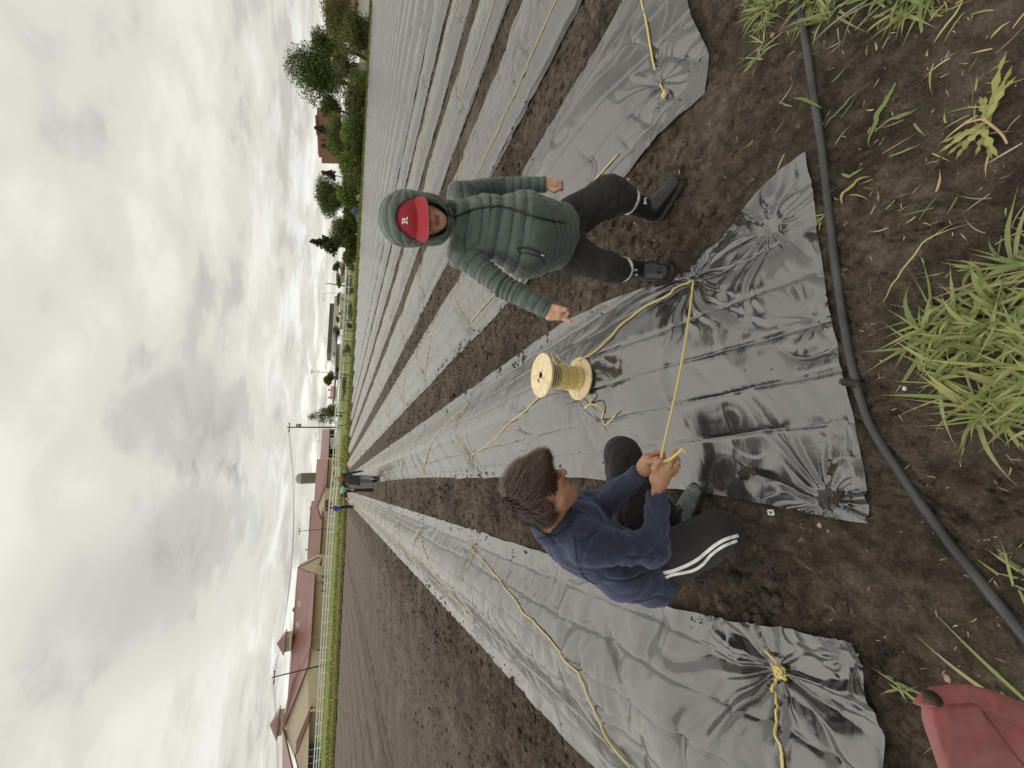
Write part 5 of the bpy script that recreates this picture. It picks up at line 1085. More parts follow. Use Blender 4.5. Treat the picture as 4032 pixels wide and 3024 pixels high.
link('body_panel', pillow([jx(300, 640), jx(305, 850), jx(340, 1000), jx(420, 1230), jx(480, 1400), jx(560, 1659), jx(760, 2300), jx(2600, 2400), jx(2700, 1000), jx(1880, 640), jx(1200, 520), jx(600, 560)], .50, .05, .45, 3, 18, (0, .00003)), M_CAN, jr)
pl = link('placket', pillow([jx(160, 655), jx(230, 560), jx(330, 460), (3655, 2708), jx(560, 392), jx(800, 355), jx(1000, 368), jx(1300, 430), jx(1600, 530), jx(1886, 690), jx(2500, 1100), jx(2500, 1330), jx(1886, 850), jx(1600, 720), jx(1300, 655), jx(1100, 632), jx(900, 640), jx(700, 675), jx(480, 722), jx(300, 712)], .452, .006, .5, 5, 10), M_CAN, jr)
sc_ = dp(*jx(492, 565), .4435); fwv = FW_; b = MB(); b.lathe([(0, .0), (.0068, -.0003), (.0082, -.0012), (.0084, -.003), (0, -.004)], sc_, 28, -fwv*.45+U_*.12+R_*.9); b.build('snap_button', simple('antique_brass', (.07, .06, .045), .35, .3, 300, .4, 900, .0006, Metallic=.6), pl, True)
def cordline(L, D, r, mat, parent, name):
    b = MB(); b.tube(spline(np.array([dp(*p, d) for p, d in zip(L, np.broadcast_to(D, (len(L),)))]), 50), r, 6); b.build(name, mat, parent, True)
M_SEAM = simple('seam_thread', (.13, .03, .03), .8)
cordline([jx(1150, 660), jx(1300, 860), jx(1450, 1050), jx(1600, 1260), jx(1760, 1470), jx(1900, 1640)], [.4765, .474, .472, .471, .471, .471], .0009, M_SEAM, jr, 'seam')
# ------------------------------------------------------------------ people: blended solids turned into one smooth skin each
def sdf_mesh(fn, lo, hi, res, name='skin', margin=2.2):
    lo = np.array(lo, float); hi = np.array(hi, float); f = 4; n = np.ceil((hi-lo)/(res*f)).astype(int); N = n*f
    cx = [lo[k]+(np.arange(n[k])+.5)*res*f for k in range(3)]; C = np.stack(np.meshgrid(*cx, indexing='ij'), -1).reshape(-1, 3)
    dc = np.concatenate([fn(C[i:i+200000]) for i in range(0, len(C), 200000)]).reshape(n)
    D = np.repeat(np.repeat(np.repeat(dc, f, 0), f, 1), f, 2).astype(np.float32)
    idx = np.argwhere(np.abs(dc) < res*f*margin); o = np.stack(np.meshgrid(*[np.arange(f)]*3, indexing='ij'), -1).reshape(-1, 3)
    I = (idx[:, None]*f+o[None]).reshape(-1, 3); P = lo+(I+.5)*res
    v = np.concatenate([fn(P[i:i+200000]) for i in range(0, len(P), 200000)]); D[I[:, 0], I[:, 1], I[:, 2]] = v
    S = D < 0; a, b, c = N; cells = np.zeros((a-1, b-1, c-1), int)
    for dx in (0, 1):
        for dy in (0, 1):
            for dz in (0, 1): cells += S[dx:a-1+dx, dy:b-1+dy, dz:c-1+dz]
    act = (cells > 0) & (cells < 8); ci = np.argwhere(act); vid = -np.ones(act.shape, int); vid[act] = np.arange(len(ci))
    acc = np.zeros((len(ci), 3)); cnt = np.zeros(len(ci)); cor = [(0, 0, 0), (1, 0, 0), (0, 1, 0), (1, 1, 0), (0, 0, 1), (1, 0, 1), (0, 1, 1), (1, 1, 1)]
    for i in range(8):
        for j in range(i+1, 8):
            if sum(abs(cor[i][k]-cor[j][k]) for k in range(3)) != 1: continue
            A_, B_ = np.array(cor[i]), np.array(cor[j]); da = D[tuple((ci+A_).T)]; db = D[tuple((ci+B_).T)]; m = (da < 0) != (db < 0); t = np.where(m, da/(da-db+1e-12), 0)
            acc[m] += (A_+(B_-A_)*t[:, None])[m]; cnt[m] += 1
    V = lo+(ci+.5+acc/cnt[:, None])*res; Q = []
    for ax_, (d1, d2) in enumerate((((0, 1, 0), (0, 0, 1)), ((0, 0, 1), (1, 0, 0)), ((1, 0, 0), (0, 1, 0)))):
        e = np.zeros(3, int); e[ax_] = 1; s0 = S[:a-e[0], :b-e[1], :c-e[2]]; s1 = S[e[0]:, e[1]:, e[2]:]; m = np.argwhere(s0 != s1); d1, d2 = np.array(d1), np.array(d2)
        ok = np.all(m-d1-d2 >= 0, 1) & np.all(m < np.array(act.shape), 1); m = m[ok]; q = np.stack([vid[tuple((m-d1-d2).T)], vid[tuple((m-d2).T)], vid[tuple(m.T)], vid[tuple((m-d1).T)]], 1)
        fl = s0[tuple(m.T)]; q[~fl] = q[~fl][:, ::-1]; Q.append(q[(q >= 0).all(1)])
    return V, np.vstack(Q)
def vnormals(V, Q):
    n = np.cross(V[Q[:, 2]]-V[Q[:, 0]], V[Q[:, 3]]-V[Q[:, 1]]); N = np.zeros_like(V)
    for k in range(4): np.add.at(N, Q[:, k], n)
    return N/(np.linalg.norm(N, axis=1)[:, None]+1e-12)
def rc(P, a, b, ra, rb):                     # tapered capsule
    a = np.asarray(a, float); b = np.asarray(b, float); d = b-a; t = np.clip((P-a)@d/(d@d+1e-12), 0, 1); return np.linalg.norm(P-a-t[:, None]*d, axis=1)-(ra+(rb-ra)*t)
def el(P, c, r, R=None):                     # ellipsoid with axes given by the rows of R
    q = P-np.asarray(c, float); q = q if R is None else q@np.asarray(R, float).T; r = np.asarray(r, float); k0 = np.linalg.norm(q/r, axis=1); k1 = np.linalg.norm(q/(r*r), axis=1); return k0*(k0-1)/(k1+1e-9)
def erc(P, a, b, ra, rb, w, u):              # tapered capsule widened by factor w along direction u
    u = np.asarray(u, float)/np.linalg.norm(u); sq = lambda X: X-np.outer(X@u, u)*(1-1/w); return rc(sq(P), sq(np.atleast_2d(a))[0], sq(np.atleast_2d(b))[0], ra, rb)
def smin(a, b, k): h = np.clip(.5+.5*(b-a)/k, 0, 1); return b*(1-h)+a*h-k*h*(1-h)
def smax(a, b, k): return -smin(-a, -b, k)
def basis(f, up=(0, 0, 1)):                  # rows: right-hand side of the figure's own left (x), forward (y), up (z)
    f = np.asarray(f, float)/np.linalg.norm(f); x = np.cross(f, up); x /= np.linalg.norm(x); return np.array([x, f, np.cross(x, f)])
def nrm(v): v = np.asarray(v, float); return v/np.linalg.norm(v)
def limb_s(P, chain):                        # arc length along a chain of joints of the closest point, and distance to it
    best = np.full(len(P), 1e9); s = np.zeros(len(P)); L = 0; T_ = np.zeros((len(P), 3))
    for a, b in zip(chain[:-1], chain[1:]):
        a = np.array(a, float); b = np.array(b, float); d = b-a; l = np.linalg.norm(d); t = np.clip((P-a)@d/(l*l), 0, 1); r = np.linalg.norm(P-a-t[:, None]*d, axis=1); m = r < best; best[m] = r[m]; s[m] = L+t[m]*l; T_[m] = d/l; L += l
    return s, best, T_
def skin_obj(name, V, Q, mat, parent, col=None):
    me = fast_mesh(name, V, Q)
    if col is not None: set_attr(me, 'Col', col)
    return link(name, me, mat, parent)
def m_skin(name):
    t = NT(name); a = t.attr('Col'); n = t.noise(t.co(), 60, 4); c = t.mix(t.ramp(n, [(.35, 0.0), (.65, 1.0)]), t.mix(1.0, a, (.90, .88, .88), 'MULTIPLY'), a)
    return t.fin(c, .48, t.bump(t.noise(t.co(), 420, 3), .25, .001), Subsurface_Weight=.08, Subsurface_Radius=(.01, .004, .002), Subsurface_Scale=.5)
M_SKIN = m_skin('skin')
def cloth(name, col, rough=.8, sheen=.2, b=.25, bs=700, bd=.0012, var=.1, vs=25):
    t = NT(name); n = t.noise(t.co(), vs, 5, .6); c = t.mix(t.ramp(n, [(.35, 0.0), (.65, 1.0)]), tuple(v*(1-var) for v in col), tuple(v*(1+var) for v in col))
    w = t.noise(t.map(t.co(), (1, 1, .4)), 55, 3, .5, .4)
    return t.fin(c, rough, t.bump(t.noise(t.co(), bs, 2), b, bd, t.bump(w, .25, .006)), Sheen_Weight=sheen)
# head in its own frame: x to the figure's left-right, y forward, z up; origin between the ears; unit = metres at true size
def head_sdf(P, c, R, s=1.0, nose=1.0, chin=1.0):
    q = (P-c)@R.T/s
    d = el(q, (0, -.012, .045), (.076, .094, .082)); d = smin(d, el(q, (0, .02, -.035), (.060, .070, .075)), .03)
    d = smin(d, el(q, (0, .058, -.082), (.030*chin, .028, .024)), .03); d = smin(d, rc(q, (-.045, .015, -.06), (0, .06, -.085), .022, .020), .02); d = smin(d, rc(q, (.045, .015, -.06), (0, .06, -.085), .022, .020), .02)
    d = smin(d, rc(q, (-.035, .080, .028), (.035, .080, .028), .012, .012), .016)               # brow
    for sx in (-1, 1):
        d = smin(d, el(q, (sx*.040, .062, -.018), (.022, .020, .018)), .018)                     # cheek
        d = smax(d, -el(q, (sx*.030, .098, .010), (.018, .016, .012)), .012)                     # eye socket
        d = smin(d, el(q, (sx*.030, .074, .009), (.0135, .0125, .0115)), .003)                   # eye under its lid
        d = smin(d, rc(q, (sx*.018, .088, .0135), (sx*.043, .078, .0125), .0032, .0028), .004)    # upper lid
        e = el(q, (sx*.078, -.004, -.002), (.010, .020, .032)); e = smax(e, -el(q, (sx*.088, .003, 0), (.006, .010, .018)), .006); d = smin(d, e, .006)
    d = smin(d, rc(q, (0, .086, .018), (0, .108*nose**.3, -.018), .0075, .0115*nose), .010)
    for sx in (-1, 1): d = smin(d, el(q, (sx*.011, .096, -.022), (.0085*nose, .010, .0075)), .006)
    d = smin(d, rc(q, (-.018, .083, -.045), (.018, .083, -.045), .0062, .0062), .005); d = smin(d, rc(q, (-.015, .081, -.056), (.015, .081, -.056), .0072, .0072), .005)
    d = smax(d, -rc(q, (-.021, .092, -.0505), (.021, .092, -.0505), .0022, .0022), .004)
    return d*s
def head_cols(V, c, R, s, skin, lip, brow=(.03, .02, .015), eye=False, beard=0):
    q = (V-c)@R.T/s; C = np.tile(np.array(skin, float), (len(V), 1))
    def put(m, col, k): nonlocal C; C = C*(1-(m*k)[:, None])+np.array(col)*(m*k)[:, None]
    put(np.exp(-((q[:, 0]/.05)**2+((q[:, 2]+.012)/.03)**2))*(q[:, 1] > .05), (skin[0]*1.05, skin[1]*.78, skin[2]*.72), .4)
    for z in (-.045, -.056): put((np.abs(q[:, 2]-z) < .0065) & (np.abs(q[:, 0]) < .023) & (q[:, 1] > .07), lip, .8)
    put((np.abs(q[:, 2]-.031-.1*np.abs(q[:, 0])*0) < .005) & (np.abs(np.abs(q[:, 0])-.031) < .017) & (q[:, 1] > .06), brow, .85)
    put((np.abs(q[:, 2]-.006) < .0022) & (np.abs(np.abs(q[:, 0])-.030) < .014) & (q[:, 1] > .06), (.04, .03, .03), .9)
    if beard: put((np.exp(-((q[:, 2]+.075)/.03)**2)*(q[:, 1] > .0)*(np.abs(q[:, 2]+.05) > .012)), (skin[0]*.6, skin[1]*.6, skin[2]*.62), beard)
    return C
def finger(P, pts, r0, r1, k=.004):
    d = None; n = len(pts)-1
    for i in range(n):
        a = r0+(r1-r0)*i/n; b = r0+(r1-r0)*(i+1)/n; e = rc(P, pts[i], pts[i+1], a, b); d = e if d is None else smin(d, e, k)
    return d

# ================================================================== person standing: green quilted jacket, red cap
def person_standing():
    SK = (.68, .41, .28)
    root = thing('person', 'standing person in a green hooded quilted jacket, red cap and black rubber boots', 'person', (1.28, 1.5, 0))
    A_ = lambda px, py, Y: at(px, py, Y)
    neck = A_(1778, 862, 1.50); hc = A_(1655, 868, 1.42); fwd = nrm([-.50, -.85, -.30]); R = basis(fwd, (-.20, 0, 1))
    s = .98; hs_ = .90
    # face
    hcF = hc+np.array([0, 0, .012])
    shR = A_(1815, 995, 1.53); shL = A_(1815, 775, 1.56); elR = A_(1972, 1122, 1.46); wrR = A_(2160, 1223, 1.36); elL = A_(1975, 738, 1.60); wrL = A_(2150, 727, 1.48)
    chest = A_(1905, 890, 1.50); belly = A_(2070, 925, 1.46); pelv = A_(2215, 930, 1.58)
    hipL = A_(2250, 858, 1.58); hipR = A_(2250, 1002, 1.60); knL = A_(2392, 775, 1.44); knR = A_(2390, 1052, 1.52); anL = A_(2468, 784, 1.50); anR = A_(2442, 1064, 1.58)
    ftL = gz(2592, 838, .05); ftR = gz(2560, 1062, .05); toL = gz(2660, 722, .045); toR = gz(2622, 1076, .045)
    # ---- one continuous body: head, neck, trunk, limbs and both hands
    def hands(P):
        # right hand (lower in the picture): relaxed, thumb and forefinger apart
        h = lambda x, y, D: dp(1450+x/2.369, 650+y/2.369, D); D0 = float((wrR-CAM)@FW_)
        palm0, palm1 = h(1690, 1375, D0), h(1775, 1385, D0-.01)
        d = erc(P, palm0, palm1, .022, .020, 1.5, h(1700, 1300, D0)-h(1700, 1450, D0)); d = smin(d, rc(P, wrR, palm0, .021, .022), .02)
        d = smin(d, finger(P, [h(1725, 1325, D0-.015), h(1780, 1335, D0-.03), h(1842, 1350, D0-.035)], .0135, .0105), .010)     # thumb
        d = smin(d, finger(P, [h(1780, 1415, D0-.005), h(1835, 1435, D0-.01), h(1890, 1462, D0-.015)], .0115, .0080), .006)   # forefinger
        d = smin(d, finger(P, [h(1790, 1395, D0), h(1845, 1405, D0-.005), h(1862, 1375, D0-.02)], .0110, .0090), .005)
        d = smin(d, finger(P, [h(1785, 1375, D0+.012), h(1835, 1395, D0+.012), h(1850, 1370, D0-.002)], .0105, .0085), .005)
        d = smin(d, finger(P, [h(1780, 1360, D0+.024), h(1822, 1385, D0+.026), h(1838, 1362, D0+.012)], .0095, .0078), .005)
        D1 = float((wrL-CAM)@FW_); p0, p1 = h(1665, 180, D1), h(1745, 185, D1)
        e = erc(P, p0, p1, .022, .023, 1.35, h(1700, 130, D1)-h(1700, 230, D1)); e = smin(e, rc(P, wrL, p0, .020, .022), .02)
        e = smin(e, finger(P, [h(1700, 225, D1-.02), h(1740, 240, D1-.03), h(1775, 225, D1-.035)], .0125, .0100), .008)
        for i, (y0, y1) in enumerate(((150, 150), (170, 172), (192, 196), (212, 216))):
            e = smin(e, finger(P, [h(1735, y0, D1-.004), h(1790, y1+4, D1-.006), h(1806, y1+12, D1+.014)], .0105, .0085), .004)
        return np.minimum(d, e)
    def body(P):
        d = head_sdf(P, hcF, R, hs_, 1.15); d = smin(d, rc(P, neck+[0, .02, -.02], hcF-R[1]*.02*hs_-R[2]*.03, .052, .048), .02)
        d = smin(d, erc(P, neck-[0, -.05, .08], belly+[0, .04, 0], .05, .08, 1.3, shR-shL), .03); d = smin(d, rc(P, belly, pelv, .09, .09), .04)
        for a, b, c in ((shR, elR, wrR), (shL, elL, wrL)): d = smin(d, rc(P, a, b, .036, .028), .02); d = smin(d, rc(P, b, c, .028, .020), .012)
        for a, b, c, g, f in ((hipL, knL, anL, ftL, toL), (hipR, knR, anR, ftR, toR)): d = smin(d, rc(P, a, b, .06, .042), .02); d = smin(d, rc(P, b, c, .042, .030), .012); d = smin(d, rc(P, c, g+[0, 0, .02], .03, .022), .012); d = smin(d, rc(P, g+[0, 0, .01], f, .022, .018), .01)
        return smin(d, hands(P), .008)
    V, Q = sdf_mesh(body, (.45, 1.0, -.02), (1.85, 1.95, 1.66), .0042)
    C = head_cols(V, hcF, R, hs_, SK, (.36, .13, .10), (.05, .035, .03)); skin_obj('body', V, Q, M_SKIN, root, C)
    # ---- quilted jacket
    up_t = nrm(neck-pelv); sd = nrm(shR-shL)
    def jacket0(P):
        d = erc(P, neck-up_t*.075, chest, .070, .098, 1.42, sd); d = smin(d, erc(P, chest, belly, .105, .146, 1.32, sd), .06)
        d = smin(d, erc(P, belly, pelv+np.array([-.01, -.02, .02]), .146, .128, 1.40, sd), .05)
        d = smax(d, -(P-(pelv+np.array([-.01, -.03, .012])))@nrm([.12, -.26, 1.0]), .02)
        for a, b, c in ((shR, elR, wrR+(wrR-elR)*.02), (shL, elL, wrL+(wrL-elL)*.0)):
            d = smin(d, rc(P, a, b, .062, .050), .032); d = smin(d, rc(P, b, c, .050, .038), .012)
            cu = nrm(c-b); d = smax(d, (P-c)@cu-.002+0*d-(np.linalg.norm(P-c, axis=1) > .12)*9, .004)
        d = smin(d, rc(P, shR-up_t*.0, shL, .055, .055), .03); d = smin(d, rc(P, neck-[0, 0, .035], neck+[0, -.01, .02], .078, .070), .03)
        return d
    hood_c = hcF+R[2]*.038-R[1]*.014
    def hood(P):
        d = el(P, hood_c, (.106, .114, .112), R); d = smin(d, el(P, hcF-R[2]*.065-R[1]*.005, (.100, .100, .085), R), .04)
        op = el(P, hcF+R[1]*.130+R[2]*.005, (.089, .134, .128), R)          # face opening
        return smax(smax(d, -(d+.016), .003), -op, .008)
    V, Q = sdf_mesh(lambda P: smin(jacket0(P), hood(P), .014), (.45, 1.0, .55), (1.75, 1.95, 1.70), .0045)
    N = vnormals(V, Q)
    dA = np.full(len(V), 1e9); sA = np.zeros(len(V)); TA = np.zeros((len(V), 3)); isarm = np.zeros(len(V), bool)
    for ch in ([shR, elR, wrR], [shL, elL, wrL]):
        s_, d_, t_ = limb_s(V, ch); m = (d_ < .075) & (s_ > .045) & (d_ < dA) & (rc(V, chest, belly, .135, .165) > -.01); dA[m] = d_[m]; sA[m] = s_[m]; TA[m] = t_[m]; isarm |= m
    st, _, tt = limb_s(V, [neck, chest, belly, pelv-up_t*.1]); st = st+.012*n3(V[:, 0]*6, V[:, 1]*6, V[:, 2]*3)+.10*np.abs((V-chest)@sd)*.25
    inh = hood(V) < .012
    th_ = np.arctan2((V-hood_c)@R[1]*-1, (V-hood_c)@R[2]); sh_ = th_*.12
    per = np.where(isarm, .043, np.where(inh, .052, .053)); ss = np.where(isarm, sA+.004*n3(V[:, 0]*20, V[:, 1]*20, V[:, 2]*20), np.where(inh, sh_, st)); ph = (ss/per) % 1.0; dist = np.minimum(ph, 1-ph)*per
    puff = np.sqrt(np.clip(dist/(per*.5), 0, 1)); amp = np.where(isarm, .0050, np.where(inh, .0055, .0100))*(1+.6*n3(V[:, 0]*11, V[:, 1]*11, V[:, 2]*11+5))
    # puckers fan out from every seam
    side = (V-belly)@sd; ang = np.where(isarm, np.arctan2((V-(elR if True else elL))[:, 2], (V)[:, 1])*3, side*34)
    pk = n3(V[:, 0]*75, V[:, 1]*75, ss*12)*np.exp(-dist/.014)*.0050+n3(V[:, 0]*30, V[:, 1]*30, V[:, 2]*14+7)*.0045
    fold = np.where(isarm, np.exp(-((V-elR)**2).sum(1)/.01)*.005*np.sin(ss*260), 0)
    arm_pit = np.exp(-((V-(shR+elR)/2*.6-chest*.4)**2).sum(1)/.004)*-.004
    big = .010*n3(V[:, 0]*7, V[:, 1]*7, V[:, 2]*7+3)
    V = V+N*(amp*(puff-.6)+pk+fold+arm_pit+big)[:, None]
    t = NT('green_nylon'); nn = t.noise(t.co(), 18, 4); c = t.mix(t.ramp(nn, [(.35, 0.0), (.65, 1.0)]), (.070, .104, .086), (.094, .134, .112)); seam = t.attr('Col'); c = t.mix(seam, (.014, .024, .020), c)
    w = t.noise(t.map(t.co(), (1, 1, .25)), 85, 4, .55, .5); MJ = t.fin(c, .46, t.bump(w, .45, .006), Sheen_Weight=.25, Specular_IOR_Level=.45)
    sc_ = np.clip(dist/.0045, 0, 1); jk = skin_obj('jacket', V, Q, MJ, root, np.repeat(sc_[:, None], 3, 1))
    bv = BVHTree.FromPolygons([tuple(v) for v in V], [tuple(int(i) for i in q) for q in Q])
    def hit(px, py, off=.002, tree=bv):
        d = ray(px, py); d = d/np.linalg.norm(d); h = tree.ray_cast(Vector(CAM), Vector(d)); 
        return None if h[0] is None else np.array(h[0])-d*off
    def line_on(pts, w, mat, name, parent, off=.002, tree=bv, n=60, flat=True):
        P = spline(np.array([(a, b, 0.) for a, b in pts]), n); H_ = [hit(p[0], p[1], off, tree) for p in P]; H_ = np.array([h for h in H_ if h is not None])
        if len(H_) < 4: return None
        if len(H_) > 8: H_ = np.array([np.convolve(np.pad(H_[:, k], 2, 'edge'), np.ones(5)/5, 'valid') for k in range(3)]).T
        b = MB(); b.tube(H_, w, 6); return b.build(name, mat, parent, True)
    z5 = lambda x, y: (1450+x/2.369, 650+y/2.369)
    z5b = lambda x, y: (1900+x/2.369, 650+y/2.369)
    MZ = simple('zip_tape', (.022, .034, .030), .5); 
    line_on([z5(760, 478), z5(850, 462), z5(960, 415), z5(1080, 392), z5(1220, 385), z5(1340, 408), z5(1470, 452), z5(1580, 492), z5(1700, 515), z5(1835, 545)], .0055, MZ, 'zipper', jk, .003, n=90)
    line_on([z5(1385, 775), z5(1455, 768), z5(1540, 790), z5(1640, 840)], .0042, MZ, 'pocket_zipper', jk, .003); line_on([z5(1385, 780), z5(1420, 825), z5(1470, 815), z5(1530, 835), z5(1615, 858)], .0022, MZ, 'pocket_edge', jk, .002)
    line_on([z5(1615, 835), z5(1632, 842), z5(1640, 850)], .0035, M_CLIPW, 'zip_puller', jk, .006, n=8); line_on([z5(1622, 865), z5(1632, 895), z5(1645, 925)], .0022, MZ, 'puller_cord', jk, .006, n=8)
    for y in (470, 378): line_on([z5(722, y-6), z5(735, y+4), z5(750, y-2), z5(768, y-10)], .0022, M_DARK, 'hood_cord', jk, .008, n=8)
    # ---- cap with its peak and letter
    cap = (.355, .018, .032); MC = cloth('red_felt', cap, .85, .2, .2, 900, .0008, .06)
    capc = hcF+R[2]*.040+R[1]*.006
    def capf(P):
        d = el(P, capc, (.084, .099, .080), R); d = smax(d, -(d+.006), .002); return smax(d, -((P-capc)@nrm(R[2]*1.0+R[1]*.12)+.004), .004)
    Vc, Qc = sdf_mesh(capf, hcF-.17, hcF+.2, .0034); cp = skin_obj('cap', Vc, Qc, MC, root)
    # peak: swept curved plate from the band
    u = np.linspace(-1, 1, 33); rows = []
    for f in np.linspace(0, 1, 10):
        ang = u*1.12; x = np.sin(ang)*(.083+.014*f); y = .012+np.cos(ang)*(.086)+f*(.052*np.clip(1-np.abs(u)**4, 0, 1)); z = .010-.020*f-.024*np.abs(u)**2*(.4+.6*f)
        rows.append(capc+x[:, None]*R[0]+y[:, None]*R[1]+z[:, None]*R[2])
    top = np.vstack(rows); n = len(top); bot = top-R[2]*.0035; g = grid_faces(10, 33); rim = [];  
    idx = list(range(33))+[33*k+32 for k in range(1, 10)]+[33*9+k for k in range(31, -1, -1)]+[33*k for k in range(8, 0, -1)]
    idx = np.array(idx); rim = np.stack([idx, np.roll(idx, -1), np.roll(idx, -1)+n, idx+n], 1); pk_ = skin_obj('peak', np.vstack([top, bot]), np.vstack([g, g[:, ::-1]+n, rim]), cloth('red_peak', (.43, .025, .042), .8, .2, .2, 900, .0008, .05), cp)
    bc = BVHTree.FromPolygons([tuple(v) for v in Vc], [tuple(int(i) for i in q) for q in Qc])
    # serif letter R on the crown: strokes laid on the felt
    def stroke(poly):
        P = [z5(*p) for p in poly]; H_ = [hit(p[0], p[1], .0025, bc) for p in P]; return None if any(h is None for h in H_) else np.array(H_)
    lb = MB()
    # in the picture the letter lies on its side: its top points left, its left side points down
    def LR(a, b): return (368-a*52, 550-b*66)        # a: 0 bottom..1 top, b: 0 left..1 right
    strokes = [[(0, .14), (1, .14), (1, .32), (0, .32)], [(0, 0), (.14, 0), (.14, .46), (0, .46)], [(.86, 0), (1, 0), (1, .70), (.86, .70)], [(.45, .3), (.59, .3), (.59, .72), (.45, .72)], [(.50, .62), (.95, .62), (.86, .86), (.58, .86)],
               [(.47, .50), (.47, .70), (.10, .92), (.02, .76)], [(0, .66), (.14, .66), (.14, 1.04), (0, 1.04)]]
    for i, st_ in enumerate(strokes):
        H_ = stroke([LR(a, b) for a, b in st_])
        if H_ is not None: H_ = H_+R[1]*.0003*i; lb.prism(H_, -R[1]*.0022)
    if lb.n: lb.build('letter', simple('white_thread', (.80, .80, .80), .6), cp)
    bb = BVHTree.FromPolygons([tuple(v) for v in V], [tuple(int(i) for i in q) for q in Q])
    # glasses
    gm = simple('glasses_wire', (.03, .025, .02), .3); b = MB()
    for sx in (-1, 1):
        P = [hcF+R[0]*(sx*.031+.021*math.cos(a))*hs_+R[1]*(.099-.004*abs(math.cos(a)))*hs_+R[2]*(.004+.017*math.sin(a))*hs_ for a in np.linspace(0, 2*np.pi, 25)]; b.tube(np.array(P), .0011, 5, False)
        b.tube(np.array([hcF+R[0]*sx*.052*hs_+R[1]*.095*hs_+R[2]*.008*hs_, hcF+R[0]*sx*.078*hs_+R[2]*.008*hs_]), .0011, 5)
    b.tube(np.array([hcF+R[0]*x*hs_+R[1]*.101*hs_+R[2]*.008*hs_ for x in (-.010, 0, .010)]), .0012, 5); b.build('glasses', gm, root, True)
    # ---- trousers
    def tr(P):
        d = None
        for a, b, c, r in ((hipL, knL, anL, (.105, .100, .078)), (hipR, knR, anR, (.100, .072, .068))):
            kn = b; e = rc(P, a, kn, r[0], r[1]); e = smin(e, rc(P, kn, c+(kn-c)*.06, r[1], r[2]), .03); e = smax(e, (P-(c+(kn-c)*.02))@nrm(c-kn)-(np.linalg.norm(P-c, axis=1) > .2)*9, .012); d = e if d is None else smin(d, e, .03)
        return smin(d, erc(P, pelv-[0, 0, .02], pelv+[0, 0, .05], .10, .10, 1.3, sd), .04)
    V2, Q2 = sdf_mesh(tr, (.75, 1.1, .05), (1.75, 1.95, .98), .005); N2 = vnormals(V2, Q2)
    sL, dL, tL = limb_s(V2, [hipL, knL, anL]); sR, dR, tR = limb_s(V2, [hipR, knR, anR]); s2 = np.where(dL < dR, sL, sR+3); 
    f = .017*np.abs(n3(V2[:, 0]*9+V2[:, 2]*8, V2[:, 1]*8, V2[:, 2]*14-V2[:, 0]*8))-.007*np.exp(-(n3(V2[:, 0]*5+V2[:, 2]*7, V2[:, 1]*5, V2[:, 2]*9-V2[:, 0]*6+5)/.05)**2)+.007*n3(V2[:, 0]*5, V2[:, 1]*5, s2*16); gath = np.exp(-((V2-anL)**2).sum(1)/.006)+np.exp(-((V2-anR)**2).sum(1)/.006)
    f += gath*.006*np.sin(n3(V2[:, 0]*30, V2[:, 1]*30, 1)*9)
    skin_obj('trousers', V2+N2*f[:, None], Q2, cloth('charcoal_sweatpants', (.027, .022, .021), .9, .06, .3, 500, .0015, .12), root)
    # ---- rubber boots
    MBt = simple('black_rubber', (.020, .021, .022), .33, .3, 12, .2, 90, .002); MMud = M_SOIL; tz_ = NT('boot_rubber'); 
    p_ = tz_.pos(); sp_ = tz_.N.new('ShaderNodeSeparateXYZ'); tz_.L.new(p_, sp_.inputs[0]); hgt = tz_.math('ADD', sp_.outputs[2], tz_.math('MULTIPLY', tz_.noise(p_, 26, 5, .7), .06))
    mud = tz_.ramp(hgt, [(.060, 1.0), (.085, 0.0)]); c = tz_.mix(mud, (.022, .023, .024), (.085, .062, .047)); rg = tz_.math('ADD', .20, tz_.math('MULTIPLY', mud, .55)); MB_ = tz_.fin(c, rg, tz_.bump(tz_.noise(p_, 120, 4), .3, .003))
    for (an, ft, to, kn) in ((anL, ftL, toL, knL), (anR, ftR, toR, knR)):
        heel = ft+np.array([0, .02, -.01]); top_ = an+nrm(kn-an)*.035; fd = nrm((to-heel)*[1, 1, 0]); mid = heel+fd*.07+[0, 0, .035]
        def bf(P):
            d = rc(P, top_, heel+[0, 0, .05]-fd*-.012, .066, .050); d = smin(d, rc(P, heel+[0, 0, .015]+fd*.01, mid, .040, .042), .03); d = smin(d, erc(P, mid, to, .042, .035, 1.25, np.cross(fd, (0, 0, 1.))), .03)
            d = smin(d, erc(P, heel-[0, 0, .022]+fd*.0, to-[0, 0, .022]+fd*.005, .032, .036, 1.35, np.cross(fd, (0, 0, 1.))), .006)
            return smax(smax(d, (P-top_)@nrm(top_-heel), .003), -(P[:, 2]-(heel[2]-.062)), .004)
        lo_ = np.minimum(top_, to)-.09; hi_ = np.maximum(top_, to)+.09; lo_ = np.minimum(lo_, heel-.09); Vb, Qb = sdf_mesh(bf, lo_, hi_, .004); Vb[:, 2] += .012
        bt = skin_obj('boot', Vb, Qb, MB_, root)
        # white lining ring at the top and the small white tag
        ax2 = nrm(top_-heel); b = MB(); b.lathe([(.060, -.022), (.068, -.020), (.070, -.004), (.060, .000)], top_-ax2*.050+[0, 0, .012], 26, ax2); b.build('lining', simple('white_lining', (.74, .74, .76), .7), bt, True)
        tb = BVHTree.FromPolygons([tuple(v) for v in Vb], [tuple(int(i) for i in q) for q in Qb])
        bx, by = (1520, 335) if an is anL else (1432, 1000); sl = .12 if an is anL else -.14; P4 = []
        for (du, dv) in ((-14, -30), (14, -30), (14, 30), (-14, 30)):
            h = hit(*z5b(bx+du-dv*sl, by+dv+du*sl), .0022, tb); P4.append(h)
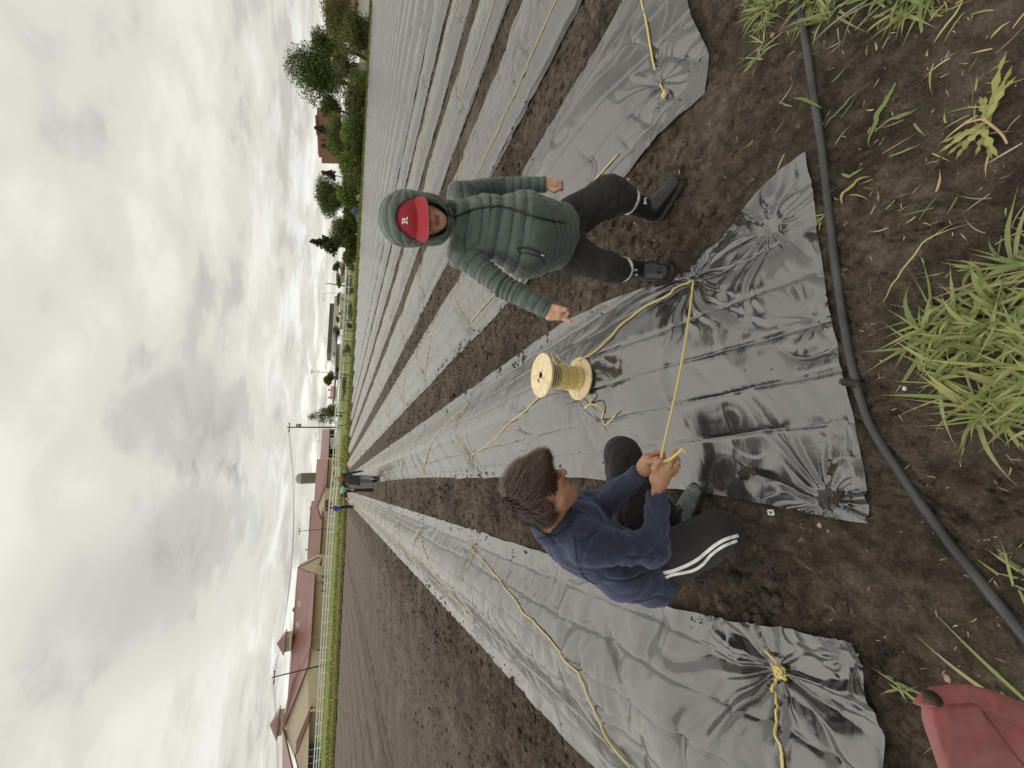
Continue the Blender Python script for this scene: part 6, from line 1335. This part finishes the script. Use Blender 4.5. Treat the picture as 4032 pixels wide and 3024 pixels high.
        if all(h is not None for h in P4):
            b = MB(); P4 = np.array(P4); b.prism(P4, -FW_*.002); tg = b.build('tag', simple('white_tag', (.78, .78, .78), .5), bt); b = MB(); cc = P4.mean(0); ex = (P4[2]-P4[1])/2; ey = (P4[1]-P4[0])/2
            for k in range(8): q0 = cc+ex*(-.7+.2*k)-FW_*.0028; b.bar(q0-ey*.22, q0+ey*.24*(1 if k % 2 else .6), .0008, .0006)
            b.build('tag_marks', M_GREY, tg)
    b = MB(); k3 = anL+np.array([.07, -.03, .02]); b.tube(spline(np.array([k3, k3+[.015, -.02, -.02], k3+[.02, -.03, -.05], k3+[.005, -.03, -.07], k3+[.01, -.03, -.03]]), 20), .0018, 5); b.build('drawcord', M_DARK, root, True)
person_standing()

# ================================================================== person crouching: navy fleece, track trousers, tying the rope
def person_crouching():
    SK = (.50, .27, .165); root = thing('person', 'dark haired person in a navy fleece crouching and tying the yellow rope', 'person', (-.35, 1.5, 0))
    z7 = lambda x, y, D: dp(1950+x/2.0733, 1680+y/2.0733, D)
    fwd = nrm([.80, -.20, -.62]); R = basis(fwd, (.25, .35, 1)); hs_ = .98
    hc = z7(395, 545, 1.47)
    nk = z7(430, 770, 1.50); shR = z7(760, 960, 1.44); shL = z7(640, 640, 1.80); elR = z7(1300, 1010, 1.50); wrR = z7(1330, 530, 1.50); elL = z7(900, 620, 1.74); wrL = z7(1190, 370, 1.58)
    chest = z7(640, 850, 1.62); waist = z7(1000, 1100, 1.78); pelv = z7(1230, 1200, 1.86)
    hipR = z7(1330, 1120, 1.84); knR = z7(1815, 875, 1.62); hipL = z7(1120, 900, 2.02); knL = z7(1035, 230, 1.98); ftL = z7(1480, 650, 2.00); anL = ftL+np.array([-.05, .03, .05])
    ftR = gz(1950+1500/2.0733, 1680+1010/2.0733, .05); anR = ftR+np.array([-.03, .04, .05])
    print('CROUCH', hc, shR, shL, elR, wrR, pelv, hipR, knR, hipL, knL, ftL)
    DR = float((wrR-CAM)@FW_); DL = float((wrL-CAM)@FW_)
    def hands(P):
        # right hand, back of the hand up, forefinger stretched along the rope end
        d = rc(P, wrR, z7(1335, 440, DR-.01), .024, .025); d = smin(d, erc(P, z7(1340, 430, DR-.015), z7(1385, 330, DR-.03), .026, .024, 1.45, z7(1480, 400, DR)-z7(1300, 360, DR)), .02)
        d = smin(d, finger(P, [z7(1415, 320, DR-.045), z7(1440, 250, DR-.05), z7(1475, 195, DR-.045)], .0125, .0085), .007)
        d = smin(d, finger(P, [z7(1440, 345, DR-.035), z7(1490, 285, DR-.04), z7(1478, 240, DR-.02)], .0120, .0085), .004)
        d = smin(d, finger(P, [z7(1440, 370, DR-.025), z7(1492, 325, DR-.025), z7(1470, 285, DR-.0)], .0118, .0085), .004)
        d = smin(d, finger(P, [z7(1425, 400, DR-.015), z7(1478, 365, DR-.012), z7(1462, 330, DR+.01)], .0105, .0080), .004)
        d = smin(d, finger(P, [z7(1325, 400, DR-.02), z7(1300, 340, DR-.035), z7(1325, 290, DR-.05), z7(1350, 275, DR-.052)], .0150, .0100), .008)
        # left hand, palm towards us, thumb on the rope, fingers curling round it
        e = rc(P, wrL, z7(1235, 340, DL-.02), .023, .025); e = smin(e, erc(P, z7(1225, 335, DL-.02), z7(1260, 275, DL-.03), .026, .024, 1.4, z7(1320, 340, DL)-z7(1180, 240, DL)), .02)
        e = smin(e, finger(P, [z7(1245, 290, DL-.045), z7(1290, 285, DL-.065), z7(1322, 258, DL-.075)], .0135, .0095), .008)
        e = smin(e, finger(P, [z7(1240, 245, DL-.02), z7(1305, 215, DL-.03), z7(1375, 218, DL-.045)], .0115, .0080), .005)
        e = smin(e, finger(P, [z7(1270, 255, DL-.015), z7(1335, 235, DL-.02), z7(1378, 250, DL-.045)], .0115, .0080), .004)
        e = smin(e, finger(P, [z7(1290, 280, DL-.01), z7(1345, 262, DL-.01), z7(1362, 285, DL-.035)], .0110, .0080), .004)
        e = smin(e, finger(P, [z7(1290, 320, DL), z7(1335, 310, DL-.005), z7(1340, 325, DL-.03)], .0100, .0078), .004)
        return np.minimum(d, e)
    def body(P):
        d = head_sdf(P, hc, R, hs_, 1.1); d = smin(d, rc(P, nk, hc-R[1]*.025-R[2]*.045, .056, .050), .02); d = smin(d, rc(P, nk, chest, .06, .09), .04); d = smin(d, rc(P, chest, waist, .10, .09), .04); d = smin(d, rc(P, waist, pelv, .09, .10), .04)
        for a, b, c in ((shR, elR, wrR), (shL, elL, wrL)): d = smin(d, rc(P, a, b, .040, .032), .02); d = smin(d, rc(P, b, c, .034, .023), .014)
        for a, b, c, f in ((hipL, knL, anL, ftL), (hipR, knR, anR, ftR)): d = smin(d, rc(P, a, b, .07, .048), .02); d = smin(d, rc(P, b, c, .048, .034), .014); d = smin(d, rc(P, c, f*[1, 1, 0]+[0, 0, .045], .03, .022), .012)
        return smin(d, hands(P), .008)
    pts = np.array([hc, shR, shL, elR, elL, wrL, pelv, knR, knL, ftL, ftR, z7(1490, 190, DR)]); lo, hi = pts.min(0)-.17, pts.max(0)+.17
    V, Q = sdf_mesh(body, lo, hi, .0042); C = head_cols(V, hc, R, hs_, SK, (.40, .17, .13), (.025, .015, .012), beard=.35)
    fd_ = np.minimum(np.linalg.norm(V-ftL, axis=1), np.linalg.norm(V-ftR, axis=1)); C[fd_ < .17] = (.045, .045, .05)
    hd = np.minimum(np.linalg.norm(V-z7(1420, 330, DR), axis=1), np.linalg.norm(V-z7(1300, 270, DL), axis=1)); C = C*(1+.12*n3(V[:, 0]*60, V[:, 1]*60, V[:, 2]*60)*(hd < .12))[:, None]
    skin_obj('body', V, Q, M_SKIN, root, C)
    # ---- fleece
    ct = nrm(pelv-chest); sd = nrm(shR-shL)
    hem = z7(1290, 1230, 1.84)
    def fl(P):
        d = erc(P, nk+(chest-nk)*.25, chest, .085, .130, 1.28, sd); d = smin(d, erc(P, chest, waist, .130, .135, 1.22, sd), .06); d = smin(d, erc(P, waist, hem, .135, .125, 1.25, sd), .05)
        d = smax(d, (P-hem)@nrm(hem-waist)-.01, .015)
        d = smin(d, rc(P, shR, shL, .070, .066), .04)
        for a, b, c in ((shR, elR, wrR), (shL, elL, wrL)):
            c2 = c+(c-b)*.02; d = smin(d, rc(P, a, b, .078, .062), .035); d = smin(d, rc(P, b, c2, .062, .040), .02); cu = nrm(c2-b); d = smax(d, (P-c2)@cu-(np.linalg.norm(P-c2, axis=1) > .12)*9, .005)
        col = rc(P, nk+(chest-nk)*.15, hc-R[2]*.075-R[1]*.035, .088, .080); ax_ = nrm(hc-R[2]*.075-R[1]*.035-nk-(chest-nk)*.15); col = smax(smax(col, -(col+.010), .002), (P-(nk+ax_*.045))@ax_, .004)
        return smin(d, col, .008)
    V, Q = sdf_mesh(fl, lo, hi, .005); N = vnormals(V, Q)
    sA, dA, _ = limb_s(V, [shR, elR, wrR]); sB, dB, _ = limb_s(V, [shL, elL, wrL]); nearE = np.exp(-((V-elR)**2).sum(1)/.012)+np.exp(-((V-elL)**2).sum(1)/.010); inner = np.exp(-((V-(shR*.4+elR*.6))**2).sum(1)/.02)
    f = .020*np.abs(n3(V[:, 0]*9, V[:, 1]*9, V[:, 2]*9))-.005+.010*n3(V[:, 0]*5, V[:, 1]*5, V[:, 2]*12+2)-.010*np.exp(-(n3(V[:, 0]*6+3, V[:, 1]*6, V[:, 2]*6)/.05)**2)*.6
    f += (nearE+.7*inner)*.006*np.abs(np.sin(np.where(dA < dB, sA, sB)*48+5*n3(V[:, 0]*8, V[:, 1]*8, V[:, 2]*8)))*-1.3; f += .005*np.exp(-((V-waist)**2).sum(1)/.03)*np.sin((V@ct)*70+3*n3(V[:, 0]*6, V[:, 1]*6, V[:, 2]*6))
    cuff = np.exp(-((V-wrR)**2).sum(1)/.002)+np.exp(-((V-wrL)**2).sum(1)/.002); f += cuff*.003
    V = V+N*f[:, None]; t = NT('navy_fleece'); nn = t.noise(t.co(), 35, 5, .65); c = t.mix(t.ramp(nn, [(.3, 0.0), (.7, 1.0)]), (.030, .034, .062), (.052, .058, .096))
    MF = t.fin(c, .95, t.bump(t.noise(t.co(), 380, 4, .7), .6, .004, t.bump(t.noise(t.co(), 28, 3), .3, .01)), Sheen_Weight=.5, Sheen_Roughness=.5, Sheen_Tint=(.5, .58, .85, 1), Specular_IOR_Level=.1)
    fo = skin_obj('fleece', V, Q, MF, root); bv = BVHTree.FromPolygons([tuple(v) for v in V], [tuple(int(i) for i in q) for q in Q])
    def hit(px, py, off, tree):
        d = ray(px, py); d = d/np.linalg.norm(d); h = tree.ray_cast(Vector(CAM), Vector(d)); return None if h[0] is None else np.array(h[0])-d*off
    def on(pts, w, mat, name, parent, off=.0015, tree=bv, n=50):
        P = spline(np.array([(1950+a/2.0733, 1680+b/2.0733, 0.) for a, b in pts]), n); H_ = np.array([h for h in (hit(p[0], p[1], off, tree) for p in P) if h is not None])
        if len(H_) < 6: return
        H_ = np.array([np.convolve(np.pad(H_[:, k], 2, 'edge'), np.ones(5)/5, 'valid') for k in range(3)]).T; b = MB(); b.tube(H_, w, 6); b.build(name, mat, parent, True)
    MSm = simple('navy_seam', (.015, .020, .045), .9)
    on([(640, 880), (655, 980), (665, 1090), (700, 1190), (760, 1260), (830, 1285)], .0022, MSm, 'seam', fo); on([(690, 940), (760, 900), (840, 850)], .0020, MSm, 'seam', fo); on([(330, 915), (400, 905), (480, 890), (560, 840), (640, 770)], .0022, MSm, 'seam', fo)
    # ---- trousers
    def tr(P):
        d = rc(P, hipR, knR, .115, .088); d = smin(d, rc(P, knR, anR+(knR-anR)*.1, .080, .060), .03); e = rc(P, hipL, knL, .115, .088); e = smin(e, rc(P, knL, anL-[0, 0, .01], .082, .064), .03)
        return smin(smin(d, e, .03), erc(P, pelv-[0, 0, .0], pelv+(waist-pelv)*.4, .125, .12, 1.2, sd), .05)
    V2, Q2 = sdf_mesh(tr, lo-.05, hi+.05, .0055); N2 = vnormals(V2, Q2); kn = np.exp(-((V2-knR)**2).sum(1)/.02)+np.exp(-((V2-knL)**2).sum(1)/.02)
    f = .007*n3(V2[:, 0]*6, V2[:, 1]*6, V2[:, 2]*9)-.006*np.exp(-(n3(V2[:, 0]*4+5, V2[:, 1]*6, V2[:, 2]*11+5)/.05)**2)+(1-.7*np.clip(kn, 0, 1))*.016*np.abs(n3(V2[:, 0]*11+V2[:, 2]*6, V2[:, 1]*9, V2[:, 2]*11)); V2 = V2+N2*f[:, None]; V2[:, 2] = np.maximum(V2[:, 2], soil_h(V2[:, 0], V2[:, 1])+.002)
    to = skin_obj('trousers', V2, Q2, cloth('black_jersey', (.024, .020, .022), .85, .06, .3, 600, .0012, .08), root); b2 = BVHTree.FromPolygons([tuple(v) for v in V2], [tuple(int(i) for i in q) for q in Q2])
    # white stripes: flat ribbons following the cloth
    MW = simple('white_stripe', (.80, .80, .80), .6)
    def ribbon(pts, wpx, name):
        P = spline(np.array([(1950+a/2.0733, 1680+b/2.0733, 0.) for a, b in pts]), 110); T_ = np.gradient(P[:, :2], axis=0); T_ /= np.linalg.norm(T_, axis=1)[:, None]; nn = np.stack([-T_[:, 1], T_[:, 0]], 1); L_ = []
        for p, q in zip(P, nn):
            row = [hit(p[0]+q[0]*k*wpx/2, p[1]+q[1]*k*wpx/2, .0025, b2) for k in (-1, 0, 1)]
            if all(h is not None for h in row): L_.append(row)
        if len(L_) < 5: print('stripe failed', name); return
        V = np.array(L_); 
        dep = (V-CAM)@FW_; ok = np.abs(dep-np.median(dep)) < .35; V = V[ok.all(1)]; V = V.reshape(-1, 3); link(name, fast_mesh(name, V, grid_faces(len(V)//3, 3)), MW, to)
    ribbon([(1318, 1208), (1370, 1195), (1450, 1178), (1560, 1135), (1650, 1085), (1730, 1020), (1800, 965), (1880, 920), (1985, 888)], 14, 'stripe')
    ribbon([(1340, 1258), (1390, 1235), (1450, 1210), (1600, 1180), (1690, 1130), (1760, 1050), (1840, 990), (1900, 960), (1975, 932)], 12, 'stripe')
    # ---- shoes: grey green trail shoes
    def shoe(c, fd, nm):
        fd = nrm(np.array([fd[0], fd[1], 0])); sdv = np.cross(fd, (0, 0, 1.)); base = np.array([c[0], c[1], 0.]); 
        up_ = lambda P: smin(smin(erc(P, base-fd*.085+[0, 0, .045], base+fd*.09+[0, 0, .035], .038, .032, 1.15, sdv), rc(P, base-fd*.07+[0, 0, .05], base-fd*.055+[0, 0, .095], .036, .034), .03), rc(P, base-fd*.02+[0, 0, .06], base+fd*.03+[0, 0, .045], .032, .030), .02)
        Vs, Qs = sdf_mesh(lambda P: smax(up_(P), -(P[:, 2]-.022), .003), base-.16+[0, 0, .1], base+.16+[0, 0, .1], .0035); so = skin_obj('shoe', Vs, Qs, cloth('shoe_mesh', (.17, .20, .195), .8, .1, .5, 260, .003, .3, 60), root)
        sole = lambda P: smax(smax(erc(P, base-fd*.085+[0, 0, .02], base+fd*.095+[0, 0, .02], .042, .037, 1.12, sdv), P[:, 2]-.026, .003), -(P[:, 2]-.003), .003)
        Vs, Qs = sdf_mesh(sole, base-.16+[0, 0, .08], base+.16+[0, 0, .08], .004); skin_obj('sole', Vs, Qs, simple('dark_sole', (.03, .032, .035), .7), so)
        b = MB()
        for k in range(4): p = base+fd*(-.01+.022*k)+[0, 0, .090-.010*k]; b.tube(np.array([p-sdv*.024-[0, 0, .010], p+[0, 0, .004], p+sdv*.024-[0, 0, .010]]), .0028, 5)
        b.build('laces', simple('pale_laces', (.50, .49, .42), .8), so, True); b = MB(); p = base+fd*.085+[0, 0, .058]; b.box(p, (.04, .03, .012), math.atan2(fd[1], fd[0])); b.build('toe_patch', simple('pale_patch', (.50, .49, .42), .8), so)
    shoe(ftL, (.75, -.55), 'L'); shoe(ftR, (.7, .2), 'R')
    # ---- hair: a dark cap with thousands of combed strands
    hcen = hc+R[2]*.045-R[1]*.012
    def hr(P):
        d = el(P, hcen+R[2]*.010-R[1]*.006, (.092, .108, .092), R); d = smin(d, el(P, hc-R[1]*.062-R[2]*.010, (.070, .046, .062), R), .03)
        d = smin(d, el(P, hc+R[1]*.072+R[2]*.078, (.066, .040, .034), R), .03); d = smax(d, -el(P, hc+R[1]*.125-R[2]*.035, (.12, .085, .088), R), .014)
        return smax(d, -el(P, hc+R[1]*.03-R[2]*.10, (.12, .075, .068), R), .012)
    Vh, Qh = sdf_mesh(hr, hc-.19, hc+.19, .004); Nh = vnormals(Vh, Qh); Vh = Vh+Nh*(.006*n3((Vh-hc)@R[0]*40, (Vh-hc)@R[1]*14, (Vh-hc)@R[2]*30))[:, None]
    t = NT('brown_hair'); c = t.mix(t.ramp(t.noise(t.co(), 30, 3), [(.35, 0.0), (.65, 1.0)]), (.018, .011, .009), (.055, .034, .026)); MH = t.fin(c, .42, None, Specular_IOR_Level=.5)
    ho = skin_obj('hair', Vh, Qh, MH, root)
    r = np.random.default_rng(33); ok = (hr(Vh) < .012); k = r.choice(len(Vh), 15000); P0 = Vh[k]; N0 = Nh[k]; whorl = hcen-R[1]*.085+R[2]*.055+R[0]*.01; mb = MB(); rows = []
    flow = P0-whorl; fr = flow@R[1]
    dirv = flow+R[1]*.10*(fr > 0)[:, None]-R[2]*.05*(fr < .04)[:, None]; dirv += np.cross(N0, dirv)*.35+r.normal(size=dirv.shape)*.018; dirv -= N0*(dirv*N0).sum(1)[:, None]; dirv /= np.linalg.norm(dirv, axis=1)[:, None]+1e-9
    Ls = r.uniform(.025, .060, len(k)); n = 5; sdv = np.cross(dirv, N0); pos_ = P0+N0*.001; d_ = dirv.copy(); strands = []
    for i in range(n):
        strands.append(pos_.copy()); d_ = nrm_rows(d_+N0*(.16 if i < 2 else -.22)+r.normal(size=d_.shape)*.10) if i else nrm_rows(d_+N0*.35); pos_ = pos_+d_*(Ls/(n-1))[:, None]
    S_ = np.stack(strands, 1); W_ = np.array([.0010, .0011, .0009, .0006, .0002])[None, :, None]; A1, B1 = S_-sdv[:, None]*W_, S_+sdv[:, None]*W_; V = np.stack([A1, B1], 2).reshape(-1, 3); m = len(k); base = (np.arange(m)*n*2)[:, None]; j = np.arange(n-1)[None]*2
    Qs = np.stack([base+j, base+j+1, base+j+3, base+j+2], -1).reshape(-1, 4); me = fast_mesh('strands', V, Qs); hcols = np.array([(.045, .026, .018), (.085, .050, .034), (.135, .085, .058), (.065, .038, .026)])[r.integers(0, 4, m)]; set_attr(me, 'Col', np.repeat(hcols, n*2, 0))
    t = NT('hair_strand'); MS = t.fin(t.attr('Col'), .38, None, Specular_IOR_Level=.6); link('strands', me, MS, ho)
def nrm_rows(v): return v/(np.linalg.norm(v, axis=1)[:, None]+1e-9)
person_crouching()

# ================================================================== three people at the far end
def figure(label, spec, loc):
    root = thing('person', label, 'person', loc); o = np.array(loc, float)
    for name, fn, res, mat, col in spec(o):
        V, Q = sdf_mesh(fn, o-[.75, .6, .05], o+[.75, .6, 1.95], res); N = vnormals(V, Q); V = V+N*(.008*n3(V[:, 0]*9, V[:, 1]*9, V[:, 2]*7) if mat is not M_SKIN else 0*V[:, 0])[:, None]; skin_obj(name, V, Q, mat, root, np.tile(col, (len(V), 1)) if mat is M_SKIN else None)
    return root
def far_hand(P, w, d, s=1.0):                # small mitten-free hand: palm, four fingers and a thumb
    d = nrm(d); u = nrm(np.cross(d, (.3, 1, .2))); v = np.cross(d, u); r = erc(P, w, w+d*.07*s, .024*s, .028*s, 1.5, u)
    for k in range(4): b = w+d*.075*s+u*(k-1.5)*.020*s; r = smin(r, rc(P, b, b+d*(.055+.012*(k in (1, 2)))*s+v*.015, .010*s, .008*s), .006)
    return smin(r, rc(P, w+d*.02*s+u*.03*s, w+d*.06*s+u*.06*s+v*.01, .012*s, .009*s), .008)
# woman walking towards us: blond, dark waxed jacket, red scarf, grey leggings, black boots
pw = gz(1497, 1882, 0); Yw = pw[1]
def spec_w(o):
    W = lambda x, y, dy=0: at(1270+x/5.927, 1780+y/5.927, Yw+dy)
    face = W(400, 622, -.05); R = basis(nrm([-.15, -1, -.12])); nk = W(440, 620); ls, rs = W(480, 545), W(470, 740); le, re = W(620, 500, .05), W(560, 830, .1); lw, rw = W(880, 448, -.02), W(660, 870, -.25)
    hip = W(860, 650); hl, hr_ = W(880, 590), W(880, 700); kl, kr = W(1130, 590, -.1), W(1110, 690, .15); fl_, fr_ = W(1355, 600, -.15), W(1290, 655, .25)
    skin = lambda P: smin(smin(head_sdf(P, face, R, .95), rc(P, nk, face-R[2]*.04, .05, .045), .02), smin(far_hand(P, lw, [-.05, 0, -1]), smin(far_hand(P, rw, [-.2, -.4, -.8]), smin(smin(rc(P, ls, le, .035, .03), rc(P, le, lw, .03, .024), .01), smin(rc(P, rs, re, .035, .03), rc(P, re, rw, .03, .024), .01), .01), .01), .01), .01)
    skin2 = lambda P: smin(smin(skin(P), rc(P, nk, hip, .09, .10), .03), smin(smin(rc(P, hl, kl, .06, .045), rc(P, kl, fl_, .045, .03), .01), smin(rc(P, hr_, kr, .06, .045), rc(P, kr, fr_, .045, .03), .01), .01), .03)
    hair = lambda P: smax(smin(smin(el(P, face+R[2]*.045-R[1]*.02, (.095, .105, .100), R), el(P, face-R[1]*.05-R[2]*.08, (.10, .06, .13), R), .04), el(P, face+R[2]*.155-R[1]*.03, (.055, .05, .06), R), .02), -el(P, face+R[1]*.13-R[2]*.03, (.072, .115, .10), R), .01)
    jac = lambda P: smin(smax(smin(smin(erc(P, nk-[0, 0, .06], W(620, 640), .085, .13, 1.3, [1, 0, 0]), erc(P, W(620, 640), W(850, 665), .13, .155, 1.35, [1, 0, 0]), .06), rc(P, ls, rs, .06, .06), .04), -(P[:, 2]-W(880, 660)[2]), .01), smin(smin(rc(P, ls, le, .065, .055), rc(P, le, lw, .055, .042), .02), smin(rc(P, rs, re, .065, .055), rc(P, re, rw, .055, .042), .02), .02), .03)
    leg = lambda P: smax(smin(smin(smin(rc(P, hl, kl, .105, .075), rc(P, kl, fl_, .07, .05), .02), smin(rc(P, hr_, kr, .105, .08), rc(P, kr, fr_, .07, .05), .02), .01), rc(P, hip, hip+[0, 0, .1], .12, .12), .04), -(P[:, 2]-W(1170, 640)[2]), .01)
    def boot(P):
        r = None
        for k, f in ((kl, fl_), (kr, fr_)):
            d = nrm(f-k); e = rc(P, k+d*.10, f, .062, .050); e = smin(e, rc(P, f, f+[0, -.15, -.02], .050, .042), .02); e = smax(e, -(P-(k+d*.05))@d, .01); r = e if r is None else np.minimum(r, e)
        return smax(r, -(P[:, 2]-.0), .01)
    scarf = lambda P: smin(rc(P, W(450, 590, -.08), W(450, 650, -.08), .05, .05), rc(P, W(450, 625, -.1), W(495, 622, -.13), .05, .035), .03)
    return [('body', skin2, .011, M_SKIN, (.50, .28, .20)), ('hair', hair, .009, cloth('blond_hair', (.50, .36, .18), .5, 0, .8, 60, .02, .25, 40), None), ('jacket', jac, .011, cloth('waxed_jacket', (.035, .040, .034), .6, .1, .3, 80, .01, .3, 12), None),
            ('leggings', leg, .011, cloth('grey_jersey', (.26, .26, .29), .9, .2, .3, 100, .01, .08), None), ('boots', boot, .010, simple('boot_black', (.02, .02, .022), .4), None), ('scarf', scarf, .009, cloth('red_scarf', (.38, .07, .04), .9, .2, .3, 100, .01, .2), None)]
figure('blond person with red scarf and dark jacket walking up the middle path', spec_w, (pw[0], Yw, 0))
# bending figure in a mint green top, just beyond
Yb = 20.0; pb = at(1372, 1940, Yb)
def spec_b(o):
    W = lambda x, y, dy=0: at(1270+x/5.927, 1780+y/5.927, Yb+dy); R = basis(nrm([-.7, -.5, -.7]))
    hd = W(470, 1010, -.2); sh = W(480, 960, -.1); hp = W(500, 880, .1); kn = W(600, 900, .0); f1, f2 = np.array([*W(680, 900)[:2], .05]), np.array([*W(680, 930, .2)[:2], .05]); hn = W(560, 1090, -.3); hn2 = W(560, 1030, -.1)
    skin = lambda P: smin(smin(head_sdf(P, hd, R, 1.0), rc(P, sh, hd, .05, .05), .03), smin(smin(rc(P, sh, W(530, 1030, -.2), .04, .035), rc(P, W(530, 1030, -.2), hn, .035, .025), .01), smin(far_hand(P, hn, [-.3, -.2, -.8]), smin(rc(P, sh, hp, .10, .11), smin(rc(P, hp, f1, .08, .045), rc(P, hp, f2, .08, .045), .01), .03), .02), .01), .02)
    top = lambda P: smin(erc(P, sh, hp, .135, .15, 1.2, [1, .3, 0]), rc(P, sh, W(515, 1010, -.15), .075, .06), .03)
    pan = lambda P: smin(smin(rc(P, hp-[0, 0, .05], kn, .15, .09), rc(P, kn, f1, .085, .07), .02), smin(rc(P, hp-[0, 0, .05], kn+[.05, .2, 0], .15, .09), rc(P, kn+[.05, .2, 0], f2, .085, .07), .02), .02)
    arm = lambda P: smin(rc(P, W(515, 1010, -.2), W(545, 1070, -.3), .055, .05), rc(P, W(520, 960, -.2), W(560, 1030, -.25), .06, .05), .02)
    hair = lambda P: smax(el(P, hd+R[2]*.04-R[1]*.02, (.09, .105, .095), R), -el(P, hd+R[1]*.13-R[2]*.03, (.08, .10, .09), R), .01)
    glove = lambda P: el(P, hn-[0, .02, .03], (.07, .06, .06))
    return [('body', skin, .012, M_SKIN, (.50, .26, .18)), ('shirt', top, .012, cloth('mint_cotton', (.28, .56, .46), .9, .1, .2, 100, .01, .06), None), ('trousers', pan, .012, cloth('dark_cotton', (.02, .022, .028), .9), None), ('sleeves', arm, .012, cloth('dark_cotton_b', (.02, .022, .028), .9), None), ('hair', hair, .012, cloth('brown_hair_far', (.12, .07, .04), .6), None), ('gloves', glove, .010, cloth('yellow_gloves', (.62, .52, .16), .8), None)]
figure('person in a mint green top bending down over the sheet beyond the blond one', spec_b, (pb[0], Yb, 0))
# person standing in a blue jacket and yellow top
ps = gz(1380, 1993, 0); Ys = 38.0
def spec_s(o):
    W = lambda x, y, dy=0: at(1270+x/5.927, 1780+y/5.927, Ys+dy); R = basis(nrm([.5, -.8, -.2])); hd = W(205, 1298); nk = W(250, 1300); ls, rs = W(262, 1262), W(262, 1335); hp = W(410, 1290); fl_, fr_ = np.array([*W(660, 1260)[:2], .05]), np.array([*W(660, 1285, .3)[:2], .05]); lw, rw = W(400, 1255, -.2), W(390, 1350, -.1)
    skin = lambda P: smin(smin(head_sdf(P, hd, R, 1.1), rc(P, nk, hd, .06, .055), .02), smin(smin(rc(P, ls, lw, .04, .03), rc(P, rs, rw, .04, .03), .01), smin(smin(far_hand(P, lw, [.1, -.3, -.9]), far_hand(P, rw, [-.1, -.2, -.9]), .01), smin(rc(P, nk, hp, .10, .11), smin(rc(P, hp, fl_, .08, .05), rc(P, hp, fr_, .08, .05), .01), .03), .03), .03), .02)
    jac = lambda P: smin(smax(erc(P, nk-[0, 0, .1], hp, .15, .16, 1.25, [1, 0, 0]), (W(0, 1272)[0]+.02-P[:, 0])*-1*1.0, .02), smin(rc(P, rs, W(330, 1365), .09, .075), rc(P, W(330, 1365), rw, .075, .055), .02), .03)
    yel = lambda P: smin(smin(erc(P, nk-[0, 0, .1], hp, .14, .15, 1.2, [1, 0, 0]), rc(P, ls, W(330, 1245), .08, .065), .03), rc(P, W(330, 1245), lw, .065, .05), .02)
    pan = lambda P: smin(smin(rc(P, hp, fl_, .14, .08), rc(P, hp, fr_, .14, .08), .01), rc(P, hp, hp+[0, 0, .1], .15, .14), .04)
    hair = lambda P: smax(el(P, hd+R[2]*.045-R[1]*.02, (.10, .115, .105), R), -el(P, hd+R[1]*.13-R[2]*.03, (.08, .105, .10), R), .01)
    shoe = lambda P: np.minimum(rc(P, fl_, fl_+[.03, -.2, 0], .07, .06), rc(P, fr_, fr_+[.03, -.2, 0], .07, .06))
    return [('body', skin, .016, M_SKIN, (.34, .18, .12)), ('jacket', jac, .016, cloth('blue_nylon', (.02, .07, .34), .6, .1, .2, 100, .01, .1), None), ('shirt', yel, .016, cloth('yellow_cotton', (.55, .52, .26), .9), None), ('trousers', pan, .016, cloth('black_cotton', (.018, .018, .022), .9), None), ('hair', hair, .014, cloth('dark_hair_far', (.02, .015, .012), .6), None), ('shoes', shoe, .014, simple('dark_shoe_far', (.05, .05, .06), .7), None)]
figure('person in a blue jacket over a yellow top at the far sheet end', spec_s, (ps[0]*Ys/ps[1], Ys, 0))
